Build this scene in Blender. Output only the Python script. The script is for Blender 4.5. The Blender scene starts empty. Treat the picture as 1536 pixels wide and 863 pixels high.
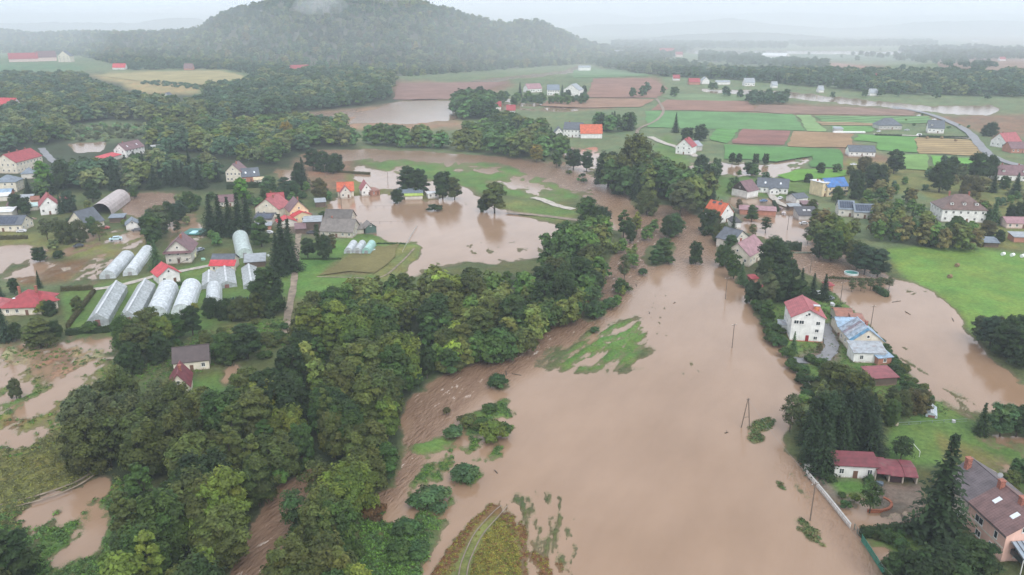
import bpy, bmesh, math, random
import numpy as np
from mathutils import Vector, Matrix
random.seed(7); RNG = np.random.default_rng(11)
SC = bpy.context.scene; COL = SC.collection
# ------------------------------------------------------------------ camera
FPX, PITCH, CAMH = 1195.0, math.radians(18.9), 100.0
cam_d = bpy.data.cameras.new("camera"); cam = bpy.data.objects.new("camera", cam_d); COL.objects.link(cam)
cam.location = (0, 0, CAMH); cam.rotation_euler = (math.pi/2-PITCH, 0, 0)
cam_d.sensor_width = 36; cam_d.lens = FPX/1536*36; cam_d.clip_end = 40000; cam_d.clip_start = .5
SC.camera = cam
# ------------------------------------------------------------------ overcast sky, soft sun, exposure
W = bpy.data.worlds.new("World"); SC.world = W; W.use_nodes = True
nt = W.node_tree; nt.nodes.clear()
wo = nt.nodes.new("ShaderNodeOutputWorld"); bg = nt.nodes.new("ShaderNodeBackground")
sky = nt.nodes.new("ShaderNodeTexSky"); sky.sky_type = 'NISHITA'; sky.sun_disc = False
SUN_EL, SUN_ROT = math.radians(46), math.radians(160)
sky.sun_elevation = SUN_EL; sky.sun_rotation = SUN_ROT
tc = nt.nodes.new("ShaderNodeTexCoord"); mp = nt.nodes.new("ShaderNodeMapping"); mp.inputs['Scale'].default_value = (1.5, 1.5, 5)
nz = nt.nodes.new("ShaderNodeTexNoise"); nz.inputs['Scale'].default_value = 2.2; nz.inputs['Detail'].default_value = 4
cr = nt.nodes.new("ShaderNodeValToRGB")
cr.color_ramp.elements[0].color = (9.2, 9.8, 10.9, 1); cr.color_ramp.elements[0].position = .3
cr.color_ramp.elements[1].color = (10.6, 11.0, 11.8, 1); cr.color_ramp.elements[1].position = .75
mx = nt.nodes.new("ShaderNodeMixRGB"); mx.inputs[0].default_value = .9
nt.links.new(tc.outputs['Generated'], mp.inputs[0]); nt.links.new(mp.outputs[0], nz.inputs['Vector'])
nt.links.new(nz.outputs['Fac'], cr.inputs[0]); nt.links.new(sky.outputs[0], mx.inputs[1]); nt.links.new(cr.outputs[0], mx.inputs[2])
nt.links.new(mx.outputs[0], bg.inputs[0]); bg.inputs[1].default_value = 0.082
nt.links.new(bg.outputs[0], wo.inputs[0])
sd = bpy.data.lights.new("sun", 'SUN'); sd.energy = 1.5; sd.angle = math.radians(40); sd.color = (1, .97, .92)
sun = bpy.data.objects.new("sun", sd); COL.objects.link(sun)
sun.rotation_euler = (math.pi/2-SUN_EL, 0, math.radians(20)); sun.location = (0, 0, 300)
SC.view_settings.view_transform = 'Standard'; SC.view_settings.look = 'None'
SC.view_settings.exposure = 0.67; SC.view_settings.gamma = 1.0
try:
    SC.cycles.max_bounces = 8; SC.cycles.diffuse_bounces = 2; SC.cycles.glossy_bounces = 2
    SC.cycles.transmission_bounces = 2; SC.cycles.volume_bounces = 6; SC.cycles.transparent_max_bounces = 6
    SC.cycles.caustics_reflective = False; SC.cycles.caustics_refractive = False
    SC.cycles.use_adaptive_sampling = True
except Exception: pass
# ------------------------------------------------------------------ photo pixel -> point of the place
CP, SP = math.cos(PITCH), math.sin(PITCH)
def P(px, py, z=0.0):
    a = (px-768)/FPX; b = -(py-431.5)/FPX
    dx, dy, dz = a, CP+b*SP, -SP+b*CP
    t = (z-CAMH)/dz
    return Vector((dx*t, dy*t, z))
def uv_to_xy(U, V):
    a = (U-768)/FPX; b = -(V-431.5)/FPX
    dy = CP+b*SP; dz = -SP+b*CP; t = -CAMH/dz
    return a*t, dy*t
def to_px(x, y, z=0.0):
    zz = z-CAMH; d = y*CP-zz*SP; u = y*SP+zz*CP
    return 768+FPX*x/d, 431.5-FPX*u/d
# ------------------------------------------------------------------ tags and objects
def tag(o, label=None, cat=None, group=None, kind=None):
    if label: o['label'] = label
    if cat: o['category'] = cat
    if group: o['group'] = group
    if kind: o['kind'] = kind
    return o
def link(name, me, parent=None):
    o = bpy.data.objects.new(name, me); COL.objects.link(o)
    if parent: o.parent = parent
    return o
def empty(name, loc, rz=0.0, label=None, cat=None, group=None):
    o = bpy.data.objects.new(name, None); COL.objects.link(o); o.empty_display_size = 1
    o.location = loc; o.rotation_euler = (0, 0, rz); tag(o, label, cat, group); return o
def mesh_np(name, V, F, mat=None, attrs=None, smooth=False):
    V = np.asarray(V, np.float32); F = np.asarray(F, np.int32); k = F.shape[1]
    me = bpy.data.meshes.new(name)
    me.vertices.add(len(V)); me.vertices.foreach_set('co', V.ravel())
    me.loops.add(F.size); me.loops.foreach_set('vertex_index', F.ravel())
    me.polygons.add(len(F)); me.polygons.foreach_set('loop_start', np.arange(0, F.size, k, dtype=np.int32))
    try: me.polygons.foreach_set('loop_total', np.full(len(F), k, np.int32))
    except Exception: pass
    me.update(calc_edges=True)
    if attrs:
        for an, (typ, arr) in attrs.items():
            at = me.attributes.new(an, typ, 'POINT')
            at.data.foreach_set('color' if typ == 'FLOAT_COLOR' else 'value', np.asarray(arr, np.float32).ravel())
    if smooth: me.polygons.foreach_set('use_smooth', np.ones(len(F), bool))
    if mat: me.materials.append(mat)
    return me
class MB:
    def __init__(s): s.v = []; s.f = []
    def quad(s, a, b, c, d): n = len(s.v); s.v += [a, b, c, d]; s.f.append((n, n+1, n+2, n+3)); return s
    def poly(s, pts): n = len(s.v); s.v += list(pts); s.f.append(tuple(range(n, n+len(pts)))); return s
    def box(s, x0, x1, y0, y1, z0, z1):
        n = len(s.v)
        s.v += [(x0,y0,z0),(x1,y0,z0),(x1,y1,z0),(x0,y1,z0),(x0,y0,z1),(x1,y0,z1),(x1,y1,z1),(x0,y1,z1)]
        s.f += [tuple(n+i for i in q) for q in ((0,3,2,1),(4,5,6,7),(0,1,5,4),(1,2,6,5),(2,3,7,6),(3,0,4,7))]; return s
    def slab(s, a, b, c, d, t):            # four corners (ccw from above) and thickness downwards
        n = len(s.v); s.v += [tuple(p) for p in (a, b, c, d)]+[(p[0], p[1], p[2]-t) for p in (a, b, c, d)]
        s.f += [tuple(n+i for i in q) for q in ((0,1,2,3),(7,6,5,4),(0,4,5,1),(1,5,6,2),(2,6,7,3),(3,7,4,0))]; return s
    def bar(s, a, b, r, n=6, r2=None):
        a = Vector(a); b = Vector(b); d = (b-a).normalized(); u = d.orthogonal().normalized(); w = d.cross(u); k = len(s.v)
        r2 = r if r2 is None else r2
        for i in range(n):
            q = 2*math.pi*i/n; o = u*math.cos(q)+w*math.sin(q); s.v += [tuple(a+o*r), tuple(b+o*r2)]
        for i in range(n):
            j = (i+1) % n; s.f.append((k+2*i, k+2*j, k+2*j+1, k+2*i+1))
        s.f.append(tuple(k+2*i+1 for i in range(n))); s.f.append(tuple(k+2*i for i in reversed(range(n)))); return s
    def mesh(s, name, mat=None):
        me = bpy.data.meshes.new(name); me.from_pydata([tuple(p) for p in s.v], [], s.f); me.update()
        if mat: me.materials.append(mat)
        return me
    def build(s, name, mat=None, parent=None): return link(name, s.mesh(name, mat), parent)
# ------------------------------------------------------------------ value noise (numpy)
_T = np.random.default_rng(3).random((256, 256))
def vnoise(x, y):
    xi = np.floor(x).astype(int); yi = np.floor(y).astype(int); fx = x-xi; fy = y-yi
    fx = fx*fx*(3-2*fx); fy = fy*fy*(3-2*fy); g = lambda i, j: _T[i & 255, j & 255]
    return (g(xi,yi)*(1-fx)+g(xi+1,yi)*fx)*(1-fy)+(g(xi,yi+1)*(1-fx)+g(xi+1,yi+1)*fx)*fy
def fbm(x, y, s, o=4, rot=.6):
    r = 0; a = .5; t = 0; c, q = math.cos(rot), math.sin(rot)
    x, y = (x*c-y*q)/s, (x*q+y*c)/s
    for i in range(o):
        r = r+a*vnoise(x+17.3*i, y+9.1*i); t += a; a *= .55; x, y = x*2.03, y*2.03
    return r/t*2-1
# ------------------------------------------------------------------ materials
def new_mat(name):
    m = bpy.data.materials.new(name); m.use_nodes = True; n = m.node_tree; n.nodes.clear()
    o = n.nodes.new("ShaderNodeOutputMaterial"); b = n.nodes.new("ShaderNodeBsdfPrincipled"); n.links.new(b.outputs[0], o.inputs[0])
    return m, n, b
def N(n, t, **k):
    q = n.nodes.new(t)
    for a, v in k.items():
        if a in q.inputs.keys() if hasattr(q.inputs, 'keys') else False: q.inputs[a].default_value = v
        else: setattr(q, a, v)
    return q
def mixc(n, fac, a, b, mode='MIX'):
    q = n.nodes.new("ShaderNodeMixRGB"); q.blend_type = mode
    for i, s in enumerate((fac, a, b)):
        if hasattr(s, 'links') or hasattr(s, 'is_linked'): n.links.new(s, q.inputs[i])
        elif i == 0: q.inputs[0].default_value = s
        else: q.inputs[i].default_value = (*s, 1) if len(s) == 3 else s
    return q.outputs[0]
def noise(n, scale, detail=4, vec=None, rough=.55):
    q = n.nodes.new("ShaderNodeTexNoise"); q.inputs['Scale'].default_value = scale; q.inputs['Detail'].default_value = detail
    q.inputs['Roughness'].default_value = rough
    if vec is not None: n.links.new(vec, q.inputs['Vector'])
    return q.outputs['Fac']
def ramp(n, fac, p0, p1, c0=(0,0,0), c1=(1,1,1)):
    q = n.nodes.new("ShaderNodeValToRGB"); n.links.new(fac, q.inputs[0])
    q.color_ramp.elements[0].position = p0; q.color_ramp.elements[1].position = p1
    q.color_ramp.elements[0].color = (*c0, 1); q.color_ramp.elements[1].color = (*c1, 1); return q.outputs[0]
def objvec(n, scale=(1,1,1)):
    t = n.nodes.new("ShaderNodeTexCoord"); m = n.nodes.new("ShaderNodeMapping"); m.inputs['Scale'].default_value = scale
    n.links.new(t.outputs['Object'], m.inputs[0]); return m.outputs[0]
def math_(n, op, a, b=None):
    q = n.nodes.new("ShaderNodeMath"); q.operation = op
    for i, s in enumerate((a, b)):
        if s is None: continue
        if isinstance(s, (int, float)): q.inputs[i].default_value = s
        else: n.links.new(s, q.inputs[i])
    return q.outputs[0]
def bump(n, b, h, strength, dist=.1):
    q = n.nodes.new("ShaderNodeBump"); q.inputs['Strength'].default_value = strength; q.inputs['Distance'].default_value = dist
    n.links.new(h, q.inputs['Height']); n.links.new(q.outputs[0], b.inputs['Normal'])
_mc = {}
def plain(col, rough=.7, var=.15, scale=1.2, metal=0.0, kind='plain'):
    key = (tuple(col), rough, var, scale, metal, kind)
    if key in _mc: return _mc[key]
    m, n, b = new_mat(kind)
    v = objvec(n); f = noise(n, scale, 5, v); c0 = tuple(c*(1-var*1.6) for c in col); c1 = tuple(min(1, c*(1+var)) for c in col)
    c = ramp(n, f, .32, .68, c0, c1)
    if kind == 'roof':                    # courses of tiles and weather streaks
        w = n.nodes.new("ShaderNodeTexWave"); w.inputs['Scale'].default_value = 1.1; w.inputs['Distortion'].default_value = .6; w.bands_direction = 'Z'
        n.links.new(v, w.inputs['Vector'])
        c = mixc(n, .22, c, ramp(n, w.outputs['Fac'], .1, .9, (.45,.45,.45), (1,1,1)), 'MULTIPLY')
        s = noise(n, 3.5, 3, objvec(n, (2.4, 2.4, .3))); c = mixc(n, .5, c, ramp(n, s, .35, .7, (.62,.62,.6), (1.1,1.1,1.1)), 'MULTIPLY')
    if kind == 'metal_roof':
        w = n.nodes.new("ShaderNodeTexWave"); w.inputs['Scale'].default_value = 1.6; w.bands_direction = 'X'; n.links.new(v, w.inputs['Vector'])
        c = mixc(n, .3, c, ramp(n, w.outputs['Fac'], .0, .3, (.5,.5,.5), (1,1,1)), 'MULTIPLY')
        s = noise(n, .8, 5, v); c = mixc(n, ramp(n, s, .52, .7, (0,0,0), (.6,.6,.6)), c, (.16,.10,.08))
    if kind == 'wall':
        s = noise(n, 1.4, 4, objvec(n, (1.5, 1.5, .25))); c = mixc(n, .35, c, ramp(n, s, .3, .7, (.7,.69,.66), (1.05,1.05,1.05)), 'MULTIPLY')
        z_ = n.nodes.new("ShaderNodeSeparateXYZ"); n.links.new(v, z_.inputs[0]); hz_ = math_(n, 'ADD', z_.outputs['Z'], math_(n, 'MULTIPLY', s, 1.2))
        c = mixc(n, ramp(n, math_(n, 'MULTIPLY', hz_, .5), .45, .62, (.55,.55,.55), (0,0,0)), c, (.25,.17,.11))      # mud line left by the flood
    if kind == 'film':                    # greenhouse film: creases and algae
        s = noise(n, 1.3, 6, objvec(n, (1.4, .35, 1))); c = mixc(n, .7, c, ramp(n, s, .35, .72, (.52,.56,.54), (1.05,1.05,1.08)), 'MULTIPLY')
        bump(n, b, s, .5, .15)
    if kind in ('roof', 'wood'): bump(n, b, f, .3, .05)
    n.links.new(c, b.inputs['Base Color']); b.inputs['Roughness'].default_value = rough; b.inputs['Metallic'].default_value = metal
    m.name = kind; _mc[key] = m; return m
def foliage_mat(name, far=False):
    m, n, b = new_mat(name)
    at = n.nodes.new("ShaderNodeAttribute")
    if far: at.attribute_type = 'INSTANCER'; at.attribute_name = 'tint'; base = at.outputs['Color']
    else: oi = n.nodes.new("ShaderNodeObjectInfo"); base = oi.outputs['Color']
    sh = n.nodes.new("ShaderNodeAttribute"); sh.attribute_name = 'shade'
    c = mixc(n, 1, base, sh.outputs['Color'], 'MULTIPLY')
    g = n.nodes.new("ShaderNodeNewGeometry")
    f = noise(n, .35, 3, g.outputs['Position']); c = mixc(n, .5, c, ramp(n, f, .3, .7, (.7,.75,.8), (1.25,1.2,1.05)), 'MULTIPLY')
    n.links.new(c, b.inputs['Base Color']); b.inputs['Roughness'].default_value = .6
    b.inputs['Specular IOR Level'].default_value = .25
    tr = n.nodes.new("ShaderNodeBsdfTranslucent"); n.links.new(c, tr.inputs[0]); ms = n.nodes.new("ShaderNodeMixShader"); ms.inputs[0].default_value = .2
    o = [q for q in n.nodes if q.type == 'OUTPUT_MATERIAL'][0]
    n.links.new(b.outputs[0], ms.inputs[1]); n.links.new(tr.outputs[0], ms.inputs[2]); n.links.new(ms.outputs[0], o.inputs[0])
    return m
M_LEAF = foliage_mat('foliage'); M_LEAF_FAR = foliage_mat('far_foliage', True)
M_BARK = plain((.075,.06,.045), .9, .3, 3, kind='bark')
HAZE = 0.0002
# ------------------------------------------------------------------ ground sheet and flood water
U = np.linspace(-360, 1896, 1004); V = np.concatenate([np.arange(40, 400, 1.5), np.arange(400, 1060, 2.2)])
UU, VV = np.meshgrid(U, V); GX, GY = uv_to_xy(UU, VV)
def inpoly(X, Y, poly):
    r = np.zeros(X.shape, bool); n = len(poly)
    for i in range(n):
        x0, y0 = poly[i]; x1, y1 = poly[(i+1) % n]
        if y0 == y1: continue
        c = ((Y < y0) != (Y < y1)) & (X < (x1-x0)*(Y-y0)/(y1-y0)+x0); r ^= c
    return r
JX = fbm(GX, GY, 14, 4)*1.0; JY = fbm(GX+500, GY+300, 14, 4)*1.0
def mask(poly, wob=3.0):
    s = np.clip(1.0, .3, 1.0)
    return inpoly(UU+JX*wob*2.2, VV+JY*wob, poly).astype(np.float32)
def blur(a, r):
    if r < 1: return a
    for ax in (0, 1):
        p = np.pad(a, [(r+1, r) if i == ax else (0, 0) for i in (0, 1)], mode='edge'); c = np.cumsum(p, axis=ax)
        n = a.shape[ax]; k = 2*r+1
        a = (np.take(c, range(k, k+n), ax)-np.take(c, range(0, n), ax))/k
    return a
WATER = [  # flooded areas, outlines read off the photograph
 [(630,863),(600,1080),(1500,1080),(1345,863),(1305,825),(1262,770),(1225,722),(1203,700),(1182,680),(1176,655),(1195,625),(1216,592),(1208,560),(1178,525),(1152,500),(1133,470),(1126,440),(1102,412),(1080,390),(1073,365),(1062,345),(1048,325),(1020,312),(985,308),(955,318),(938,345),(925,378),(905,405),(884,425),(862,462),(842,482),(800,500),(742,530),(690,552),(645,575),(612,600),(598,640),(606,690),(590,728),(560,748),(530,775),(585,790),(640,812)],
 [(300,1080),(345,863),(368,805),(405,745),(430,720),(470,700),(540,735),(560,745),(545,765),(470,745),(440,775),(428,830),(430,863),(430,1080)],
 [(1185,380),(1260,378),(1300,385),(1320,400),(1340,420),(1368,425),(1405,447),(1440,475),(1453,505),(1500,550),(1536,580),(1800,680),(1800,760),(1536,628),(1480,616),(1455,622),(1400,598),(1360,562),(1330,520),(1300,485),(1270,455),(1250,440),(1243,428),(1215,412),(1192,402)],
 [(1108,345),(1112,328),(1160,322),(1215,330),(1230,345),(1226,368),(1190,378),(1150,360),(1130,352)],
 [(1180,372),(1240,372),(1250,382),(1180,388)],
 [(1028,248),(1060,243),(1120,247),(1180,252),(1197,257),(1172,266),(1130,265),(1085,262),(1035,259)],
 [(1140,250),(1175,243),(1207,236),(1212,240),(1203,248),(1180,251)],
 [(470,335),(485,312),(500,298),(560,290),(600,293),(640,303),(680,290),(700,283),(720,286),(715,298),(760,317),(830,337),(870,345),(905,350),(880,365),(820,362),(812,388),(745,394),(700,392),(640,405),(600,425),(612,402),(636,383),(630,366),(575,362),(565,350),(520,345),(500,330)],
 [(440,236),(475,225),(560,224),(640,228),(760,236),(850,248),(880,262),(930,283),(950,300),(930,312),(880,304),(855,290),(825,275),(795,262),(740,252),(640,243),(535,240),(480,245)],
 [(530,246),(560,252),(600,258),(680,262),(700,270),(720,278),(700,286),(640,290),(600,287),(560,281),(533,273)],
 [(715,280),(790,284),(840,292),(835,300),(790,296),(730,287)],
 [(890,312),(930,308),(1000,310),(1000,330),(940,345),(910,345),(895,330)],
 [(515,187),(548,170),(592,152),(640,150),(690,152),(700,178),(620,186),(560,184)],
 [(335,190),(400,180),(480,170),(560,164),(600,160),(590,166),(520,176),(440,186),(380,192)],
 [(672,126),(740,118),(840,108),(870,98),(882,98),(868,108),(800,116),(762,120),(735,127),(700,130)],
 [(715,158),(760,148),(790,155),(775,163),(735,165)],
 [(790,158),(830,155),(870,165),(820,168)],
 [(1040,133),(1120,136),(1180,138),(1290,150),(1400,160),(1490,158),(1500,165),(1480,174),(1400,169),(1280,157),(1180,147),(1060,139)],
 [(1065,60),(1180,60),(1182,64),(1065,66)],[(1030,75),(1370,78),(1365,83),(1030,80)],[(1270,47),(1345,51),(1350,56),(1280,54)],
 [(850,225),(895,222),(905,245),(885,260),(850,250)],
 [(-200,370),(0,370),(40,368),(78,374),(62,391),(35,395),(20,402),(0,410),(-200,430)],
 [(190,290),(265,290),(272,302),(245,320),(205,328),(180,315)],
 [(245,333),(290,322),(305,345),(280,372),(262,362),(252,345)],
 [(100,216),(160,212),(155,228),(115,230)],
 [(410,255),(450,255),(455,272),(420,272)],
 [(168,350),(205,348),(200,362),(172,364)],
 [(15,780),(60,745),(130,720),(166,713),(166,738),(120,765),(152,775),(150,822),(92,852),(50,832),(62,800)],
 [(-200,655),(0,655),(28,652),(20,672),(-200,690)],
 [(-200,515),(0,515),(30,512),(60,518),(25,540),(0,540)],
 [(1258,742),(1290,742),(1320,768),(1372,772),(1368,792),(1300,800),(1272,800),(1262,770)],
 [(1300,826),(1335,820),(1345,840),(1315,848)],
 [(1440,663),(1490,655),(1536,655),(1700,660),(1700,672),(1536,668),(1490,668)],
 [(340,545),(362,548),(352,575),(330,580)],
 [(428,485),(433,485),(432,505),(425,505)],
 [(1090,298),(1195,302),(1200,312),(1190,325),(1150,322),(1100,310)],
]
ISLAND = [
 [(838,556),(850,536),(878,506),(925,486),(966,483),(967,520),(950,546),(905,556)],
 [(640,1080),(642,863),(668,828),(700,788),(735,757),(763,752),(786,790),(800,828),(806,863),(830,1080)],
 [(690,645),(700,625),(722,612),(758,600),(772,622),(765,655),(735,666),(705,656)],
 [(615,668),(650,657),(702,662),(704,678),(655,684),(622,680)],
 [(607,735),(628,712),(668,692),(705,684),(728,696),(718,718),(690,740),(655,768),(618,762)],
 [(538,775),(575,756),(580,775),(560,785)],[(575,795),(610,768),(645,775),(690,782),(648,795),(640,806),(590,806)],
 [(565,812),(640,800),(665,795),(655,812),(640,840),(620,863),(610,1080),(540,1080),(555,863)],
 [(1118,640),(1165,627),(1158,640),(1140,648),(1125,645)],[(1122,655),(1148,655),(1140,668),(1125,662)],
 [(965,398),(970,372),(1000,362),(1015,368),(1010,385),(990,400)],
 [(868,480),(875,455),(905,450),(908,475),(890,485)],[(918,440),(930,415),(948,420),(945,440)],
 [(1036,392),(1050,392),(1048,386),(1038,386)],
 [(640,312),(665,305),(690,303),(672,316),(648,318)],
 [(545,241),(640,243),(740,250),(790,262),(798,270),(700,268),(610,254),(555,248)],
 [(700,276),(760,268),(800,266),(848,283),(872,295),(835,301),(780,294),(720,286)],
 [(1215,378),(1250,374),(1240,384)],
 [(735,573),(765,573),(762,584),(738,584)],
 [(1215,756),(1190,728),(1178,700),(1184,700),(1198,728),(1222,758)],
]
PATCH = [  # (outline, share of land 0..1, size of the clumps in m)
 ([(795,560),(830,515),(880,490),(935,478),(985,478),(1000,500),(965,560),(880,562)], .66, 2.4, 56),
 ([(785,863),(770,790),(735,745),(790,735),(862,735),(868,863),(880,1080),(800,1080)], .47, 1.2, 88),
 ([(625,700),(690,660),(790,590),(790,640),(760,690),(700,740),(640,800),(600,800)], .36, 3),
 ([(0,520),(50,500),(180,503),(188,530),(160,562),(130,600),(95,665),(0,690),(-200,700),(-200,520)], .50, 3.2),
 ([(20,790),(150,745),(165,760),(150,835),(80,860)], .46, 3),
 ([(88,430),(130,388),(165,383),(190,386),(152,425),(112,434)], .36, 2),
 ([(70,372),(120,346),(225,358),(228,378),(165,382),(110,390)], .55, 5),
 ([(0,395),(80,385),(120,410),(60,430),(0,420)], .62, 5),
 ([(660,385),(700,360),(790,360),(830,362),(815,385),(740,392)], .28, 4),
 ([(640,300),(720,296),(700,318),(650,325)], .22, 6),
 ([(850,275),(900,280),(900,296),(860,292)], .35, 7),
 ([(540,236),(640,240),(760,246),(800,262),(880,294),(840,304),(720,290),(560,256)], .72, 14),
 ([(1095,252),(1140,248),(1214,232),(1216,248),(1180,256),(1110,256)], .42, 5),
 ([(1330,520),(1400,590),(1460,628),(1500,640),(1470,600),(1400,545),(1350,500)], .38, 2, -78),
 ([(1290,440),(1340,418),(1380,430),(1420,480),(1460,520),(1440,520),(1380,455),(1330,440)], .22, 3, -60),
 ([(1425,668),(1460,655),(1700,655),(1700,725),(1536,722),(1480,718),(1440,690)], .52, 6),
 ([(1230,740),(1370,760),(1380,800),(1290,810),(1255,770)], .36, 4),
 ([(1020,545),(1050,540),(1052,575),(1030,575)], .40, 1.5),
 ([(960,455),(1000,420),(1020,470),(990,520),(975,520)], .14, 1.5),
 ([(905,420),(960,395),(975,420),(935,445)], .22, 2),
 ([(1140,668),(1165,715),(1230,800),(1252,840),(1240,842),(1190,790),(1150,715),(1130,680)], .36, 2.2, 100),
 ([(1090,298),(1200,300),(1200,328),(1120,320)], .45, 4),
 ([(245,325),(300,322),(305,372),(255,372)], .5, 4),
 ([(380,182),(590,158),(600,166),(420,196)], .35, 14),
 ([(700,150),(880,150),(880,170),(700,170)], .6, 12),
 ([(150,340),(225,345),(225,368),(150,368)], .5, 5),
 ([(840,218),(905,222),(900,262),(845,255)], .45, 8),
]
land = np.ones(UU.shape, np.float32)
for p in WATER: land = np.minimum(land, 1-mask(p, 2.0))
for p in ISLAND: land = np.maximum(land, mask(p, 2.2))
s = np.where(VV < 235, blur(land, 1), blur(land, 3))*2-1
H = s*.45+.03+(fbm(GX+40, GY, 4.5, 4)*.42+fbm(GX, GY+9, 1.6, 2)*.12)*np.where(VV > 235, 1-.55*np.clip(s, 0, 1), .15)*(s > -.97)
n1 = fbm(GX, GY, 1, 1)
for p, share, size, *an in PATCH:
    m = blur(mask(p, 3), 6)
    if an: ca, sa = math.cos(math.radians(an[0])), math.sin(math.radians(an[0])); f = fbm((GX*ca+GY*sa)*.28, (GY*ca-GX*sa)*1.2, size, 5, 0)
    else: f = fbm(GX*1.0, GY*.55, size, 5, .5)
    H = H*(1-m)+m*np.clip((f*1.7+(share-.5)*1.5)*.5+H*.06, -.5, .5)
fine = fbm(GX, GY, .9, 3); fine = fine*(1+3.2*np.exp(-(H/.2)**2))+.9*fbm(GX+7, GY+3, 2.2, 3)*np.exp(-(H/.25)**2)
near = np.clip(1-np.hypot(GX, GY)/420, 0, 1)
H = H+fine*.10*near+fbm(GX, GY, 3.2, 3)*.13+fbm(GX, GY, 60, 3)*.05
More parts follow.
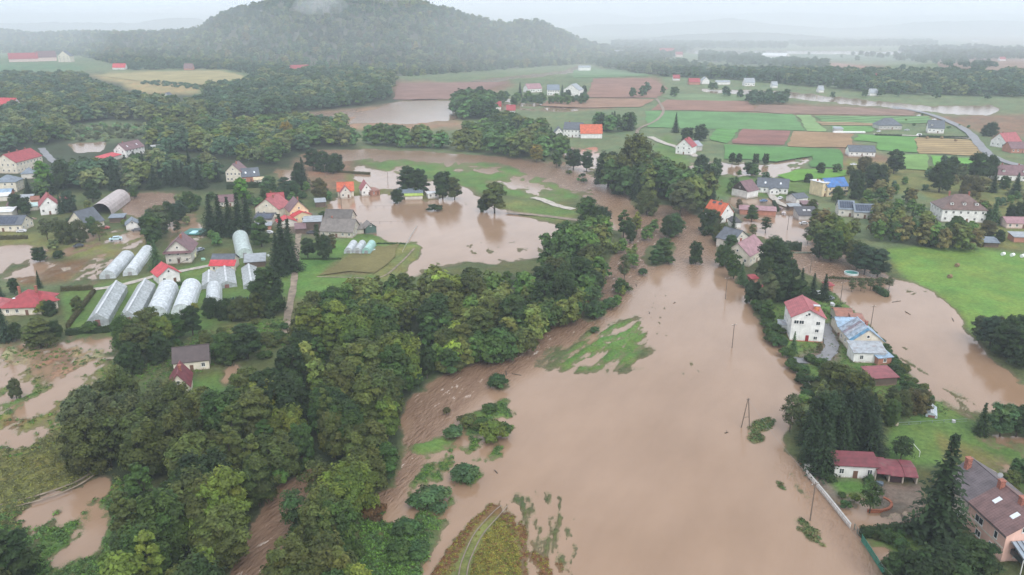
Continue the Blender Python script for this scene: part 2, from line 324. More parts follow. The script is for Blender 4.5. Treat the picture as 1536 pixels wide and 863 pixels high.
# ---- what grows where (true colours of the ground cover)
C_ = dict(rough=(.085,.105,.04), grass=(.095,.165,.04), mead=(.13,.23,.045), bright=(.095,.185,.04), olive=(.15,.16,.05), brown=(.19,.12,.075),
          ochre=(.30,.24,.11), dark=(.04,.055,.025), plough=(.24,.13,.095), mud=(.26,.17,.11), yard=(.17,.14,.115), rust=(.16,.09,.04), straw=(.36,.30,.17),
          teal=(.085,.16,.075), dull=(.12,.16,.075))
PAINT = [
 ('dull', [(-400,60),(1900,60),(1900,240),(-400,240)]),
 ('rough', [(-400,240),(1000,240),(1000,420),(-400,420)]),
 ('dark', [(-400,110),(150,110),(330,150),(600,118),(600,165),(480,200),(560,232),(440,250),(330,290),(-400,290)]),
 ('dull', [(95,190),(180,182),(225,190),(215,205),(160,215),(100,212)]),
 ('teal', [(-400,94),(0,94),(100,95),(150,104),(0,110),(-400,112)]),
 ('ochre', [(128,114),(200,109),(330,107),(372,118),(365,132),(300,135),(290,142),(210,142),(180,125)]),
 ('mud', [(340,190),(480,168),(590,158),(590,180),(520,188),(450,196),(380,198)]),
 ('brown', [(580,122),(760,122),(775,128),(720,150),(600,152)]),('mud', [(500,190),(560,182),(690,180),(700,194),(520,196)]),
 ('dull', [(650,112),(760,112),(740,124),(650,124)]),
 ('brown', [(800,166),(890,146),(900,118),(990,118),(1000,150),(960,165)]),('brown', [(440,240),(530,240),(530,290),(440,285)]),
 ('olive', [(520,262),(640,290),(700,300),(640,315),(520,300)]),
 ('grass', [(540,240),(800,262),(880,294),(840,304),(720,288),(560,256)]),
 ('bright', [(570,240),(700,243),(780,256),(798,270),(690,266),(600,254)]),('bright', [(705,275),(800,266),(850,284),(870,295),(820,300),(730,288)]),
 ('olive', [(720,300),(850,305),(870,325),(840,335),(760,318)]),('grass', [(760,310),(850,312),(870,322),(830,330)]),
 ('dull', [(0,415),(60,400),(120,400),(110,425),(60,440),(0,450)]),('rust', [(60,398),(140,388),(100,425),(30,430),(20,412)]),
 ('olive', [(0,350),(230,352),(225,385),(90,388),(0,372)]),('grass', [(90,440),(240,412),(330,390),(420,400),(440,370),(520,350),(520,420),(440,440),(300,500),(105,505)]),
 ('grass', [(290,500),(430,478),(440,500),(400,530),(330,540),(300,525)]),('olive', [(300,505),(350,490),(400,510),(340,530)]),
 ('bright', [(445,390),(520,350),(590,362),(632,370),(620,400),(590,425),(520,440),(440,450)]),
 ('brown', [(478,415),(520,386),(560,372),(600,368),(592,380),(570,412),(540,414)]),('olive', [(482,411),(520,386),(590,372),(565,405)]),
 ('olive', [(600,368),(634,372),(622,402),(580,426),(560,420)]),
 ('yard', [(395,330),(470,320),(500,345),(560,350),(520,362),(430,350)]),
 ('grass', [(560,345),(620,368),(560,372),(500,370),(520,355)]),
 ('straw', [(0,520),(170,512),(150,560),(60,600),(0,600)]),
 ('olive', [(0,560),(190,540),(190,560),(90,680),(0,700),(-400,700),(-400,500)]),('mud', [(40,535),(110,520),(120,560),(80,575),(50,560)]),
 ('rust', [(0,640),(30,610),(50,625),(20,650)]),
 ('grass', [(0,585),(75,585),(60,610),(0,620)]),
 ('olive', [(0,690),(100,640),(240,690),(240,720),(0,790),(-400,900)]),('rough', [(0,760),(240,690),(240,730),(0,840)]),
 ('grass', [(60,810),(150,750),(170,800),(120,863),(60,863)]),
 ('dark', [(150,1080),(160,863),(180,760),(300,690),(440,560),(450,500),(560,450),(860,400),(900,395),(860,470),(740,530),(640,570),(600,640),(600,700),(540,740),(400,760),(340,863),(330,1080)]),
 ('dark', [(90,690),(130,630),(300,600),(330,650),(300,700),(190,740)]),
 ('grass', [(230,590),(330,560),(340,590),(300,620),(250,625)]),
 ('bright', [(838,556),(850,536),(878,506),(925,486),(966,483),(967,520),(950,546),(905,556)]),
 ('rust', [(640,1080),(640,863),(700,788),(735,755),(765,750),(800,828),(870,863),(880,1080)]),
 ('olive', [(672,1080),(670,863),(720,790),(745,775),(775,800),(780,863),(780,1080)]),
 ('grass', [(600,800),(620,660),(760,595),(775,650),(730,720),(650,790)]),('rough', [(555,1080),(540,770),(640,770),(650,810),(620,863),(610,1080)]),
 ('mead', [(1325,372),(1460,373),(1536,385),(1900,400),(1900,640),(1536,545),(1460,505),(1440,475),(1405,445),(1370,425),(1345,405)]),
 ('grass', [(1130,440),(1160,430),(1260,440),(1300,490),(1360,560),(1440,620),(1460,640),(1380,640),(1320,600),(1210,560),(1170,520)]),
 ('yard', [(1228,492),(1262,480),(1260,545),(1200,548),(1198,535),(1232,525)]),
 ('grass', [(1335,640),(1460,630),(1536,650),(1900,660),(1900,780),(1536,735),(1440,700),(1330,700)]),
 ('olive', [(1400,650),(1536,700),(1536,720),(1420,700)]),
 ('yard', [(1205,705),(1250,720),(1380,730),(1400,800),(1300,810),(1270,790)]),('bright', [(1240,722),(1290,722),(1315,745),(1310,768),(1262,745)]),
 ('grass', [(1290,800),(1400,790),(1420,863),(1320,863),(1300,830)]),
 ('dull', [(920,160),(1000,140),(1100,160),(1536,160),(1900,170),(1900,330),(1250,380),(1060,330),(980,220)]),
 ('brown', [(1260,205),(1350,245),(1430,262),(1390,275),(1290,285),(1270,262),(1250,240)]),('brown', [(1040,158),(1180,155),(1290,160),(1400,172),(1280,176),(1080,172)]),
 ('brown', [(1380,175),(1600,170),(1600,205),(1500,210),(1440,190)]),
 ('brown', [(1170,90),(1330,100),(1330,120),(1200,100)]),('brown', [(1400,85),(1600,90),(1600,125),(1440,115)]),
 ('olive', [(1265,240),(1540,265),(1540,345),(1470,350),(1380,290),(1270,290)]),
 ('grass', [(1080,265),(1200,255),(1240,262),(1200,300),(1120,305),(1060,290)]),('yard', [(1090,298),(1200,298),(1215,330),(1110,330)]),
 ('grass', [(970,240),(1000,200),(1030,240),(1060,260),(1030,270)]),
 ('olive', [(1470,330),(1540,330),(1540,380),(1470,372)]),
]
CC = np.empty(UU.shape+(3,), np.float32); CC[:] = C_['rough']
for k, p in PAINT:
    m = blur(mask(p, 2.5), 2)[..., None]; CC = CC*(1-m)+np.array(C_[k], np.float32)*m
v1 = fbm(GX, GY, 22, 4); v2 = fbm(GX+90, GY, 5, 4)
CC = CC*(1+.22*v1[..., None]+.28*v2[..., None]); CC[..., 0] *= (1+.25*fbm(GX, GY+77, 9, 3))
CC = np.clip(CC, .01, .8)
nr, nc = UU.shape; idx = np.arange(nr*nc).reshape(nr, nc)
F = np.stack([idx[1:, :-1], idx[1:, 1:], idx[:-1, 1:], idx[:-1, :-1]], -1).reshape(-1, 4)
mg, n, b = new_mat('ground_cover')
at = n.nodes.new("ShaderNodeAttribute"); at.attribute_name = 'Col'; geo = n.nodes.new("ShaderNodeNewGeometry")
f1 = noise(n, .9, 6, geo.outputs['Position'], .7); f2 = noise(n, .12, 4, geo.outputs['Position'])
c = mixc(n, .75, at.outputs['Color'], ramp(n, f1, .3, .72, (.5,.52,.5), (1.45,1.4,1.3)), 'MULTIPLY')
c = mixc(n, ramp(n, f2, .5, .72, (0,0,0), (.4,.4,.4)), c, mixc(n, 1, c, (1.3,.95,.7), 'MULTIPLY'))
sx = n.nodes.new("ShaderNodeSeparateXYZ"); n.links.new(geo.outputs['Position'], sx.inputs[0])
wet = ramp(n, sx.outputs['Z'], .02, .26, (1,1,1), (0,0,0)); wet.node.color_ramp.elements[0].position = .03
c = mixc(n, math_(n, 'MULTIPLY', wet, .6), c, (.17,.12,.08))
n.links.new(c, b.inputs['Base Color']); b.inputs['Roughness'].default_value = .85; b.inputs['Specular IOR Level'].default_value = .2
bump(n, b, f1, .9, .5)
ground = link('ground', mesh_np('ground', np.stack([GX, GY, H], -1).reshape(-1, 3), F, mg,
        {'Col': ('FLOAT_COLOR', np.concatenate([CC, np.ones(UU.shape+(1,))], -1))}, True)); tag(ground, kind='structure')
mbx = MB(); R0 = 7200
mbx.quad((-R0,-400,-2.2),(R0,-400,-2.2),(R0,R0,-2.2),(-R0,R0,-2.2))
low = mbx.build('river_bed', plain((.15,.12,.09), .9, kind='earth')); tag(low, kind='structure')
# ---- water: one sheet; 'flow' marks the fast muddy river, 'churn' its broken surface
U2 = np.linspace(-360, 1896, 600); V2 = np.concatenate([np.arange(40, 300, 2.4), np.arange(300, 1060, 3.6)]); A2, B2 = np.meshgrid(U2, V2)
WX, WY = uv_to_xy(A2, B2)
FLOW = [([(620,640),(600,600),(650,575),(740,530),(800,500),(860,470),(900,420),(930,360),(985,310),(1045,325),(1000,380),(960,420),(905,480),(850,520),(790,555),(720,590),(660,650),(625,700),(600,720)], 1),
        ([(330,900),(345,863),(405,745),(430,720),(470,700),(540,735),(600,650),(640,700),(590,760),(470,745),(430,830),(430,900),(400,1080),(300,1080)], .9),
        ([(1040,325),(1062,345),(1080,390),(1040,420),(1000,400),(1020,350)], .45),
        ([(440,236),(475,225),(850,248),(950,300),(930,312),(855,290),(740,252)], .75),
        ([(180,285),(275,285),(275,330),(180,330)], .9),([(1180,375),(1340,375),(1340,420),(1240,425),(1180,400)], .8),([(335,190),(600,158),(600,170),(380,196)], .9),
        ([(1180,690),(1205,695),(1330,850),(1300,880),(1240,800),(1170,700)], .5)]
fl = np.zeros(A2.shape, np.float32)
for p, w in FLOW: fl = np.maximum(fl, inpoly(A2, B2, p)*w)
fl = blur(blur(fl, 3), 3)
ii_ = np.clip(np.searchsorted(V, B2), 0, len(V)-1); jj_ = np.clip(((A2+360)/2256*1003).round().astype(int), 0, 1003); Hw = blur(H, 1)[ii_, jj_]
shal = np.clip((Hw+.30)/.34, 0, 1)*(Hw < .35)*np.clip(1.2-np.hypot(WX, WY)/900, 0, 1)
mw, n, b = new_mat('flood_water')
at = n.nodes.new("ShaderNodeAttribute"); at.attribute_name = 'flow'; fac = at.outputs['Fac']; geo = n.nodes.new("ShaderNodeNewGeometry")
mp_ = n.nodes.new("ShaderNodeMapping"); mp_.inputs['Scale'].default_value = (.45, 1.25, 1)
mr_ = n.nodes.new("ShaderNodeMapping"); mr_.inputs['Rotation'].default_value = (0, 0, math.radians(-65)); n.links.new(geo.outputs['Position'], mr_.inputs[0]); n.links.new(mr_.outputs[0], mp_.inputs[0])
big = noise(n, .018, 5, geo.outputs['Position'], .6); st = noise(n, .12, 5, mp_.outputs[0], .6); ed = noise(n, .5, 6, mp_.outputs[0], .65)
calm = ramp(n, big, .3, .7, (.262,.168,.104), (.312,.210,.142)); run = mixc(n, .6, ramp(n, st, .3, .7, (.19,.11,.066), (.27,.172,.112)), ramp(n, ed, .33, .67, (.175,.10,.06), (.29,.188,.125)))
c = mixc(n, ramp(n, fac, .08, .8), calm, run)
foam = math_(n, 'MULTIPLY', ramp(n, ed, .59, .645), ramp(n, fac, .5, .95)); foam = math_(n, 'MULTIPLY', foam, ramp(n, st, .47, .56))
at2 = n.nodes.new("ShaderNodeAttribute"); at2.attribute_name = 'shallow'; sp = noise(n, 3.2, 5, geo.outputs['Position'], .75); sp2 = noise(n, .55, 4, geo.outputs['Position'], .6)
weed = math_(n, 'MULTIPLY', ramp(n, math_(n, 'ADD', math_(n, 'MULTIPLY', at2.outputs['Fac'], .32), math_(n, 'MULTIPLY', sp, .75)), .55, .68), ramp(n, at2.outputs['Fac'], .05, .6, (0,0,0), (.75,.75,.75)))
c = mixc(n, weed, c, ramp(n, sp2, .4, .6, (.10,.12,.035), (.20,.15,.08)))
lanes = noise(n, .07, 3, mp_.outputs[0], .6); c = mixc(n, .5, c, ramp(n, lanes, .35, .65, (.86,.84,.82), (1.08,1.08,1.08)), 'MULTIPLY')
c = mixc(n, foam, c, (.62,.53,.46)); n.links.new(c, b.inputs['Base Color'])
n.links.new(ramp(n, fac, 0, 1, (.06,)*3, (.25,)*3), b.inputs['Roughness']); b.inputs['IOR'].default_value = 1.4
rip = noise(n, 1.1, 4, mp_.outputs[0]); hh = math_(n, 'MULTIPLY', rip, math_(n, 'ADD', math_(n, 'MULTIPLY', fac, 1.0), .05))
bump(n, b, hh, .9, 1.2)
nr2, nc2 = A2.shape; idx = np.arange(nr2*nc2).reshape(nr2, nc2)
F2 = np.stack([idx[1:, :-1], idx[1:, 1:], idx[:-1, 1:], idx[:-1, :-1]], -1).reshape(-1, 4)
water = link('water', mesh_np('water', np.stack([WX, WY, 0*WX], -1).reshape(-1, 3), F2, mw, {'flow': ('FLOAT', fl), 'shallow': ('FLOAT', shal)})); tag(water, kind='structure')
def ground_z(px, py):
    i = int(np.clip(np.searchsorted(V, py), 0, nr-1)); j = int(np.clip((px+360)/2256*1003, 0, nc-1)); return float(H[i, j])
# ---- strips (roads, paths, tracks) and far fields
def strip(name, pts, w, mat, z=.66, n=6):
    P3 = [P(x, y, z) for x, y in pts]; q = []
    for i in range(len(P3)-1):
        for k in range(n):
            t = k/n; a = P3[max(i-1,0)]; b_, c_ = P3[i], P3[i+1]; d = P3[min(i+2, len(P3)-1)]
            q.append(.5*((2*b_)+(c_-a)*t+(2*a-5*b_+4*c_-d)*t*t+(3*b_-a-3*c_+d)*t**3))
    q.append(P3[-1]); m = MB()
    for i, p in enumerate(q):
        t = (q[min(i+1, len(q)-1)]-q[max(i-1, 0)]); s_ = Vector((-t.y, t.x, 0)).normalized()*w/2*(1+.12*math.sin(i*1.7)); m.v += [tuple(p+s_), tuple(p-s_)]
    for i in range(len(q)-1): m.f.append((2*i, 2*i+1, 2*i+3, 2*i+2))
    o = m.build(name, mat); tag(o, kind='structure'); return o
M_ROAD = plain((.20,.20,.21), .6, .15, .3, kind='asphalt'); M_GRAV = plain((.42,.38,.33), .85, .2, .5, kind='gravel'); M_DIRT = plain((.24,.19,.14), .9, .25, .4, kind='dirt')
def field_mat(col, rows=0.0, ang=0.0):
    m, n, b = new_mat('field'); g = n.nodes.new("ShaderNodeNewGeometry"); f = noise(n, .03, 6, g.outputs['Position'], .7); f3 = noise(n, .6, 4, g.outputs['Position'], .7)
    c = ramp(n, f, .3, .7, tuple(x*.72 for x in col), tuple(x*1.2 for x in col)); c = mixc(n, .5, c, ramp(n, f3, .3, .7, (.65,.65,.65), (1.25,1.25,1.25)), 'MULTIPLY')
    if rows:
        q = n.nodes.new("ShaderNodeMapping"); q.inputs['Rotation'].default_value = (0, 0, ang); n.links.new(g.outputs['Position'], q.inputs[0])
        w = n.nodes.new("ShaderNodeTexWave"); w.inputs['Scale'].default_value = rows; w.inputs['Distortion'].default_value = 1.5; n.links.new(q.outputs[0], w.inputs['Vector'])
        c = mixc(n, .55, c, ramp(n, w.outputs['Fac'], .2, .8, (.55,.55,.55), (1.15,1.15,1.15)), 'MULTIPLY')
    n.links.new(c, b.inputs['Base Color']); b.inputs['Roughness'].default_value = .9; b.inputs['Specular IOR Level'].default_value = .15; return m
FIELDS = [
 ('vegetable_plot', (.17,.15,.06), [(481,414),(520,388),(560,387),(566,373),(597,370),(589,385),(567,410)], .9),
 ('meadow', (.15,.21,.10), [(1030,142),(1120,144),(1122,152),(1020,153),(990,146)], .0),
 ('ploughed_field', (.27,.15,.11), [(1000,151),(1122,153),(1135,168),(1108,168),(975,166)], .05),
 ('field', (.25,.16,.12), [(1140,158),(1370,166),(1372,175),(1180,172),(1128,168)], .03),
 ('meadow', (.12,.25,.09), [(968,168),(1105,170),(1190,173),(1208,198),(1140,196),(972,193)], .04),
 ('meadow', (.19,.30,.12), [(1196,174),(1215,174),(1240,199),(1212,198)], .0),
 ('meadow', (.13,.24,.09), [(1222,175),(1395,176),(1400,186),(1240,187)], .02),
 ('field', (.27,.20,.11), [(1225,184),(1320,186),(1318,190),(1232,189)], .02),
 ('meadow', (.13,.27,.08), [(1245,190),(1310,191),(1308,200),(1252,199)], .0),
 ('meadow', (.11,.26,.07), [(1075,194),(1110,195),(1092,217),(1064,212)], .04),
 ('ploughed_field', (.25,.12,.10), [(1115,195),(1187,198),(1176,219),(1098,217)], .05),
 ('field', (.31,.20,.11), [(1190,199),(1281,202),(1276,224),(1180,221)], .04),
 ('meadow', (.11,.25,.06), [(1284,203),(1373,207),(1374,230),(1318,228),(1315,215),(1283,213)], .0),
 ('field', (.33,.24,.12), [(1374,208),(1456,212),(1482,236),(1375,232)], .03),
 ('meadow', (.09,.21,.06), [(1088,219),(1180,223),(1260,227),(1264,253),(1215,252),(1216,236),(1165,244),(1085,240)], .0),
 ('meadow', (.16,.28,.08), [(1348,233),(1391,234),(1392,257),(1338,254)], .0),
 ('meadow', (.13,.31,.06), [(1395,236),(1470,240),(1500,252),(1440,258),(1402,252)], .0),
 ('meadow', (.12,.26,.04), [(1165,266),(1200,257),(1268,257),(1270,266),(1190,274)], .0),
 ('ploughed_field', (.27,.15,.11), [(890,119),(975,118),(1003,134),(985,148),(880,147)], .05),
 ('field', (.30,.18,.12), [(825,150),(985,150),(960,162),(870,163),(812,160)], .03),
 ('meadow', (.13,.21,.10), [(860,106),(960,104),(975,115),(860,118)], .0),
 ('ploughed_field', (.24,.14,.11), [(598,126),(765,124),(690,150),(590,151)], .04),
 ('field', (.33,.28,.13), [(140,114),(210,109),(330,107),(372,117),(362,130),(300,128),(210,123)], .03),
 ('field', (.30,.17,.12), [(1178,91),(1260,96),(1330,104),(1420,113),(1420,120),(1320,116),(1260,104),(1170,96)], .02),
 ('meadow', (.15,.2,.13), [(1200,82),(1400,84),(1405,92),(1260,93),(1190,87)], .02),
 ('field', (.27,.18,.13), [(1400,88),(1536,90),(1650,95),(1650,108),(1536,108),(1410,102)], .02),
 ('field', (.22,.2,.14), [(1370,52),(1536,54),(1600,60),(1600,66),(1500,68),(1400,60)], .0),
]
for k, (nm, col, poly, rows) in enumerate(FIELDS):
    # outline resampled with a ragged edge
    pts = []
    for i in range(len(poly)):
        a = P(*poly[i], 0); b_ = P(*poly[(i+1) % len(poly)], 0); L = (b_-a).length; m_ = max(2, int(L/14))
        for j in range(m_):
            q = a.lerp(b_, j/m_)+Vector((random.uniform(-1.5, 1.5), random.uniform(-3, 3), 0)); pts.append((q.x, q.y, .88+.012*k))
    mb = MB(); mb.poly(pts); bm = bmesh.new(); me = mb.mesh(nm, field_mat(col, rows, 1.2+.3*(k % 3))); bm.from_mesh(me)
    bmesh.ops.triangulate(bm, faces=bm.faces[:]); bmesh.ops.recalc_face_normals(bm, faces=bm.faces[:])
    for f_ in bm.faces:
        if f_.normal.z < 0: f_.normal_flip()
    bm.to_mesh(me); bm.free(); o = link(nm, me); tag(o, kind='structure')
strip('road', [(1340,160),(1390,170),(1430,185),(1455,200),(1470,218),(1490,235),(1536,250),(1620,270)], 7, M_ROAD, 1.3)
strip('road', [(1310,201),(1360,203),(1430,206),(1462,208)], 4.5, M_GRAV, 1.28)
strip('road', [(975,205),(995,214),(1020,222),(1045,235)], 6, M_GRAV, 1.0)
strip('path', [(985,148),(995,165),(985,180),(960,192),(955,200)], 3, M_DIRT, 1.25)
strip('path', [(140,434),(180,428),(230,415),(290,403),(320,398),(345,400)], 3.2, M_GRAV, .7)
strip('path', [(448,350),(445,380),(443,400),(440,430),(432,470),(428,500)], 2.6, M_DIRT, .68)
strip('path', [(-60,775),(0,757),(60,742),(115,722),(150,700)], .6, M_DIRT, .6)
strip('path', [(-60,785),(0,765),(60,750),(115,729),(150,706)], .5, M_DIRT, .6)
strip('road', [(760,318),(800,322),(850,328),(900,335)], 4, M_DIRT, .72)
strip('path', [(800,296),(815,300),(835,308),(860,314)], 5, M_GRAV, .74)
strip('path', [(1140,268),(1155,290),(1170,305),(1200,315)], 4, M_GRAV, .72)
strip('road', [(1192,540),(1215,541),(1235,537),(1248,520),(1240,500),(1234,485)], 4.2, M_ROAD, .73)
strip('road', [(62,222),(68,230),(78,240),(90,250)], 5, M_ROAD, .8)
strip('path', [(1428,351),(1445,355),(1462,362)], 4, M_GRAV, .8)
TRACKS = [[(684,900),(688,863),(694,838),(712,800),(738,770),(752,758)], [(695,900),(700,863),(706,838),(724,802),(748,774),(762,758)]]
for t_ in TRACKS: strip('wheel_track', t_, .24, plain((.20,.15,.11), .4, .2, .8, kind='wet_mud'), .74)
strip('path', [(475,415),(520,416),(570,416),(600,395),(622,372)], .8, M_DIRT, .7)
# ---- the wooded hill and the far ridges
SKY_L = [(-400,40),(-100,44),(0,46),(60,52),(130,50),(200,52),(290,48),(312,42),(330,28),(350,20),(380,12),(420,2),(450,-4),(500,-8),(560,-6),(610,0),(650,10),(700,24),(740,36),(770,36),(800,32),(830,44),(870,62),(910,74),(960,86)]
FOOT_L = [(-400,78),(0,80),(120,84),(180,100),(300,104),(400,107),(450,112),(600,116),(700,109),(850,98),(920,93),(960,91)]
hu = np.arange(-400, 961, 6.); hs = np.linspace(0, 1.5, 60); HU, HS = np.meshgrid(hu, hs)
def interp(u, tab): return np.interp(u, [a for a, _ in tab], [b for _, b in tab])
footx, footy = uv_to_xy(HU, interp(HU, FOOT_L)); Df = footy; Dr = Df+620-200*np.clip((HU-600)/360, 0, 1)
HY = Df+(Dr-Df)*HS; HXX = (HU-768)/FPX/(CP+(-(interp(HU, FOOT_L)-431.5)/FPX)*SP)*HY
ys = interp(HU, SKY_L); bb = -(ys-431.5)/FPX; top = CAMH+(-SP+bb*CP)/(CP+bb*SP)*Dr-4
sm = np.clip(HS, 0, 1); sm = sm*sm*(3-2*sm); fall = np.clip(1-(HS-1)*.8, 0, 1)
HH = np.maximum(top, 2)*sm*fall+fbm(HXX, HY, 160, 4)*14*sm*(1-np.clip((HS-.7)*4, 0, 1)*.9)*1.0
HH = HH-1.0*(HS < .02)
def hill_h(u, s_):
    i = min(max(s_/1.5*59, 0), 58.99); j = min(max((u+400)/6, 0), len(hu)-1.01); a, b_ = int(i), int(j); fi, fj = i-a, j-b_
    g = lambda A: (A[a,b_]*(1-fi)+A[a+1,b_]*fi)*(1-fj)+(A[a,b_+1]*(1-fi)+A[a+1,b_+1]*fi)*fj
    return g(HXX), g(HY), g(HH)
idx = np.arange(HU.size).reshape(HU.shape); FH = np.stack([idx[:-1, :-1], idx[:-1, 1:], idx[1:, 1:], idx[1:, :-1]], -1).reshape(-1, 4)
hill = link('hill', mesh_np('hill', np.stack([HXX, HY, HH], -1).reshape(-1, 3), FH, plain((.07,.075,.04), .95, .3, .05, kind='forest_floor'), None, True)); tag(hill, kind='structure')
def ridge(tab, D, depth, col):
    u = np.arange(tab[0][0], tab[-1][0]+1, 5.); y = interp(u, tab)+1.0*np.sin(u*.37)*.4; b_ = -(y-431.5)/FPX; b_ = b_+3.5/FPX; dy = CP+b_*SP; dz = -SP+b_*CP
    X = (u-768)/FPX/dy*D; Z = CAMH+dz/dy*D; Z = Z+fbm(X, X*0+D, 60, 3)*5; rows = []
    for k, (t, q) in enumerate(((-1, 0), (-.6, .35), (-.25, .8), (0, 1), (.5, .8), (1, .2))):
        rows.append(np.stack([X*(1+t*depth/D), 0*X+D+t*depth, np.where(q > 0, -1+(Z+1)*q, -1)], -1))
    A = np.stack(rows); ii = np.arange(A.shape[0]*A.shape[1]).reshape(A.shape[:2]); FF = np.stack([ii[:-1,:-1], ii[:-1,1:], ii[1:,1:], ii[1:,:-1]], -1).reshape(-1, 4)
    o = link('hill', mesh_np('far_hill', A.reshape(-1, 3), FF, plain(col, .95, .3, .02, kind='forest_floor'), None, True)); tag(o, kind='structure')
ridge([(-700,20),(-200,22),(0,22),(120,23),(190,22),(280,24),(380,26),(560,20),(760,26),(900,22),(960,30),(1020,26),(1180,22),(1330,28),(1500,24),(1700,26),(2300,20)], 6600, 500, (.08,.1,.07))
ridge([(-400,40),(0,38),(100,37),(200,38),(262,30),(300,32),(320,38),(420,44)], 4300, 300, (.06,.075,.05))
ridge([(800,52),(860,44),(900,40),(960,40),(1040,36),(1100,30),(1160,40),(1250,46),(1300,44),(1360,38),(1460,34),(1560,36),(1700,34),(2300,30)], 4700, 350, (.06,.08,.05))
ridge([(900,66),(960,60),(1040,54),(1120,52),(1200,56),(1280,62)], 3400, 200, (.05,.065,.04))
# ------------------------------------------------------------------ trees
def leaf_quads(C, Nn, S, rng, asp=.62, fold=.0):
    """one small leaf-clump quad per row: centre, facing, size"""
    n = len(C); r = rng.normal(size=(n, 3)); T = np.cross(Nn, r); T /= np.linalg.norm(T, axis=1, keepdims=True)+1e-9
    B = np.cross(Nn, T); S = S[:, None]; a = T*S; b = B*S*asp
    tip = Nn*S*.25
    V = np.stack([C-a, C-b*.9-tip*.3, C+a, C+b*.9+tip*.3], 1).reshape(-1, 3)
    return V, np.arange(4*n).reshape(n, 4)
def ico(r=1):
    bm = bmesh.new(); bmesh.ops.create_icosphere(bm, subdivisions=1, radius=1); v = np.array([tuple(p.co) for p in bm.verts]); f = np.array([[q.index for q in p.verts] for p in bm.faces]); bm.free(); return v, f
ICO_V, ICO_F = ico()
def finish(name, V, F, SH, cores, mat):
    """cores: opaque inner blobs in a darker leaf tone that stop see-through, as thin triangles turned to quads"""
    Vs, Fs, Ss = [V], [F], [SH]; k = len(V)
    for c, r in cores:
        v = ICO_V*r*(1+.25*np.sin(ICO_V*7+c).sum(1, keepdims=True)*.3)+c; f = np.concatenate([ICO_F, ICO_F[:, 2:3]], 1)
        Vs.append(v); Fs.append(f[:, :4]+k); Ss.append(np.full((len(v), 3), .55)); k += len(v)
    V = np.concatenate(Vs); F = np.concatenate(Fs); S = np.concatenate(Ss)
    # triangles for the cores need degenerate-free faces: split lists
    nq = len(Fs[0]); me = bpy.data.meshes.new(name)
    faces = None
    loops = np.concatenate([Fs[0].ravel()]+[f[:, :3].ravel() for f in Fs[1:]]).astype(np.int32)
    tot = np.concatenate([np.full(nq, 4, np.int32)]+[np.full(len(f), 3, np.int32) for f in Fs[1:]])
    st = np.concatenate([[0], np.cumsum(tot)[:-1]]).astype(np.int32)
    me.vertices.add(len(V)); me.vertices.foreach_set('co', V.astype(np.float32).ravel()); me.loops.add(len(loops)); me.loops.foreach_set('vertex_index', loops)
    me.polygons.add(len(tot)); me.polygons.foreach_set('loop_start', st)
    try: me.polygons.foreach_set('loop_total', tot)
    except Exception: pass
    me.update(calc_edges=True)
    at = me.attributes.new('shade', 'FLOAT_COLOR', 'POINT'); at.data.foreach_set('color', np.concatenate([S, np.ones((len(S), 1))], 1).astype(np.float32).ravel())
    me.materials.append(mat); return me
def broad_crown(seed, n_leaf, size, mat, rad=5., hgt=12., base=2.5, lobes=20, open_=0., shape='round', lr=1., ez=.85):
    rng = np.random.default_rng(seed); L = []
    for i in range(lobes):
        t = (i+.5)/lobes; z = base+1.2+(hgt-base-2.0)*t**.9; 
        if shape == 'round': env = rad*math.sqrt(max(.06, 1-((t-.38)/.72)**2))
        elif shape == 'poplar': env = rad*math.sqrt(max(.05, 1-((t-.4)/.66)**2))
        elif shape == 'bush': env = rad*math.sqrt(max(.05, 1-(t*.98)**2))
        else: env = rad*(1-.75*t)
        a = i*2.4+rng.uniform(-.5, .5); q = env*rng.uniform(.35, .72) if i < lobes-1 else env*.2
        r = rng.uniform(.22, .42)*rad*(1-.25*t)*lr; z += rng.uniform(-.5, .5)*hgt*.05; L.append((np.array([math.cos(a)*q, math.sin(a)*q, z]), r))
    vol = np.array([l[1]**2 for l in L]); cnt = (n_leaf*vol/vol.sum()).astype(int); Vs, Fs, Ss = [], [], []; k = 0
    for (c, r), m in zip(L, cnt):
        d = rng.normal(size=(m, 3)); d /= np.linalg.norm(d, axis=1, keepdims=True); d[:, 2] = np.where(d[:, 2] < -.35, -d[:, 2]*.6, d[:, 2])
        lump = 1+.22*np.sin(d[:, 0]*5+seed)*np.sin(d[:, 1]*5+i)+.15*np.sin(d[:, 2]*9+c[0])
        R = r*lump*rng.uniform(.70, 1.10+open_*.4, m); C = c+d*R[:, None]*np.array([1, 1, ez])
        out = C-np.array([0, 0, base+(hgt-base)*.35]); out /= np.linalg.norm(out, axis=1, keepdims=True)+1e-6
        Nn = d*.8+out*.5+np.array([0, 0, .25])+rng.normal(size=(m, 3))*.38; Nn /= np.linalg.norm(Nn, axis=1, keepdims=True)
        S = size*rng.uniform(.4, 1.45, m); v, f = leaf_quads(C, Nn, S, rng); Vs.append(v); Fs.append(f+k); k += len(v)
        lob = rng.uniform(.68, 1.3); hue = rng.uniform(-.10, .14); sh = np.empty((m, 3)); lv = lob*rng.uniform(.72, 1.28, m)
        sh[:, 0] = lv*(1+hue); sh[:, 1] = lv; sh[:, 2] = lv*(1-hue*.6); Ss.append(np.repeat(sh, 4, 0))
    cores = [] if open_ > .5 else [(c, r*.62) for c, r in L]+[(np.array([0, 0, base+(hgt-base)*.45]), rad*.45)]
    return finish('crown', np.concatenate(Vs), np.concatenate(Fs), np.concatenate(Ss), cores, mat), L
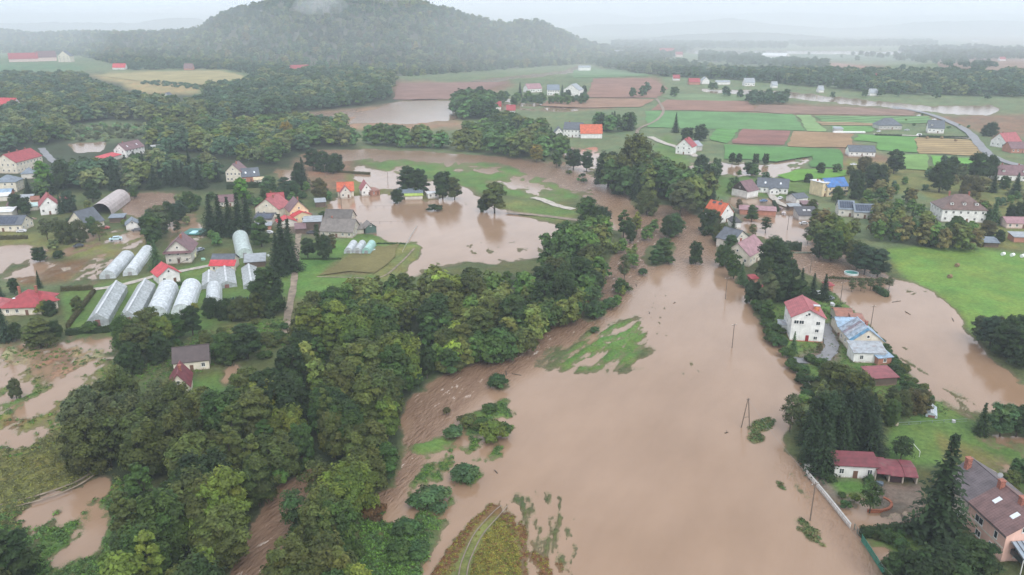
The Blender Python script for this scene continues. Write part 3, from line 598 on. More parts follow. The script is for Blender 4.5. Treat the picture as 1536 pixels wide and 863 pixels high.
def spruce_crown(seed, n_w, n_b, size, mat, rad=3.2, hgt=14.):
    rng = np.random.default_rng(seed); C, Nn, S, SH = [], [], [], []
    for w in range(n_w):
        t = w/(n_w-1); z0 = .8+(hgt-1.0)*t; r = rad*(1-t)**.85*rng.uniform(.85, 1.12)+.12; nb = max(4, int(n_b*(1-.6*t))); tone = rng.uniform(.8, 1.15)
        for k in range(nb):
            a = 2*math.pi*(k+rng.uniform(0, .8))/nb+w; L = r*rng.uniform(.72, 1.12); m = max(3, int(L/size*1.5)); tb = tone*rng.uniform(.8, 1.2)
            for j in range(m):
                u = (j+.6)/m; q = L*u; z = z0-.32*q-.10*q*u+.25*u*u*L*.3; side = rng.normal()*.16*size*3*(1-u*.5)
                C.append((math.cos(a)*q-math.sin(a)*side, math.sin(a)*q+math.cos(a)*side, z+rng.normal()*.08))
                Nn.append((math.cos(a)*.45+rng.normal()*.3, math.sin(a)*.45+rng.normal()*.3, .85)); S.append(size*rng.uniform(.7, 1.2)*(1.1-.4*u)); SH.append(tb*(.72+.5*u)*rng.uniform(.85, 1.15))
    C, Nn, S, SH = map(np.array, (C, Nn, S, SH)); Nn /= np.linalg.norm(Nn, axis=1, keepdims=True); V, F = leaf_quads(C, Nn, S, rng, .5)
    sh = np.repeat(np.stack([SH, SH, SH], 1), 4, 0)
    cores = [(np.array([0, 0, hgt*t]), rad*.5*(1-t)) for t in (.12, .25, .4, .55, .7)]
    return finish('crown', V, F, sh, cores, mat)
def trunk_mesh(seed, hgt, r, limbs=None, top=.8):
    rng = random.Random(seed); m = MB(); bx, by = rng.uniform(-.25, .25), rng.uniform(-.25, .25)
    m.bar((0, 0, -1.6), (bx*.5, by*.5, hgt*.35), r, 7, r*.75); m.bar((bx*.5, by*.5, hgt*.35), (bx, by, hgt*top), r*.75, 6, r*.15)
    if limbs:
        for c, q in limbs[::2]:
            z = min(c[2]*.55, hgt*.6); m.bar((bx*.4, by*.4, z), tuple(c), r*.38, 5, r*.1)
    return m.mesh('trunk', M_BARK)
KIND = {}
def add_kind(name, crowns, trunks, size): KIND[name] = (crowns, trunks, size)
bc, bt = [], []
for s_ in range(7):
    hh = [12, 12, 13, 11.5, 12.5, 12, 13][s_]; me, L = broad_crown(20+s_, 9500, .31, M_LEAF, rad=[5, 5.6, 4.6, 5.8, 4.2, 5.2, 4.8][s_], hgt=hh, base=[.6, -.4, 1.4, -.6, .6, -.2, 1.0][s_], lobes=[26, 46, 24, 40, 18, 54, 32][s_], lr=[1, .74, 1.06, .8, 1.2, .66, .92][s_], ez=[.85, 1.1, .8, 1.3, .75, 1.0, 1.5][s_])
    bc.append(me); bt.append(trunk_mesh(s_, hh, .32, L))
add_kind('broadleaf_tree', bc, bt, 12)
sc_, st_ = [], []
for s_ in range(3):
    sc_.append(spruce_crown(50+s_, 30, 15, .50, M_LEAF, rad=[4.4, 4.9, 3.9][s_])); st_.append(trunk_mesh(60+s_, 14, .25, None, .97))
add_kind('spruce_tree', sc_, st_, 14)
pc, pt = [], []
for s_ in range(2):
    me, L = broad_crown(80+s_, 5200, .32, M_LEAF, rad=2.6, hgt=14, base=1.2, lobes=22, shape='poplar'); pc.append(me); pt.append(trunk_mesh(80+s_, 14, .25, L))
add_kind('poplar_tree', pc, pt, 14)
oc, ot = [], []
for s_ in range(3):
    me, L = broad_crown(90+s_, 2300, .30, M_LEAF, rad=3.8, hgt=12, base=2.0, lobes=17, open_=.9); oc.append(me); ot.append(trunk_mesh(90+s_, 12, .2, L))
add_kind('thin_tree', oc, ot, 12)
uc, ut = [], []
for s_ in range(3):
    me, L = broad_crown(110+s_, 2400, .17, M_LEAF, rad=1.9, hgt=2.9, base=-.6, lobes=14, shape='bush'); uc.append(me); ut.append(trunk_mesh(110+s_, 2.6, .08, L))
add_kind('shrub', uc, ut, 2.9)
TINT = dict(dk=(.036,.062,.024), gr=(.06,.10,.032), ol=(.105,.115,.042), ol2=(.085,.095,.036), ye=(.20,.19,.045), yg=(.15,.18,.045), bg=(.06,.11,.05), bl=(.045,.075,.06),
            br=(.12,.24,.05), bn=(.12,.095,.05), gy=(.11,.12,.075), sp=(.026,.047,.022), go=(.27,.19,.05), rd=(.13,.06,.035), te=(.085,.14,.08))
TINT = {k: (.76*v[0], .90*v[1], .56*v[2]) for k, v in TINT.items()}
HUE = dict(dk='dark green', gr='green', ol='olive', ol2='dull olive', ye='yellow', yg='yellow green', bg='blue green', bl='bluish dark', br='bright green', bn='brownish', gy='grey green', sp='dark', go='golden', rd='reddish', te='teal green')
PLANTS = []
def plant(kind, x, y, z, h, tint, label, group, wf=1.0):
    PLANTS.append(dict(kind=kind, x=x, y=y, z=z, h=h, tint=tint, label=label, group=group, wf=wf, size=h/math.hypot(x, y, z-CAMH)))
def wood(poly, space, hr, mix, label, group, z=.2, jit=.42, kinds=(('broadleaf_tree', 1.0),), seed=1):
    rng = random.Random(seed*977+int(poly[0][0])); xs = [P(*p) for p in poly]; x0 = min(p.x for p in xs); x1 = max(p.x for p in xs); y0 = min(p.y for p in xs); y1 = max(p.y for p in xs)
    fk = 1.22 if (y0+y1)/2 > 480 else 1.0; space *= fk; pw = np.array([[p.x, p.y] for p in xs]); pts = []; j = 0; y = y0
    while y < y1:
        x = x0+(space/2 if j % 2 else 0)
        while x < x1:
            pts.append((x+rng.uniform(-jit, jit)*space, y+rng.uniform(-jit, jit)*space)); x += space
        y += space*.866; j += 1
    A = np.array(pts); keep = inpoly(A[:, 0], A[:, 1], pw.tolist()); A = A[keep]; cl = fbm(A[:, 0], A[:, 1], 30, 2) if len(A) else []
    for (x, y), c in zip(A, cl):
        i = min(len(mix)-1, max(0, int((c*.9+.5+rng.uniform(-.35, .35))*len(mix)))); t = TINT[mix[i]]; v = rng.uniform(.82, 1.18); t = (t[0]*v*rng.uniform(.92, 1.1), t[1]*v, t[2]*v)
        r = rng.random(); kd = kinds[0][0]; s = 0
        for nm, w_ in kinds:
            s += w_
            if r < s: kd = nm; break
        if kd == 'spruce_tree': t = tuple(q*v for q in TINT['sp'])
        u_, v_ = to_px(x, y); bx0 = min(p[0] for p in poly); bx1 = min(1536, max(p[0] for p in poly)); by0 = min(p[1] for p in poly); by1 = min(863, max(p[1] for p in poly)); bx0 = max(0, bx0)
        side = ('left', 'middle', 'right')[int(min(2, max(0, (u_-bx0)/max(1, bx1-bx0)*3)))]; dep = ('far', 'middle', 'near')[int(min(2, max(0, (v_-by0)/max(1, by1-by0)*3)))]
        hue = HUE['sp' if kd == 'spruce_tree' else mix[i]]; part = 'central part' if side == dep == 'middle' else f'{dep} {side} part' if dep != 'middle' and side != 'middle' else f'{dep} part' if side == 'middle' else f'{side} part'
        plant(kd, x, y, z, rng.uniform(*hr), t, f"{hue} {kd.replace('broadleaf_tree', 'tree').replace('_tree', '')}, {part},{label.split('#')[1]}", group, rng.uniform(.88, 1.15)*(1.3 if fk > 1 else 1))
BL = (('broadleaf_tree', .9), ('spruce_tree', 1))
wood([(150,1000),(170,880),(200,800),(258,757),(320,702),(345,645),(400,605),(440,560),(455,520),(520,505),(585,525),(622,560),(632,590),(612,612),(598,655),(592,690),(575,715),(540,738),(500,715),(455,705),(425,728),(395,760),(362,815),(345,900),(335,1000)],
     8.0, (10, 16.5), ('dk','ol2','ol','gr','yg','ol','dk'), 'tall # in the dense riverside wood left of the brown river', 'trees of the riverside wood at lower left', kinds=(('broadleaf_tree', .72), ('poplar_tree', .84), ('thin_tree', .92), ('shrub', 1)), seed=1)
wood([(100,690),(112,655),(150,628),(215,612),(290,625),(322,645),(330,665),(300,700),(250,725),(200,735),(130,728)], 7.4, (10.5, 14.5), ('ol2','ol','ol2','gy'), 'broad # in the olive wood between marshy meadow and white cottage', 'trees of the olive wood by the marshy meadow', kinds=(('broadleaf_tree', .85), ('thin_tree', 1)), seed=2)
wood([(432,1000),(434,880),(440,800),(455,770),(500,755),(545,765),(560,790),(560,830),(560,900),(560,1000)], 7.0, (9.5, 14), ('gr','ol','yg','bg','ol'), '# in the wood between the two river arms', 'trees between the two river arms', kinds=(('broadleaf_tree', .8), ('thin_tree', .93), ('shrub', 1)), seed=3)
wood([(365,790),(395,735),(440,700),(470,702),(432,737),(395,778),(370,818)], 5.2, (8, 12), ('dk','gr','ol2'), '# overhanging the narrow brown river arm', 'trees overhanging the narrow river arm', seed=50)
wood([(640,562),(700,562),(762,538),(852,495),(902,428),(906,408),(880,440),(838,480),(750,524),(690,545),(640,545)], 4.6, (7, 11), ('ol','dk','gr','ol2','yg'), '# at the water edge of the middle wood', 'trees at the water edge of the middle wood', kinds=(('broadleaf_tree', .75), ('shrub', 1)), seed=51)
wood([(540,738),(575,716),(598,690),(612,686),(618,700),(585,728),(560,742)], 6.0, (9, 11.5), ('ol','gr','dk'), '# leaning over the fast river beside the weedy banks', 'trees at the river bend', seed=13)
wood([(455,498),(500,470),(600,452),(700,447),(790,447),(852,420),(885,408),(900,412),(885,430),(862,455),(840,482),(800,498),(745,528),(700,545),(668,548),(640,520),(570,505),(520,505)],
     7.2, (10.5, 14.5), ('dk','ol2','gr','ol','ol','yg','dk'), '# in the wood on the bank between lake and river', 'trees of the wood in the middle of the picture', kinds=(('broadleaf_tree', .85), ('poplar_tree', .95), ('thin_tree', 1)), seed=4)
wood([(822,395),(835,378),(870,366),(900,362),(908,378),(902,398),(870,402)], 7.5, (12, 15), ('dk','gr','ol2'), '# in the clump right of the grey flooded field', 'trees right of the grey flooded field', seed=5)
wood([(895,288),(930,275),(985,282),(1060,300),(1068,315),(1045,322),(1000,305),(940,300)], 8, (16, 21), ('dk','dk','ol2','bg'), 'tall dark # in the clump above the narrow channel', 'tall trees above the narrow channel', kinds=(('broadleaf_tree', .85), ('spruce_tree', 1)), seed=6)
wood([(520,214),(600,214),(700,222),(800,228),(845,236),(838,243),(780,238),(700,232),(600,224),(520,222)], 11, (13, 18), ('dk','gr','bg','ol2'), '# in the long row above the green flooded meadow', 'row of trees above the green flooded meadow', seed=7)
wood([(700,200),(760,188),(815,200),(845,222),(850,240),(845,240),(820,228),(700,222)], 11, (12, 17), ('dk','gr','bg','ol2'), '# in the grove left of the orange roofed farm', 'trees left of the orange roofed farm', kinds=BL, seed=8)
wood([(895,190),(950,190),(955,198),(900,200)], 9, (12, 16), ('dk','bg'), '# behind the orange roofed farm', 'trees behind the orange roofed farm', kinds=(('broadleaf_tree', .4), ('spruce_tree', 1)), seed=9)
wood([(675,172),(700,158),(735,163),(740,178),(700,182)], 10, (17, 22), ('dk','bg'), '# in the round grove beside the pale flooded field', 'grove beside the pale flooded field', seed=10)
wood([(-200,130),(20,120),(120,122),(180,150),(260,165),(340,168),(350,182),(300,188),(225,186),(160,180),(100,190),(95,214),(0,232),(-200,240)], 11.5, (12, 18), ('dk','bl','ol2','bl','gy'), '# in the far wood on the left', 'far wood on the left', z=.4, seed=11)
wood([(212,124),(250,124),(300,130),(330,134),(300,136),(240,130),(210,128)], 9, (3, 5), ('bl',), '# in the dark hedge strip on the yellow field', 'hedge strip on the yellow field', z=.9, kinds=(('shrub', 1),), seed=31)
wood([(100,188),(225,188),(225,205),(160,215),(102,212)], 9, (3, 5), ('te','gy'), '# on the scrubby clearing', 'scrub in the far clearing', z=.4, kinds=(('shrub', 1),), seed=12)
wood([(300,142),(366,136),(378,122),(420,112),(470,114),(590,122),(585,150),(540,160),(480,166),(400,176),(345,178),(330,160)], 12, (13, 19), ('bl','dk','bl','gy'), '# in the far wood below the hill', 'far wood below the hill', z=.4, seed=14)
wood([(180,96),(350,100),(420,106),(420,112),(370,112),(330,104),(230,106),(180,108)], 14, (10, 15), ('bl','dk'), '# at the foot of the hill', 'trees at the foot of the hill', z=.4, seed=15)
wood([(228,200),(340,196),(440,192),(515,196),(520,222),(470,222),(440,240),(400,252),(330,238),(232,228)], 10, (12, 17), ('ol2','gr','gy','dk','ol','bl'), '# in the wood beyond the village', 'wood beyond the village on the left', z=.4, seed=16)
wood([(80,285),(140,292),(200,288),(338,282),(338,268),(230,240),(150,262),(80,268)], 9, (11, 16), ('dk','gy','dk','ol2','bl'), '# in the tall dark belt behind the long brown hangar', 'dark belt of trees behind the hangar', z=.4, kinds=(('broadleaf_tree', .6), ('spruce_tree', .85), ('poplar_tree', 1)), seed=17)
wood([(0,262),(60,280),(90,292),(60,305),(0,280),(-100,270)], 9, (8, 12), ('dk','bl'), '# beside the red roofed school', 'trees by the red roofed school', z=.4, kinds=(('broadleaf_tree', .5), ('spruce_tree', 1)), seed=18)
wood([(940,108),(1000,98),(1100,112),(1240,112),(1330,114),(1536,116),(1700,116),(1700,146),(1536,147),(1400,145),(1290,139),(1180,128),(1120,122),(1000,116)], 13, (12, 18), ('bl','dk','bl','gy'), '# in the far belt beyond the long flooded ditch', 'far belt of trees on the right', z=.9, kinds=BL, seed=19)
wood([(1050,84),(1135,88),(1190,96),(1250,100),(1240,106),(1130,100),(1050,94)], 17, (12, 18), ('bl','dk','bl'), '# in the distant belt around the pale industrial hall', 'distant belt around the pale hall', z=.9, seed=40)
wood([(1340,76),(1480,74),(1500,80),(1360,84)], 20, (12, 18), ('bl','dk'), '# in the most distant woods on the right', 'most distant woods on the right', z=1.2, seed=41)
wood([(740,150),(880,150),(885,158),(760,160),(730,170)], 14, (7, 12), ('dk','bl','gr'), '# in the garden belt below the far white houses', 'garden belt below the far white houses', z=.6, seed=42)
wood([(1480,78),(1700,74),(1700,82),(1490,86)], 20, (12, 18), ('bl','dk'), '# in the most distant woods on the right', 'most distant woods on the right', z=1.2, seed=43)
wood([(880,95),(960,92),(1000,100),(960,112),(890,100)], 15, (12, 17), ('bl','dk','bl'), '# in the distant wood at the right foot of the hill', 'distant wood at the right foot of the hill', z=.9, seed=44)
wood([(1120,148),(1180,148),(1178,158),(1125,158)], 10, (8, 12), ('bl','dk'), '# in the small grove on the ditch', 'small grove on the ditch', z=.9, seed=20)
wood([(1380,84),(1536,82),(1536,90),(1400,92)], 16, (12, 18), ('bl','dk'), '# in the most distant woods on the right', 'most distant woods on the right', z=1.2, seed=21)
wood([(1180,66),(1400,64),(1410,70),(1200,72)], 20, (12, 16), ('bl','dk'), '# in the most distant woods on the right', 'most distant woods on the right', z=1.2, seed=22)
wood([(920,66),(1180,68),(1180,74),(1040,74),(1010,90),(960,94),(910,88)], 20, (12, 18), ('bl','dk'), '# in the most distant woods on the right', 'most distant woods on the right', z=1.2, seed=23)
wood([(1270,84),(1380,86),(1500,100),(1480,108),(1380,96)], 24, (10, 14), ('bl','dk'), '# in the most distant woods on the right', 'most distant woods on the right', z=1.2, seed=26)
wood([(1215,385),(1232,362),(1300,362),(1370,372),(1420,382),(1462,378),(1455,360),(1400,352),(1350,350),(1330,338),(1240,345),(1222,362)], 7.0, (9, 13), ('dk','gr','ol2','bn','dk','ol'), '# in the belt between the cream apartment house and the meadow', 'belt of trees above the bright meadow', kinds=(('broadleaf_tree', .8), ('spruce_tree', 1)), seed=24)
wood([(1195,705),(1205,665),(1240,645),(1300,640),(1322,660),(1326,690),(1300,690),(1262,700)], 5.6, (11, 15), ('sp',), 'tall # in the dark group behind the white garden wall', 'dark spruces behind the garden wall', kinds=(('spruce_tree', .85), ('broadleaf_tree', 1)), seed=25)
def T(kind, px, py, h, tint, label, wf=1.0, z=.25, group=None):
    p = P(px, py, 0); h *= (1.2 if px < 240 else 1.38) if py < 425 and kind != 'shrub' else 1.22 if py < 560 else 1.08; PLANTS.append(dict(kind=kind, x=p.x, y=p.y, z=z, h=h, tint=TINT[tint] if isinstance(tint, str) else tint, label=label, group=group, wf=wf, size=9+h/p.length))
B_, S_, O_, U_, L_ = 'broadleaf_tree', 'spruce_tree', 'thin_tree', 'shrub', 'poplar_tree'
for a in [
 (S_,1402,812,22,'sp','very tall dark spruce standing alone before the pink house',1.1),
 (B_,1405,905,10,'dk','wide dark leafy tree at the bottom edge below the pink house',1.5),
 (B_,1338,880,6,'dk','low dark tree beside the clipped hedge in the bottom corner',1.1),
 (B_,1455,880,9,'dk','dark leafy tree at the bottom edge in front of the pink house',1.3),
 (B_,20,900,13,'dk','dark leafy tree in the bottom left corner by the muddy pool',1.1),
 (B_,-30,960,13,'ol2','dark olive tree cut by the left edge near the bottom',1.1),
 (O_,1304,770,7,'gr','slim green tree on the small round bed in the walled yard',1.15),
 (O_,1350,694,6.5,'dk','open dark tree behind the maroon carports',1.3),
 (U_,1262,748,1.5,'gr','round clipped green bush on the walled lawn, left one',1.1),(U_,1282,752,1.7,'yg','yellow green round bush on the walled lawn',1.3),(U_,1268,762,1.6,'bg','flat blue green bush lowest on the walled lawn',1.3),
 (U_,1246,726,2.2,'gr','green bush against the white red roofed cottage, left one',.8),(U_,1303,728,2.5,'bg','ivy bush at the right corner of the white red roofed cottage',.9),
 (O_,1184,650,10,'gy','pale grey brown birch on the river bank left of the dark spruces',.8),
 (S_,1232,712,13,'sp','dark spruce nearest the garden wall at the tip of the spruce group',1.1),
 (S_,1218,694,11.5,'sp','dark spruce at the left end of the spruce group by the flood',1.1),
 (B_,1335,640,6,'gr','round green tree left of the small glass cold frame',1.1),(B_,1345,622,6.5,'ol2','brown olive tree beside the dark red shed',1.4),(B_,1372,618,6,'bn','brownish tree right of the dark red shed',1.5),
 (B_,1262,602,9.5,'ol','olive tree below the white lean-to of the metal roofed row',1.1),(B_,1240,590,8.5,'ol2','olive tree beside the gravel drive below the white house',1.0),(B_,1280,622,10,'ol2','dense olive tree above the dark spruces',1.1),
 (L_,1228,640,12,'gy','grey green poplar rising from the dark spruces',1.0),
 (S_,1189,531,6,'te','small dark spruce at the front corner of the white three storey house',.8),
 (O_,1228,532,3.2,'bn','tiny brown tree by the drive of the white house',1.0),
 (U_,1215,545,2.5,'gr','green garden bush below the white house, left one',1.2),(U_,1232,552,2.8,'gr','green garden bush below the white house, nearest the drive',1.2),(U_,1205,560,2.6,'bg','garden bush above the long flooded fence',1.2),
 (B_,1150,482,6,'gr','green tree on the bank above the white house',1.1),(U_,1162,500,3.2,'gr','bank shrub left of the white house, upper',1.4),(U_,1168,520,3.,'bg','bank shrub left of the white house, middle',1.4),(U_,1180,536,2.8,'gr','bank shrub left of the white house, lower',1.4),(U_,1140,470,3.2,'dk','bank shrub above the red garden shed',1.4),
 (B_,1128,455,7,'dk','dark tree at the water near the red garden shed',1.0),
 (B_,1166,455,12,'dk','large dark tree in the grove above the white house',1.0),(B_,1150,462,10,'gy','grey tree in the grove above the white house',.8),(S_,1200,445,9,'sp','dark spruce in the grove above the white house, left of the pole',1.0),(S_,1185,452,10,'sp','dark spruce in the middle of the grove above the white house',1.0),(S_,1218,448,8,'sp','dark spruce in the grove above the white house, right of the pole',1.0),(S_,1235,452,8.5,'sp','rightmost dark spruce of the grove above the white house',1.1),(B_,1196,462,8,'dk','dark tree low in the grove above the white house',1.1),
 (B_,1158,420,11,'dk','big round dark tree in front of the lilac roofed house',1.35),(B_,1180,428,9,'dk','dark tree right of the big round tree',1.1),(S_,1112,425,7,'te','blue green spruce below the lilac roofed house',1.1),(L_,1153,440,9,'ol','olive poplar below the big round tree',.9),
 (B_,1085,400,7,'gr','green bank tree below the lilac roofed house, left one',1.0),(B_,1100,418,7,'gr','green bank tree below the lilac roofed house, lower one',1.0),(B_,1095,385,6.5,'bg','green bank tree left of the lilac roofed house',1.0),
 (S_,1098,363,10,'sp','narrow dark conifer between the orange striped house and the lilac roof',.7),(B_,1062,352,9,'dk','dark tree on the channel bank by the orange striped house',1.1),(B_,1080,365,7,'ol','olive tree on the channel bank above the lilac roof',1.0),(B_,1072,345,7,'bn','brownish tree by the orange striped house',.9),
 (S_,1068,325,11,'bl','blue spruce left of the orange striped house',.9),(B_,1052,315,12,'bn','brown grey tree behind the orange striped house',1.0),(B_,1058,300,12,'dk','dark tree at the right end of the tall clump',1.0),
 (B_,1127,333,6,'gr','round green tree standing by the long brown shed',1.2),(O_,1148,350,6,'dk','thin dark tree standing alone in the village pond',1.3),(O_,1128,357,5,'ol','thin olive tree at the left shore of the village pond',1.0),(O_,1211,366,6,'gy','thin grey tree at the right shore of the village pond',1.1),
 (B_,1246,392,10,'gr','green tree at the right shore of the village pond',1.2),(B_,1258,385,10,'yg','yellow green tree at the right shore of the village pond',1.0),(B_,1228,388,8,'dk','dark tree at the right shore of the village pond',1.0),(B_,1285,405,8,'dk','dark willow beside the flooded garden pool, left one',1.0),(B_,1296,412,8,'bl','blue grey tree beside the flooded garden pool',1.2),(B_,1316,415,8,'bl','dark tree between the flooded garden pool and the bright meadow',1.2),(B_,1278,396,7.5,'ol','olive yellow tree above the flooded garden pool',1.1),
 (B_,1043,396,7,'dk','round dark tree alone in the middle of the flooded channel',.85),
 (B_,995,385,6,'gr','bushy green tree on the flooded islet in the channel, upper',1.3),(B_,985,398,6,'bg','bushy green tree on the flooded islet in the channel, lower',1.2),(U_,1003,396,3,'gr','shrub at the right tip of the channel islet',1.3),
 (O_,936,425,10,'gy','thin grey green tree on the weedy islet in the channel',.8),(U_,933,438,4,'gr','bush at the foot of the thin tree on the weedy islet',1.2),(U_,964,413,2.5,'bg','small bush alone right of the weedy islet',1.2),
 (O_,888,480,10.5,'te','dark young tree rising from the bush in the current',1.0),(U_,893,478,4.,'bg','dark bush beside the young tree in the current',1.4),(U_,913,462,3.2,'bg','leafy bush right of the young tree in the current',1.6),(U_,892,499,1.6,'bg','flat bush just above the striped grass islet',1.5),
 (U_,747,582,4.2,'bg','round dark green bush alone in the fast current',1.15),
 (B_,641,570,9,'dk','slim dark tree standing in the river at the tip of the wood',.7),(U_,675,556,5,'ol','olive bush at the river edge of the middle wood',1.4),(U_,690,548,3.5,'ol','small olive bush at the river edge of the middle wood',1.4),
 (U_,740,660,5,'yg','large yellow green willow bush on the weedy bank',1.25),(U_,752,655,4,'gr','dark bush behind the yellow green willow bush',1.1),(U_,703,640,3.2,'ol','small olive bush left of the yellow green willow bush',1.5),(U_,681,656,3.2,'te','blue green reed bush above the flat green islet',1.5),
 (U_,697,720,3.6,'te','blue green willow bush on the weedy bank, upper of the big pair',1.6),(U_,650,757,3.9,'te','blue green willow bush on the weedy bank, lower of the big pair',1.7),(U_,630,760,3,'bg','small dark bush at the left of the lower willow bush',1.6),
 (U_,612,800,3,'bg','dark bush on the bottom bank above the weeds',1.6),(U_,600,838,3.4,'gr','dark green bush at the bottom near the olive field',1.6),(U_,628,835,3,'bg','dark bush at the bottom next to the narrow brook',1.6),(U_,560,775,2.6,'rd','reddish brown brush pile caught at the river arm',1.8),
 (U_,735,618,2,'gr','flat bush on the bank tip, upper',2.0),(U_,720,640,2,'gr','flat bush on the bank tip, lower',2.2),
 (U_,670,622,2,'bn','brown twiggy tuft in the fast current',.9),
 (B_,742,320,11,'ol','round olive tree alone in the pale flooded field',1.2),(B_,725,318,6,'dk','low dark bushy tree at the left foot of the lone field tree',1.0),
 (B_,613,292,12,'dk','large dark tree above the blue flat roofed house, left one',1.15),(B_,630,293,11,'dk','large dark tree above the blue flat roofed house, right one',1.1),(B_,664,298,11,'dk','dark tree beside the white trailer, left one',1.1),(B_,682,300,9,'ol2','olive tree beside the white trailer, right one',1.0),(B_,596,305,6,'dk','dark bush left of the blue flat roofed house',1.1),(U_,652,316,3,'dk','dark shrub on the mud islet below the blue flat roofed house',2.),
 (B_,805,244,9,'go','golden yellow tree at the end of the long row',1.1),(B_,860,255,10,'dk','dark tree in the water by the golden tree, left one',1.2),(B_,880,258,9,'dk','dark tree in the water by the golden tree, right one',1.1),(B_,835,252,8,'gr','green tree right of the golden tree',1.0),
 (B_,950,290,22,'ol','very tall olive brown tree in the clump above the channel',.95),(B_,912,280,16,'dk','tall dark tree left of the very tall olive tree',1.1),(B_,1020,325,13,'gy','olive grey tree where the channel opens',1.1),(B_,970,322,9,'ol','olive tree on the left side of the channel mouth',1.3),(B_,1010,355,8,'bg','green tree over the channel, lower right',1.2),(B_,1000,358,7,'dk','dark tree over the channel, lower left',1.0),
 (B_,880,345,11,'gr','green tree on the near bank at the top of the middle clump',1.1),(B_,900,350,10,'dk','dark tree on the near bank at the top of the middle clump',1.0),(L_,935,358,10,'gr','green poplar at the river corner',1.4),(L_,955,352,8,'ye','yellow green poplar at the river corner',1.4),(B_,945,365,6,'dk','low dark tree at the river corner',1.0),
 (B_,885,415,10,'ol2','olive willow on the near bank by the current',1.0),
 (S_,426,405,17,'sp','very tall dark spruce, left of the pair beside the flooded path',1.0),(S_,437,408,16,'sp','very tall dark spruce, right of the pair beside the flooded path',1.0),(S_,418,415,13,'sp','dark spruce at the foot of the tall spruce pair',1.1),
 (B_,405,472,14,'dk','large dark round tree below the tall spruce pair',1.0),(B_,388,478,8,'ol2','small olive tree left of the large dark round tree',1.0),
 (B_,462,388,6,'dk','round dark fruit tree left of the pair by the three small tunnels',1.1),(B_,486,390,7,'dk','round dark fruit tree nearest the three small tunnels',1.2),(B_,498,375,5,'bn','small brown tree in front of the old grey barn',1.0),(O_,476,365,7,'dk','bare leaning tree before the old grey barn',.6),
 (S_,318,352,14,'sp','spruce in the black row by the teal garden pool, first from the left',1.1),(S_,332,354,14.5,'sp','spruce in the black row by the teal garden pool, second from the left',1.1),(S_,346,356,14,'sp','spruce in the black row by the teal garden pool, third from the left',1.1),(S_,360,354,15,'sp','spruce in the black row by the teal garden pool, fourth from the left',1.1),(S_,373,350,14,'sp','spruce in the black row by the teal garden pool, rightmost',1.1),
 (B_,393,372,10,'gr','green tree right of the tall white film tunnel',1.0),(B_,364,307,10,'br','bright green tree above the black spruce row',.9),
 (B_,232,372,13,'gr','tall grey green tree behind the white tunnels',.9),(B_,240,358,11,'gy','grey green tree behind the brown gabled house',1.0),(S_,236,405,10.5,'te','dark spruce left of the brown gabled house',1.2),
 (B_,62,523,8,'ol','broad olive tree beside the dark flooded garden',1.5),(B_,85,512,5,'dk','dark tree behind the broad olive tree',1.1),(S_,10,512,9,'bl','blue spruce at the left edge below the red villa',1.2),(B_,25,512,4.5,'dk','small dark tree right of the blue spruce',1.1),
 (B_,76,474,4.5,'dk','dark bush in front of the red villa',1.3),(U_,68,472,4.5,'ye','yellow bush in front of the red villa',1.1),(B_,23,443,5,'dk','dark tree behind the red villa, left one',1.0),(S_,60,434,6,'dk','dark spruce behind the red villa',.8),(B_,118,470,5,'ol','small olive tree on the lawn right of the red villa',1.0),(S_,0,448,6.,'bl','blue spruce at the left edge above the red villa',1.2),
 (B_,60,392,5,'dk','broad dark bush by the pale flooded meadow',1.6),(U_,89,388,3.2,'dk','small dark shrub right of the broad dark bush',1.1),
 (O_,72,362,9,'gy','grey thin tree before the cream gabled house, first from the left',1.1),(O_,88,362,9.5,'gy','grey thin tree before the cream gabled house, second from the left',1.1),(B_,100,366,9,'ol2','olive tree before the cream gabled house',1.0),(B_,120,364,9,'gy','grey olive tree at the corner of the cream gabled house',1.0),(O_,150,362,8,'ol','thin olive tree below the dark shed',1.1),(B_,140,355,7,'te','teal green tree left of the dark shed',1.0),
 (B_,27,322,9,'dk','dark tree left of the white house with the red gable',1.0),(B_,40,324,8,'dk','dark tree hard by the white house with the red gable',1.0),(B_,105,320,10,'bl','dark spruce like tree right of the red gable house',.9),(S_,92,322,9,'bl','blue spruce in front of the red gable house',.8),(B_,140,305,11,'dk','dark tree left of the brown hangar',1.0),(B_,202,298,6,'gr','green bush tree behind the brown hangar',1.2),(B_,172,310,3.5,'bg','small bush on the side of the brown hangar',1.0),
 (B_,68,285,14,'br','bright green leafy tree before the red roofed school, left one',1.05),(B_,96,285,13,'dk','dark tree right of the bright green tree',1.0),(U_,190,340,3.5,'yg','round lime green bush right of the dark shed',1.4),
 (B_,255,340,8,'dk','dark green tree above the brown gabled house',1.0),(B_,270,330,7,'bl','dark tree by the muddy yard',1.1),(B_,285,318,8,'gr','green tree by the muddy yard, right one',1.1),(O_,267,352,5,'dk','small dark tree in the muddy yard',1.0),(B_,215,345,5,'dk','dark bush tree by the small carport',1.0),
 (B_,427,300,9,'bl','blue green tree above the yellow house',1.0),(B_,450,285,12,'sp','dark pointed tree above the yellow house',.7),(B_,405,292,8,'te','teal green tree above the dark red roofs, left one',1.3),(B_,440,296,7,'bg','teal green tree above the dark red roofs, right one',1.2),(B_,400,305,6,'gr','low green tree above the dark red roofs',1.2),(B_,480,302,9,'bn','brown grey tree right of the yellow house',1.2),(B_,505,258,9,'dk','dark tree in the row above the small red roofed houses, right one',1.3),(B_,485,258,10,'dk','dark tree in the row above the small red roofed houses, middle one',1.2),(B_,470,256,10,'dk','dark tree in the row above the small red roofed houses, left one',1.2),(B_,500,262,8,'dk','dark tree in front of the row above the small red roofed houses',1.2),
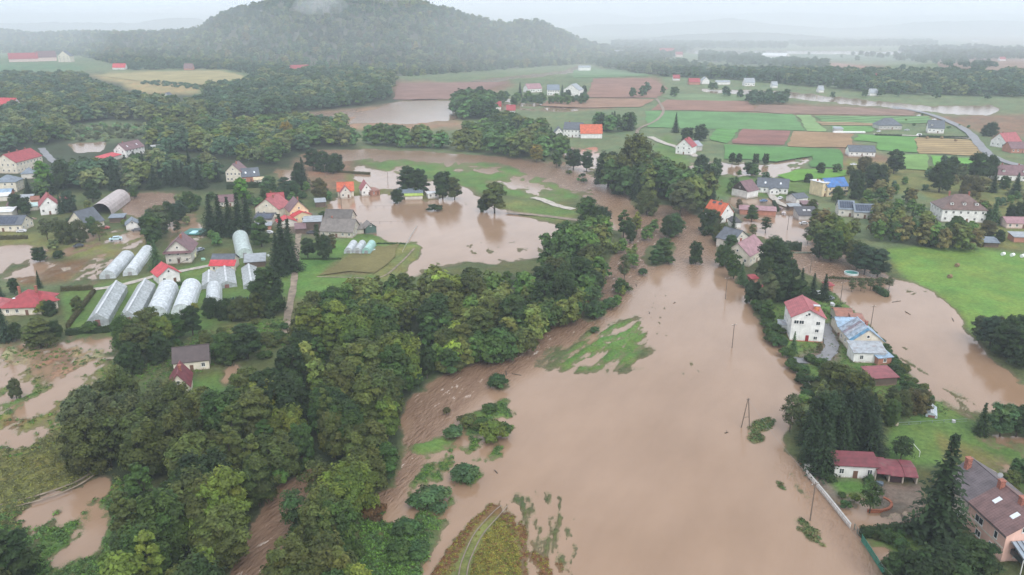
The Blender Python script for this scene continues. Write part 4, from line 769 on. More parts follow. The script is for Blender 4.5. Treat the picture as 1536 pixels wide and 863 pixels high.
 (S_,455,280,13,'sp','dark spruce by the narrow flooded lane',1.0),(B_,430,222,13,'go','yellow tree beyond the village wood',1.0),(B_,254,206,12,'yg','yellow green tree in the wood beyond the school',1.0),
 (U_,487,325,2.6,'gr','clipped green hedge bush right of the yellow house',1.6),
 (B_,1340,262,11,'dk','dark round tree alone on the rough field, upper one',1.1),(B_,1313,282,11,'dk','dark round tree alone on the rough field, lower one',1.3),(B_,1295,259,8,'bn','brown bush tree by the white car',1.1),(B_,1275,265,4.5,'ol','small olive bush below the white car',1.2),
 (B_,1408,290,12,'dk','dark tree above the cream apartment house',1.2),(B_,1425,268,9,'dk','dark tree beyond the cream apartment house, left one',1.2),(B_,1440,272,8,'gy','grey tree beyond the cream apartment house',1.0),(B_,1465,270,11,'dk','dark tree beyond the cream apartment house, middle one',1.2),(B_,1484,270,10,'dk','dark tree beyond the cream apartment house, right one',1.0),(S_,1489,290,10,'sp','dark spruce left of the brown roofed house at the right edge',1.0),
 (B_,1505,285,6,'gr','green tree before the brown roofed house at the right edge',1.2),(S_,1522,295,10,'bl','blue spruce before the brown roofed house at the right edge',1.3),(B_,1455,295,9,'bn','brown tree right above the cream apartment house',1.3),(B_,1445,305,6,'bn','brown bush tree behind the hipped brown roof',1.2),
 (S_,1489,338,10,'te','dark teal spruce right of the cream apartment house',1.1),(B_,1480,358,6,'bn','brown tree below the cream apartment house',1.3),(B_,1498,368,5,'dk','dark tree by the blue gate',1.0),(B_,1530,335,7,'dk','dark tree behind the pinkish bungalow',1.3),(B_,1515,330,5,'dk','small dark tree behind the pinkish bungalow',1.3),
 (B_,1255,305,6,'gr','green tree below the blue roofed house',1.2),(B_,1285,300,9,'dk','dark tree right of the blue roofed house',1.0),(B_,1283,285,9,'dk','dark tree behind the blue roofed house, right side',.9),(B_,1218,320,5,'ol','olive bush left of the grey solar roofs',1.2),(B_,1222,345,7,'ol','olive tree below the grey solar roofs',1.0),(B_,1230,262,5,'dk','dark bush behind the blue roofed house, left one',1.2),(B_,1212,275,4.5,'dk','dark bush left of the blue roofed house',1.2),
 (B_,1127,262,6,'dk','round dark tree behind the barn and the long white house',1.1),(B_,1075,262,6,'bg','small tree left of the pale pond strip',1.1),(O_,1108,318,5,'bn','small bare brown tree before the white barn',1.0),
 (B_,1050,265,9,'bl','dark tree right of the tall clump, upper',1.0),(B_,1062,280,9,'dk','dark tree right of the tall clump, lower',1.0),
 (B_,1468,512,6.5,'gy','grey green tree standing in the flood below the bright meadow',1.1),(B_,1484,522,8,'bl','dark tree in the flood below the bright meadow, left of the grove',1.1),(B_,1502,536,9,'dk','dark tree of the grove at the right edge, lower left',1.2),(B_,1518,528,10,'dk','dark tree of the grove at the right edge, upper',1.1),(B_,1532,552,10,'dk','dark tree of the grove at the right edge, lowest',1.2),(S_,1538,520,11,'sp','dark spruce at the right edge in the flood side grove',1.1),(B_,1500,508,6,'bn','brown low tree at the meadow tip',1.0),
 (S_,1470,652,8,'dk','dark spruce on the lawn island by the puddled garden',1.1),(B_,1500,655,8,'te','green tree on the lawn island by the puddled garden',1.2),(B_,1524,655,7.5,'dk','dark tree on the lawn island at the right edge',1.1),(B_,1545,655,8,'dk','dark tree cut by the right edge on the lawn island',1.1),
 (B_,1530,722,5,'bg','green hedge tree behind the pink house',1.4),(B_,1515,735,4,'ol','olive bush tree behind the pink house',1.3),
 (B_,25,598,5.5,'gy','young grey green tree in the marshy meadow',.75),
 (B_,340,545,8,'gr','green tree right of the dark roofed white cottage, upper',1.1),(B_,372,540,9,'dk','dark tree right of the dark roofed white cottage',1.2),(B_,310,528,5,'ol','olive bush tree above the dark roofed white cottage',1.3),(B_,290,505,8,'dk','dark tree below the film tunnels',1.0),
 (B_,190,532,9,'gr','olive green tree left above the white cottage, left one',1.1),(B_,210,545,10,'ol2','olive tree left above the white cottage, middle',1.1),(B_,225,520,10,'ol','olive tree right below the glasshouses',1.2),(B_,245,528,9,'yg','yellow green tree left above the white cottage',1.0),(B_,262,515,8,'gr','green tree below the film tunnels, right one',1.1),(B_,200,560,9,'dk','dark tree left above the white cottage, lowest',1.1),(B_,240,545,8,'dk','dark tree beside the white cottage gable',1.0),
 (B_,318,478,6.5,'dk','dark tree in front of the small right tunnel',1.0),(B_,340,480,6.5,'dk','dark tree below the green bean rows',1.1),(B_,362,482,7,'ol2','olive tree at the right end of the garden edge',1.2),(U_,288,470,3.2,'ye','yellow bush between the two right film tunnels',1.2),
 (B_,270,640,10,'ol2','olive tree covering the red roofed outbuilding',1.1),(B_,300,640,9,'gr','green tree right of the red roofed outbuilding',.9),
 (B_,375,525,6,'gr','low green tree on the rough slope above the cottage',1.3),(B_,455,545,9,'dk','dark tree by the end of the flooded path',1.0),(L_,545,600,15,'gr','bright green pointed tree rising above the wood',1.5),(L_,525,590,14,'yg','yellow green pointed tree rising above the wood',1.3),(B_,402,650,13,'ye','yellow topped tree in the riverside wood',1.0),
 (S_,870,144,9,'dk','dark tree before the far white gabled house',.9),
 (S_,780,148,14,'sp','dark spruce left of the far white houses',1.0),(B_,720,150,12,'dk','dark tree before the far ploughed field',1.1),(S_,843,150,13,'bl','dark tree between the far white houses',.9),(B_,852,150,9,'dk','round dark tree in front of the far white gable',1.0),(B_,876,143,9,'dk','round dark tree right of the far white gable',.9),
 (S_,1013,200,13,'sp','slim dark tree left of the far red roofed white house',.8),(B_,1030,215,9,'dk','dark tree behind the far red roofed white house',1.4),(B_,1050,212,10,'dk','dark tree right behind the far red roofed white house',1.2),
 (B_,1485,205,9,'dk','dark tree by the far bend of the road',1.2),(B_,1478,205,6,'dk','low tree by the far bend of the road',1.4),
]: T(*a)
for px, t in ((1098,'dk'),(1108,'dk'),(1133,'dk'),(1148,'dk')): T(B_, px, 247, 5.5, t, 'small dark fruit tree in the row along the pale pond strip', 1.0, group='fruit trees along the pond strip')
for px in range(1277, 1340, 14): T(O_, px, 438-.06*(px-1277), 4.2, 'gy', 'thin half drowned fruit tree in the flooded garden below the dark hedge', 1.2, group='drowned fruit trees below the dark hedge')
# ------------------------------------------------------------------ buildings
RC = dict(red=(.36,.05,.06), pink=(.40,.10,.11), bright=(.58,.05,.065), orange=(.58,.12,.05), brown=(.17,.105,.09), grey=(.20,.20,.21), dark=(.065,.065,.075), bluegrey=(.20,.24,.29),
          blue=(.05,.17,.44), lilac=(.36,.20,.22), maroon=(.19,.04,.05), tin=(.34,.37,.40), tile=(.20,.115,.11), old=(.21,.185,.17), white=(.75,.76,.78), slate=(.11,.125,.15), plum=(.20,.11,.12), rust=(.30,.13,.09), lblue=(.30,.42,.55))
WC = dict(white=(.80,.79,.77), cream=(.72,.66,.55), pale=(.66,.62,.56), yellow=(.76,.62,.40), pink=(.82,.52,.43), greyw=(.50,.48,.46), brick=(.45,.20,.14), dirty=(.52,.47,.40), wood=(.12,.085,.065), teal=(.08,.14,.12), greige=(.58,.50,.42), rose=(.70,.55,.5))
FOOT = []; FRONT = []
M_GLASS = plain((.035,.045,.055), .12, .2, .6, kind='window_glass'); M_FRAME = plain((.78,.77,.74), .5, .05, 2, kind='window_frame'); M_DOOR = plain((.16,.08,.05), .6, .2, 2, kind='door'); M_DARKMETAL = plain((.08,.08,.085), .5, .2, 2, kind='dark_metal')
M_BRICK = plain((.34,.13,.09), .85, .3, 3, kind='brick')
_wm = {}
def win_mesh(w, h, dark=False):
    k = (round(w, 2), round(h, 2))
    if k not in _wm:
        t = .10; f = MB(); f.box(-w/2, w/2, -.10, .05, 0, t).box(-w/2, w/2, -.10, .05, h-t, h).box(-w/2, -w/2+t, -.098, .05, t, h-t).box(w/2-t, w/2, -.098, .05, t, h-t)
        if w > 1: f.box(-.04, .04, -.096, .05, t, h-t)
        f.box(-w/2-.08, w/2+.08, -.16, .02, -.07, -.003)
        p = MB().box(-w/2+t, w/2-t, -.045, .04, t, h-t); _wm[k] = (f.mesh('window', M_FRAME), p.mesh('pane', M_GLASS))
    return _wm[k]
def window(par, x, y, z, w, h, rz=0):
    a, b = win_mesh(w, h); o = link('window', a, par); o.location = (x, y, z); o.rotation_euler = (0, 0, rz); link('pane', b, o); return o
def chimney(par, x, y, z0, z1, w=.7, mat=None):
    m = MB().box(x-w/2, x+w/2, y-w/2, y+w/2, z0, z1).box(x-w/2-.1, x+w/2+.1, y-w/2-.1, y+w/2+.1, z1+.003, z1+.18); return m.build('chimney', mat or M_BRICK, par)
def house(label, A, B, depth, wh, rh, roof='gable', ridge='x', wc='white', rc='red', over=.45, win='FLR', chim=1, cat='house', name='house', wn=None, z=.35, group=None, door=True, gwin=True, rkind='roof', dor=0, sky=0, panels=None, wk='wall', chm=None, ww=1.1, wd=None):
    a, b = P(*A, 0), P(*B, 0); d = b-a; w = wd or d.length; ang = math.atan2(d.y, d.x); mid = (a+b)/2
    e = empty(name, (mid.x, mid.y, z), ang, label, cat, group); ny = Vector((-math.sin(ang), math.cos(ang), 0)); c = mid+ny*depth/2; FOOT.append((c, max(w, depth)*.5+.6)); dc_ = Vector((-c.x, -c.y, 0)).normalized(); FRONT.extend((c+dc_*t_, w*.5) for t_ in range(8, int(min(60, 9*c.length/100)), 6))
    wm = plain(WC[wc] if isinstance(wc, str) else wc, .85, .12, .5, kind=wk); rm = plain(RC[rc] if isinstance(rc, str) else rc, .55, .18, .6, kind=rkind)
    hw = w/2; D = depth; m = MB(); t = .16
    m.poly([(-hw,0,-1.5),(hw,0,-1.5),(hw,0,wh),(-hw,0,wh)]).poly([(hw,D,-1.5),(-hw,D,-1.5),(-hw,D,wh),(hw,D,wh)]).poly([(hw,0,-1.5),(hw,D,-1.5),(hw,D,wh),(hw,0,wh)]).poly([(-hw,D,-1.5),(-hw,0,-1.5),(-hw,0,wh),(-hw,D,wh)])
    if roof in ('gable', 'halfhip'):
        if ridge == 'x': m.poly([(hw,0,wh),(hw,D,wh),(hw,D/2,wh+rh)]).poly([(-hw,D,wh),(-hw,0,wh),(-hw,D/2,wh+rh)])
        else: m.poly([(-hw,0,wh),(hw,0,wh),(0,0,wh+rh)]).poly([(hw,D,wh),(-hw,D,wh),(0,D,wh+rh)])
    if roof == 'shed': m.poly([(hw,0,wh),(hw,D,wh),(hw,D,wh+rh)]).poly([(-hw,D,wh),(-hw,0,wh),(-hw,D,wh+rh)]).poly([(hw,D,wh),(-hw,D,wh),(-hw,D,wh+rh),(hw,D,wh+rh)])
    wall = m.build('wall', wm, e)
    r = MB(); o = over; u = .2
    if roof == 'gable':
        if ridge == 'x':
            k = rh/(D/2); ze = wh-o*k+u; zr = wh+rh+u
            r.slab((-hw-o,-o,ze),(hw+o,-o,ze),(hw+o,D/2,zr),(-hw-o,D/2,zr), t).slab((-hw-o,D/2+.01,zr),(hw+o,D/2+.01,zr),(hw+o,D+o,ze),(-hw-o,D+o,ze), t)
            r.box(-hw-o, hw+o, D/2-.12, D/2+.12, zr-.05, zr+.09)
        else:
            k = rh/hw; ze = wh-o*k+u; zr = wh+rh+u
            r.slab((-hw-o,-o,ze),(-.005,-o,zr),(-.005,D+o,zr),(-hw-o,D+o,ze), t).slab((.005,-o,zr),(hw+o,-o,ze),(hw+o,D+o,ze),(.005,D+o,zr), t)
            r.box(-.12, .12, -o, D+o, zr-.05, zr+.09)
    elif roof == 'hip':
        z0 = wh+.05; X, Y0, Y1 = hw+o, -o, D+o; zr = wh+rh
        if w > D: i = (D/2+o)*.95; R1, R2 = (-X+i, D/2, zr), (X-i, D/2, zr)
        else: i = (hw+o)*.95; R1, R2 = (0, Y0+i, zr), (0, Y1-i, zr)
        if w > D: r.poly([(-X,Y0,z0),(X,Y0,z0),R2,R1]).poly([(X,Y1,z0),(-X,Y1,z0),R1,R2]).poly([(X,Y0,z0),(X,Y1,z0),R2]).poly([(-X,Y1,z0),(-X,Y0,z0),R1])
        else: r.poly([(-X,Y0,z0),(X,Y0,z0),R1]).poly([(X,Y1,z0),(-X,Y1,z0),R2]).poly([(X,Y0,z0),(X,Y1,z0),R2,R1]).poly([(-X,Y1,z0),(-X,Y0,z0),R1,R2])
        r.box(-X+.01, X-.01, Y0+.01, Y1-.01, z0-.2, z0-.003)
    elif roof == 'shed':
        k = rh/D; r.slab((-hw-o,-o,wh-o*k+u),(hw+o,-o,wh-o*k+u),(hw+o,D+o,wh+rh+o*k+u),(-hw-o,D+o,wh+rh+o*k+u), t)
    elif roof == 'flat': r.box(-hw-o, hw+o, -o, D+o, wh+.003, wh+.25)
    rf = r.build('roof', rm, e)
    def slope_z(x, y):
        if roof == 'gable': return wh+u+rh*(1-abs(y-D/2)/(D/2)) if ridge == 'x' else wh+u+rh*(1-abs(x)/hw)
        if roof == 'hip': return wh+rh*min(1, (min(y, D-y)+o)/(D/2+o) if w > D else (hw-abs(x)+o)/(hw+o))
        if roof == 'shed': return wh+u+rh*y/D
        return wh+.25
    for i in range(chim):
        if ridge == 'x': cx, cy = -hw*.5+i*(w*.9/max(1, chim)), D*.56
        else: cx, cy = hw*.15, D*(.45+.35*i)
        chimney(rf, cx, cy, slope_z(cx, cy)-.5, wh+rh+.9, mat=chm)
    st = max(1, int((wh+.4)/2.75)); sh = wh/st; hgt = min(1.35, sh*.5)
    def row(n, ln, f):
        for s_ in range(st):
            for i in range(n):
                x = -ln/2+ln*(i+.5)/n
                if door and s_ == 0 and f is F_ and i == n//2:
                    dm = MB().box(-.5, .5, -.07, .05, 0, 2.0); do = dm.build('door', M_DOOR, e); do.location = (x, 0, .05)
                    continue
                f(x, s_*sh+sh*.36)
    def F_(x, z_): window(e, x, 0, z_, ww, hgt)
    def L_s(x, z_): window(e, -hw, D/2-x, z_, ww, hgt, -math.pi/2)
    def R_s(x, z_): window(e, hw, D/2+x, z_, ww, hgt, math.pi/2)
    if 'F' in win: row(wn or max(2, int(w/3.1)), w, F_)
    if 'L' in win: row(max(1, int(D/3.4)), D, L_s)
    if 'R' in win: row(max(1, int(D/3.4)), D, R_s)
    if gwin and roof == 'gable' and rh > 1.8:
        if ridge == 'y': window(e, 0, 0, wh+rh*.22, .9, 1.0)
        else:
            if 'L' in win: window(e, -hw, D/2, wh+rh*.2, .9, 1.0, -math.pi/2)
            if 'R' in win: window(e, hw, D/2, wh+rh*.2, .9, 1.0, math.pi/2)
    for i in range(dor):                    # dormers on the front slope
        x = -w*.28+w*.56*i/max(1, dor-1); zz = wh+rh*.30; q = MB(); q.box(x-.75, x+.75, D*.10, D*.3, zz, zz+1.25); dd = q.build('dormer', wm, e)
        MB().slab((x-.95, D*.10-.25, zz+1.3),(x+.0, D*.10-.25, zz+1.75),(x, D*.42, zz+1.75),(x-.95, D*.42, zz+1.3), .1).slab((x+.005, D*.10-.25, zz+1.75),(x+.95, D*.10-.25, zz+1.3),(x+.95, D*.42, zz+1.3),(x+.005, D*.42, zz+1.75), .1).build('dormer_roof', rm, dd)
        window(dd, x, D*.10, zz+.2, .9, .9)
    for i in range(sky):                    # skylights lying in the slope
        if ridge == 'x': x, y = -w*.25+w*.5*i/max(1, sky-1 or 1), D*.22; k = rh/(D/2); q = MB().slab((x-.45,y-.55,slope_z(x,y-.55)+.07),(x+.45,y-.55,slope_z(x,y-.55)+.07),(x+.45,y+.55,slope_z(x,y+.55)+.07),(x-.45,y+.55,slope_z(x,y+.55)+.07), .1)
        else: x, y = -hw*.55, D*(.3+.4*i); q = MB().slab((x-.5,y-.4,slope_z(x-.5,y)+.07),(x+.5,y-.4,slope_z(x+.5,y)+.07),(x+.5,y+.4,slope_z(x+.5,y)+.07),(x-.5,y+.4,slope_z(x-.5,y)+.07), .1)
        q.build('skylight', plain((.75,.78,.82), .2, .05, 1, kind='skylight_glass'), rf)
    if panels:                              # solar panels: (columns, rows, x0, x1) on the front slope
        nc_, nr_, x0, x1 = panels; pm = plain((.05,.065,.10), .15, .25, .8, kind='solar_panel'); k = rh/(D/2) if roof == 'gable' else rh/D; Ls = (D/2 if roof == 'gable' else D)*.8; w_ = (x1-x0)*w/nc_; h_ = Ls/nr_
        for i in range(nc_):
            for j in range(nr_):
                xx = -hw+x0*w+w_*i+.05; y0 = .3+j*h_; y1 = y0+h_-.1; MB().slab((xx,y0,wh+u+k*y0+.14),(xx+w_-.1,y0,wh+u+k*y0+.14),(xx+w_-.1,y1,wh+u+k*y1+.14),(xx,y1,wh+u+k*y1+.14), .06).build('solar_panel', pm, rf)
    return e, w
H_ = house
# -- left bank and far left
H_('long low barn with pale red roof at the far farm on the left', (14,94),(58,93), 14, 7, 12, wc='rose', rc='red', win='', chim=0, cat='barn', name='barn', z=.5)
H_('far farmhouse with steep brown red roof right of the long barn', (56,93),(86,92), 14, 9, 13, wc='rose', rc='plum', win='', chim=0, name='farmhouse', z=.5)
H_('pale cream gabled house at the right end of the far farm', (88,94),(106,94), 18, 13, 11, ridge='y', wc='cream', rc='slate', win='F', chim=0, z=.5, wn=3, ww=1.6)
H_('small far white house with bright red roof above the yellow field', (169,105),(188,105), 10, 4, 7, wc='white', rc='bright', win='F', chim=0, z=.5)
H_('small far dark red house above the yellow field', (276,106),(289,106), 10, 4, 8, wc='brick', rc='plum', win='', chim=0, z=.5)
H_('white gabled house with pale red roof below the wooded hill', (437,112),(465,111), 12, 6, 9, wc='white', rc='red', win='F', chim=0, z=.5, ww=2)
H_('tiny far house with pink roof right of the white gabled house', (494,112),(503,112), 8, 3, 4, wc='white', rc='red', win='', chim=0, z=.5)
H_('white gabled house with red roof cut by the left edge', (-14,163),(21,164), 12, 3, 8, wc='white', rc='bright', win='F', chim=1, z=.5)
H_('small white gabled house alone in the far wood', (244,153),(256,153), 12, 5, 5, ridge='y', wc='white', rc='slate', win='', chim=0, z=.5)
H_('long school like building with big red gable roof and small chimneys', (27,262),(66,251), 15, 7.5, 5, wc='cream', rc='red', win='FL', chim=3, z=.5)
H_('blue grey roofed outbuilding in front of the red roofed school', (33,270),(52,269), 9, 3.5, 3, wc='pale', rc='bluegrey', win='', chim=0, roof='hip')
H_('cream house with blue grey hipped roof at the left edge', (-6,290),(26,289), 11, 6, 3.5, roof='hip', wc='cream', rc='bluegrey', win='FR', chim=0, wn=3)
H_('low orange walled shed with blue roof below the hipped house', (-5,300),(17,299), 7, 3, 2, wc='brick', rc='lblue', win='F', chim=0, cat='shed', name='shed')
H_('white house with gable front and bright red roof', (62,325),(90,322), 13, 5.0, 4.6, ridge='y', wc='white', rc='red', win='FR', chim=1, wn=3)
H_('long low house with dark solar roof at the left edge', (-34,350),(34,349), 11, 3.6, 3.2, wc='cream', rc='slate', win='FR', chim=0, panels=(12, 1, .2, .86))
H_('pale flat roofed hall behind the solar roofed house', (-12,332),(20,330), 9, 4, .6, roof='shed', wc='pale', rc='white', win='', chim=0, cat='hall', name='hall')
H_('cream house with steep grey roof behind the thin trees', (103,348),(131,351), 11, 4.0, 6.0, ridge='y', wc='cream', rc='slate', win='FR', chim=0, wn=3)
H_('low dark shed with flat grey roof by the flooded street', (165,336),(186,335), 6, 2.6, .5, roof='shed', wc='wood', rc='bluegrey', win='', chim=0, cat='shed', name='shed')
H_('small white gabled garage with grey roof on the flooded street', (190,347),(210,345), 8, 2.6, 2.0, ridge='y', wc='white', rc='bluegrey', win='', chim=0, cat='garage', name='garage')
H_('white house with dark brown roof and skylights beyond the tall belt', (190,238),(218,231), 10, 5.5, 4.5, wc='white', rc='plum', win='FL', chim=1, sky=2, z=.5)
H_('small outbuilding with bright pink red roof left of the brown roofed house', (159,246),(183,239), 7, 3, 1.2, roof='shed', wc='pale', rc='bright', win='', chim=0, cat='outbuilding', name='outbuilding', z=.5)
H_('low white shed right of the house with skylights', (228,226),(243,225), 6, 2.6, .5, roof='flat', wc='white', rc='white', win='', chim=0, cat='shed', name='shed', z=.5)
H_('cream gabled house with brown roof left of its slate annex', (340,274),(363,274), 12, 6.5, 4.6, ridge='y', wc='cream', rc='plum', win='FL', chim=1, wn=4)
H_('orange brick annex with slate roof beside the cream gabled house', (364,275),(390,273), 11, 3.6, 4.2, wc='brick', rc='slate', win='F', chim=0, sky=2)
H_('low lean-to with pale yellow roof at the slate annex', (382,277),(397,276), 4, 2.4, .8, roof='shed', wc='pale', rc=(.62,.5,.32), win='', chim=0, cat='lean-to', name='lean_to')
H_('red roofed cottage with cross gable on the flooded green, left one', (507,297),(531,296), 10, 3.6, 4.0, wc='cream', rc='orange', win='F', chim=0)
H_('front gable wing of the red roofed cottage on the flooded green', (511,299),(527,298), 3.5, 3.4, 3.6, ridge='y', wc='pale', rc='pink', win='F', chim=0, cat='porch', name='gable_wing')
H_('small cottage with pink red gable roof on the flooded green', (543,295),(558,294), 10, 3.4, 4.0, ridge='y', wc='white', rc='pink', win='F', chim=0)
H_('low pinkish brick lean-to right of the small cottage', (558,295),(570,293), 6, 2.6, .6, roof='shed', wc='brick', rc='rust', win='F', chim=0, cat='lean-to', name='lean_to')
H_('long low house with blue grey flat roof by the water', (598,299),(634,298), 8, 3.0, 1.0, roof='shed', wc='greyw', rc='bluegrey', win='F', chim=0)
H_('lime green awning roofed porch in front of the blue roofed house', (608,301),(634,300), 3, 2.2, .5, roof='shed', wc='pale', rc=(.42,.55,.12), win='', chim=0, cat='porch', name='porch')
H_('white flat roofed trailer home under the dark trees', (642,299),(658,298), 5, 2.8, .2, roof='flat', wc='white', rc='white', win='F', chim=0, cat='trailer', name='trailer_home', door=False)
H_('cream house with dark pink cross gabled roof, largest of its cluster', (384,326),(419,328), 13, 4.6, 5.0, ridge='y', wc='cream', rc='pink', win='F', chim=1, wn=4)
H_('rear wing with dark pink roof behind the largest cluster house', (404,318),(428,316), 8, 5.0, 3.8, wc='greyw', rc='red', win='R', chim=1, name='house_wing')
H_('low annex with black solar roof in front of the cream cluster house', (382,338),(408,338), 5.5, 2.8, 1.6, roof='shed', wc='pale', rc='dark', win='', chim=0, panels=(6, 2, .05, .95), cat='annex', name='annex')
H_('brown walled shed below the solar roofed annex', (384,347),(407,346), 4, 2.2, .6, roof='shed', wc='brick', rc='tin', win='', chim=0, cat='shed', name='shed')
H_('yellow house with plum gable roof in the village', (436,334),(464,331), 12, 5.2, 5.0, ridge='y', wc='yellow', rc='plum', win='F', chim=1, wn=3)
H_('yellow porch wing with bright red roof of the yellow house', (441,337),(468,333), 4, 3.6, 1.8, ridge='y', wc='yellow', rc='bright', win='F', chim=0, cat='porch', name='porch_wing', door=False)
H_('low garage with bright pink red roof left of the yellow house', (419,344),(446,341), 7, 2.7, 2.0, ridge='y', wc='pale', rc='bright', win='', chim=0, cat='garage', name='garage')
H_('dark open shed with flat roof at the muddy shore', (474,313),(489,312), 6, 3.0, .8, roof='shed', wc='wood', rc='tin', win='', chim=0, cat='shed', name='shed')
H_('long old barn with grey brown roof and white right gable', (481,357),(529,359), 11, 3.2, 4.6, wc='dirty', rc='old', win='FR', chim=1, cat='barn', name='barn')
H_('rear old barn with dark grey roof behind the long old barn', (487,342),(526,343), 10, 3.8, 4.0, wc='dirty', rc=(.13,.115,.105), win='R', chim=0, cat='barn', name='barn')
H_('black timber shed left of the old barns', (456,347),(482,346), 8, 4.2, .8, roof='shed', wc='wood', rc='tin', win='', chim=0, cat='shed', name='shed')
H_('carport with plum roof between garage and black shed', (444,353),(459,352), 7, 2.6, 1.0, roof='shed', wc='wood', rc='plum', win='', chim=0, cat='carport', name='carport')
H_('low brown roofed extension at the right gable of the old barn', (531,354),(546,352), 8, 2.6, 1.8, wc='dirty', rc='old', win='', chim=0, cat='extension', name='extension')
H_('small green hut with brown gable roof at the water', (549,353),(565,351), 6, 3.2, 2.0, ridge='y', wc='teal', rc='old', win='', chim=0, cat='hut', name='hut')
H_('brown roofed gabled house between the film tunnels and the teal pool', (250,398),(288,396), 13, 5.6, 4.6, ridge='y', wc='pale', rc='plum', win='FL', chim=1, over=.9)
H_('small white cottage with bright red gable roof beside the tunnels', (240,430),(271,424), 8, 4.0, 2.8, ridge='y', wc='white', rc='bright', win='F', chim=0, over=.7)
H_('small cream house with half dark half bright red roof', (318,408),(350,408), 8, 3.4, 2.6, wc='cream', rc='slate', win='F', chim=0, over=.5)
H_('bright red front roof strip of the small cream house', (316,410),(352,410), 2.2, 3.0, 1.2, roof='shed', wc='cream', rc='bright', win='F', chim=0, cat='porch', name='porch', door=False)
H_('open shed with pale blue tin roof near the tall spruces', (368,404),(398,402), 7, 2.6, 1.3, roof='shed', wc='wood', rc='tin', win='', chim=0, cat='shed', name='shed')
H_('cream villa with large bright red hipped roof', (6,476),(63,474), 13, 3.2, 4.2, roof='hip', wc='cream', rc='red', win='FR', chim=2, over=.8, wn=4, sky=1)
H_('right wing of the red villa with red hipped roof', (63,471),(88,464), 9, 3.2, 3.0, roof='hip', wc='cream', rc='red', win='FR', chim=0, over=.8, name='villa_wing')
H_('left wing of the red villa with low red roof', (-22,470),(7,474), 7, 2.8, 2.2, roof='hip', wc='cream', rc='pink', win='', chim=0, over=.8, name='villa_wing')
H_('old white cottage with long dark brown roof in the woods', (262,562),(315,556), 7.5, 3.3, 3.2, wc='cream', rc=(.085,.06,.06), win='FL', chim=0, cat='cottage', name='cottage', over=.35)
H_('old white outbuilding with patched dark red roof below the cottage', (256,604),(287,600), 9, 4.0, 3.6, ridge='y', wc='cream', rc='maroon', win='F', chim=1, cat='outbuilding', name='outbuilding')
H_('low pale shed with flat white roof at the left edge of the village', (-4,304),(13,303), 7, 3, .6, roof='shed', wc='pale', rc='white', win='', chim=0, cat='shed', name='shed')
H_('row of low cream garages with tin roof in the left village', (28,306),(48,305), 6, 2.8, .6, roof='shed', wc='cream', rc='tin', win='F', chim=0, cat='garage', name='garage', door=False)
H_('brick shed with rusty roof between the garages and the red gable house', (48,309),(60,308), 6, 2.8, 1.4, wc='brick', rc='rust', win='', chim=0, cat='shed', name='shed')
H_('pale green roofed shed beside the brick shed in the left village', (43,318),(58,317), 6, 2.4, .8, roof='shed', wc='pale', rc=(.45,.6,.58), win='', chim=0, cat='shed', name='shed')
H_('plum roofed cottage behind the red gable house in the left village', (12,318),(24,318), 8, 3, 2.6, wc='pale', rc='plum', win='F', chim=0)
H_('small tin roofed shed behind the red gable house', (93,308),(103,307), 6, 2.8, 1.0, wc='pale', rc='pink', win='', chim=0, cat='shed', name='shed')
H_('pale plum roofed cottage above the black spruce row', (328,312),(352,311), 8, 3, 2.8, wc='pale', rc='plum', win='F', chim=0)
# -- far middle and right
H_('white farmhouse with dark roof beside the orange roof', (845,207),(872,208), 13, 7, 5, wc='white', rc='slate', win='FL', chim=1, z=.5)
H_('low white wing with dark roof left of the white farmhouse', (832,207),(845,207), 12, 4, 4, ridge='y', wc='white', rc='slate', win='', chim=0, name='farmhouse_wing', z=.5)
H_('white barn with vivid orange roof at the middle farm', (871,209),(903,209), 13, 4.5, 6.5, wc='white', rc='orange', win='', chim=0, cat='barn', name='barn', z=.5)
H_('far white house with reddish roof, left of its three', (792,140),(813,139), 14, 5, 6, wc='white', rc='lilac', win='F', chim=0, z=.6, ww=2)
H_('far white house with slate roof, middle of its three', (821,144),(839,144), 14, 7, 6, wc='white', rc='bluegrey', win='F', chim=0, z=.6, ww=2)
H_('far white gabled house, right of its three', (845,145),(868,146), 18, 8, 7, ridge='y', wc='white', rc='tin', win='', chim=0, z=.6)
H_('white house with red roof at the top of the narrow channel', (1013,232),(1037,234), 12, 6, 5.5, ridge='y', wc='white', rc='red', win='F', chim=1, z=.5)
H_('grey roofed shed right of the red roofed channel house', (1038,229),(1053,227), 10, 4, 3, wc='greyw', rc='tin', win='', chim=0, cat='shed', name='shed', z=.5)
H_('far pale hall building at the foot of the hill', (868,107),(886,107), 16, 6, 3, wc='white', rc='tin', win='', chim=0, cat='hall', name='hall', z=.6)
H_('long pale industrial hall in the far distance', (1141,92),(1177,93), 40, 12, 5, wc='white', rc='white', win='', chim=0, cat='hall', name='hall', z=.6)
H_('far white house on the long flooded ditch', (1117,130),(1132,130), 14, 5, 6, wc='white', rc='tin', win='F', chim=0, z=.6, ww=2)
H_('far red roofed house left of the pale yard, left one', (1034,128),(1050,128), 14, 4, 5, wc='brick', rc='red', win='', chim=0, z=.6)
H_('far white gabled house next to the far red roofed house', (1053,127),(1064,127), 14, 5, 5, ridge='y', wc='white', rc='tin', win='', chim=0, z=.6)
H_('far low pale shed on the flooded ditch', (1074,128),(1095,128), 10, 4, 2, wc='white', rc='tin', win='', chim=0, cat='shed', name='shed', z=.6)
H_('far pinkish roofed house in the distant tree belt', (990,84),(1012,84), 20, 8, 10, wc='rose', rc='red', win='', chim=0, z=.6)
H_('far small pink roofed house right of the pinkish one', (1014,86),(1024,86), 14, 6, 6, wc='rose', rc='red', win='', chim=0, z=.6)
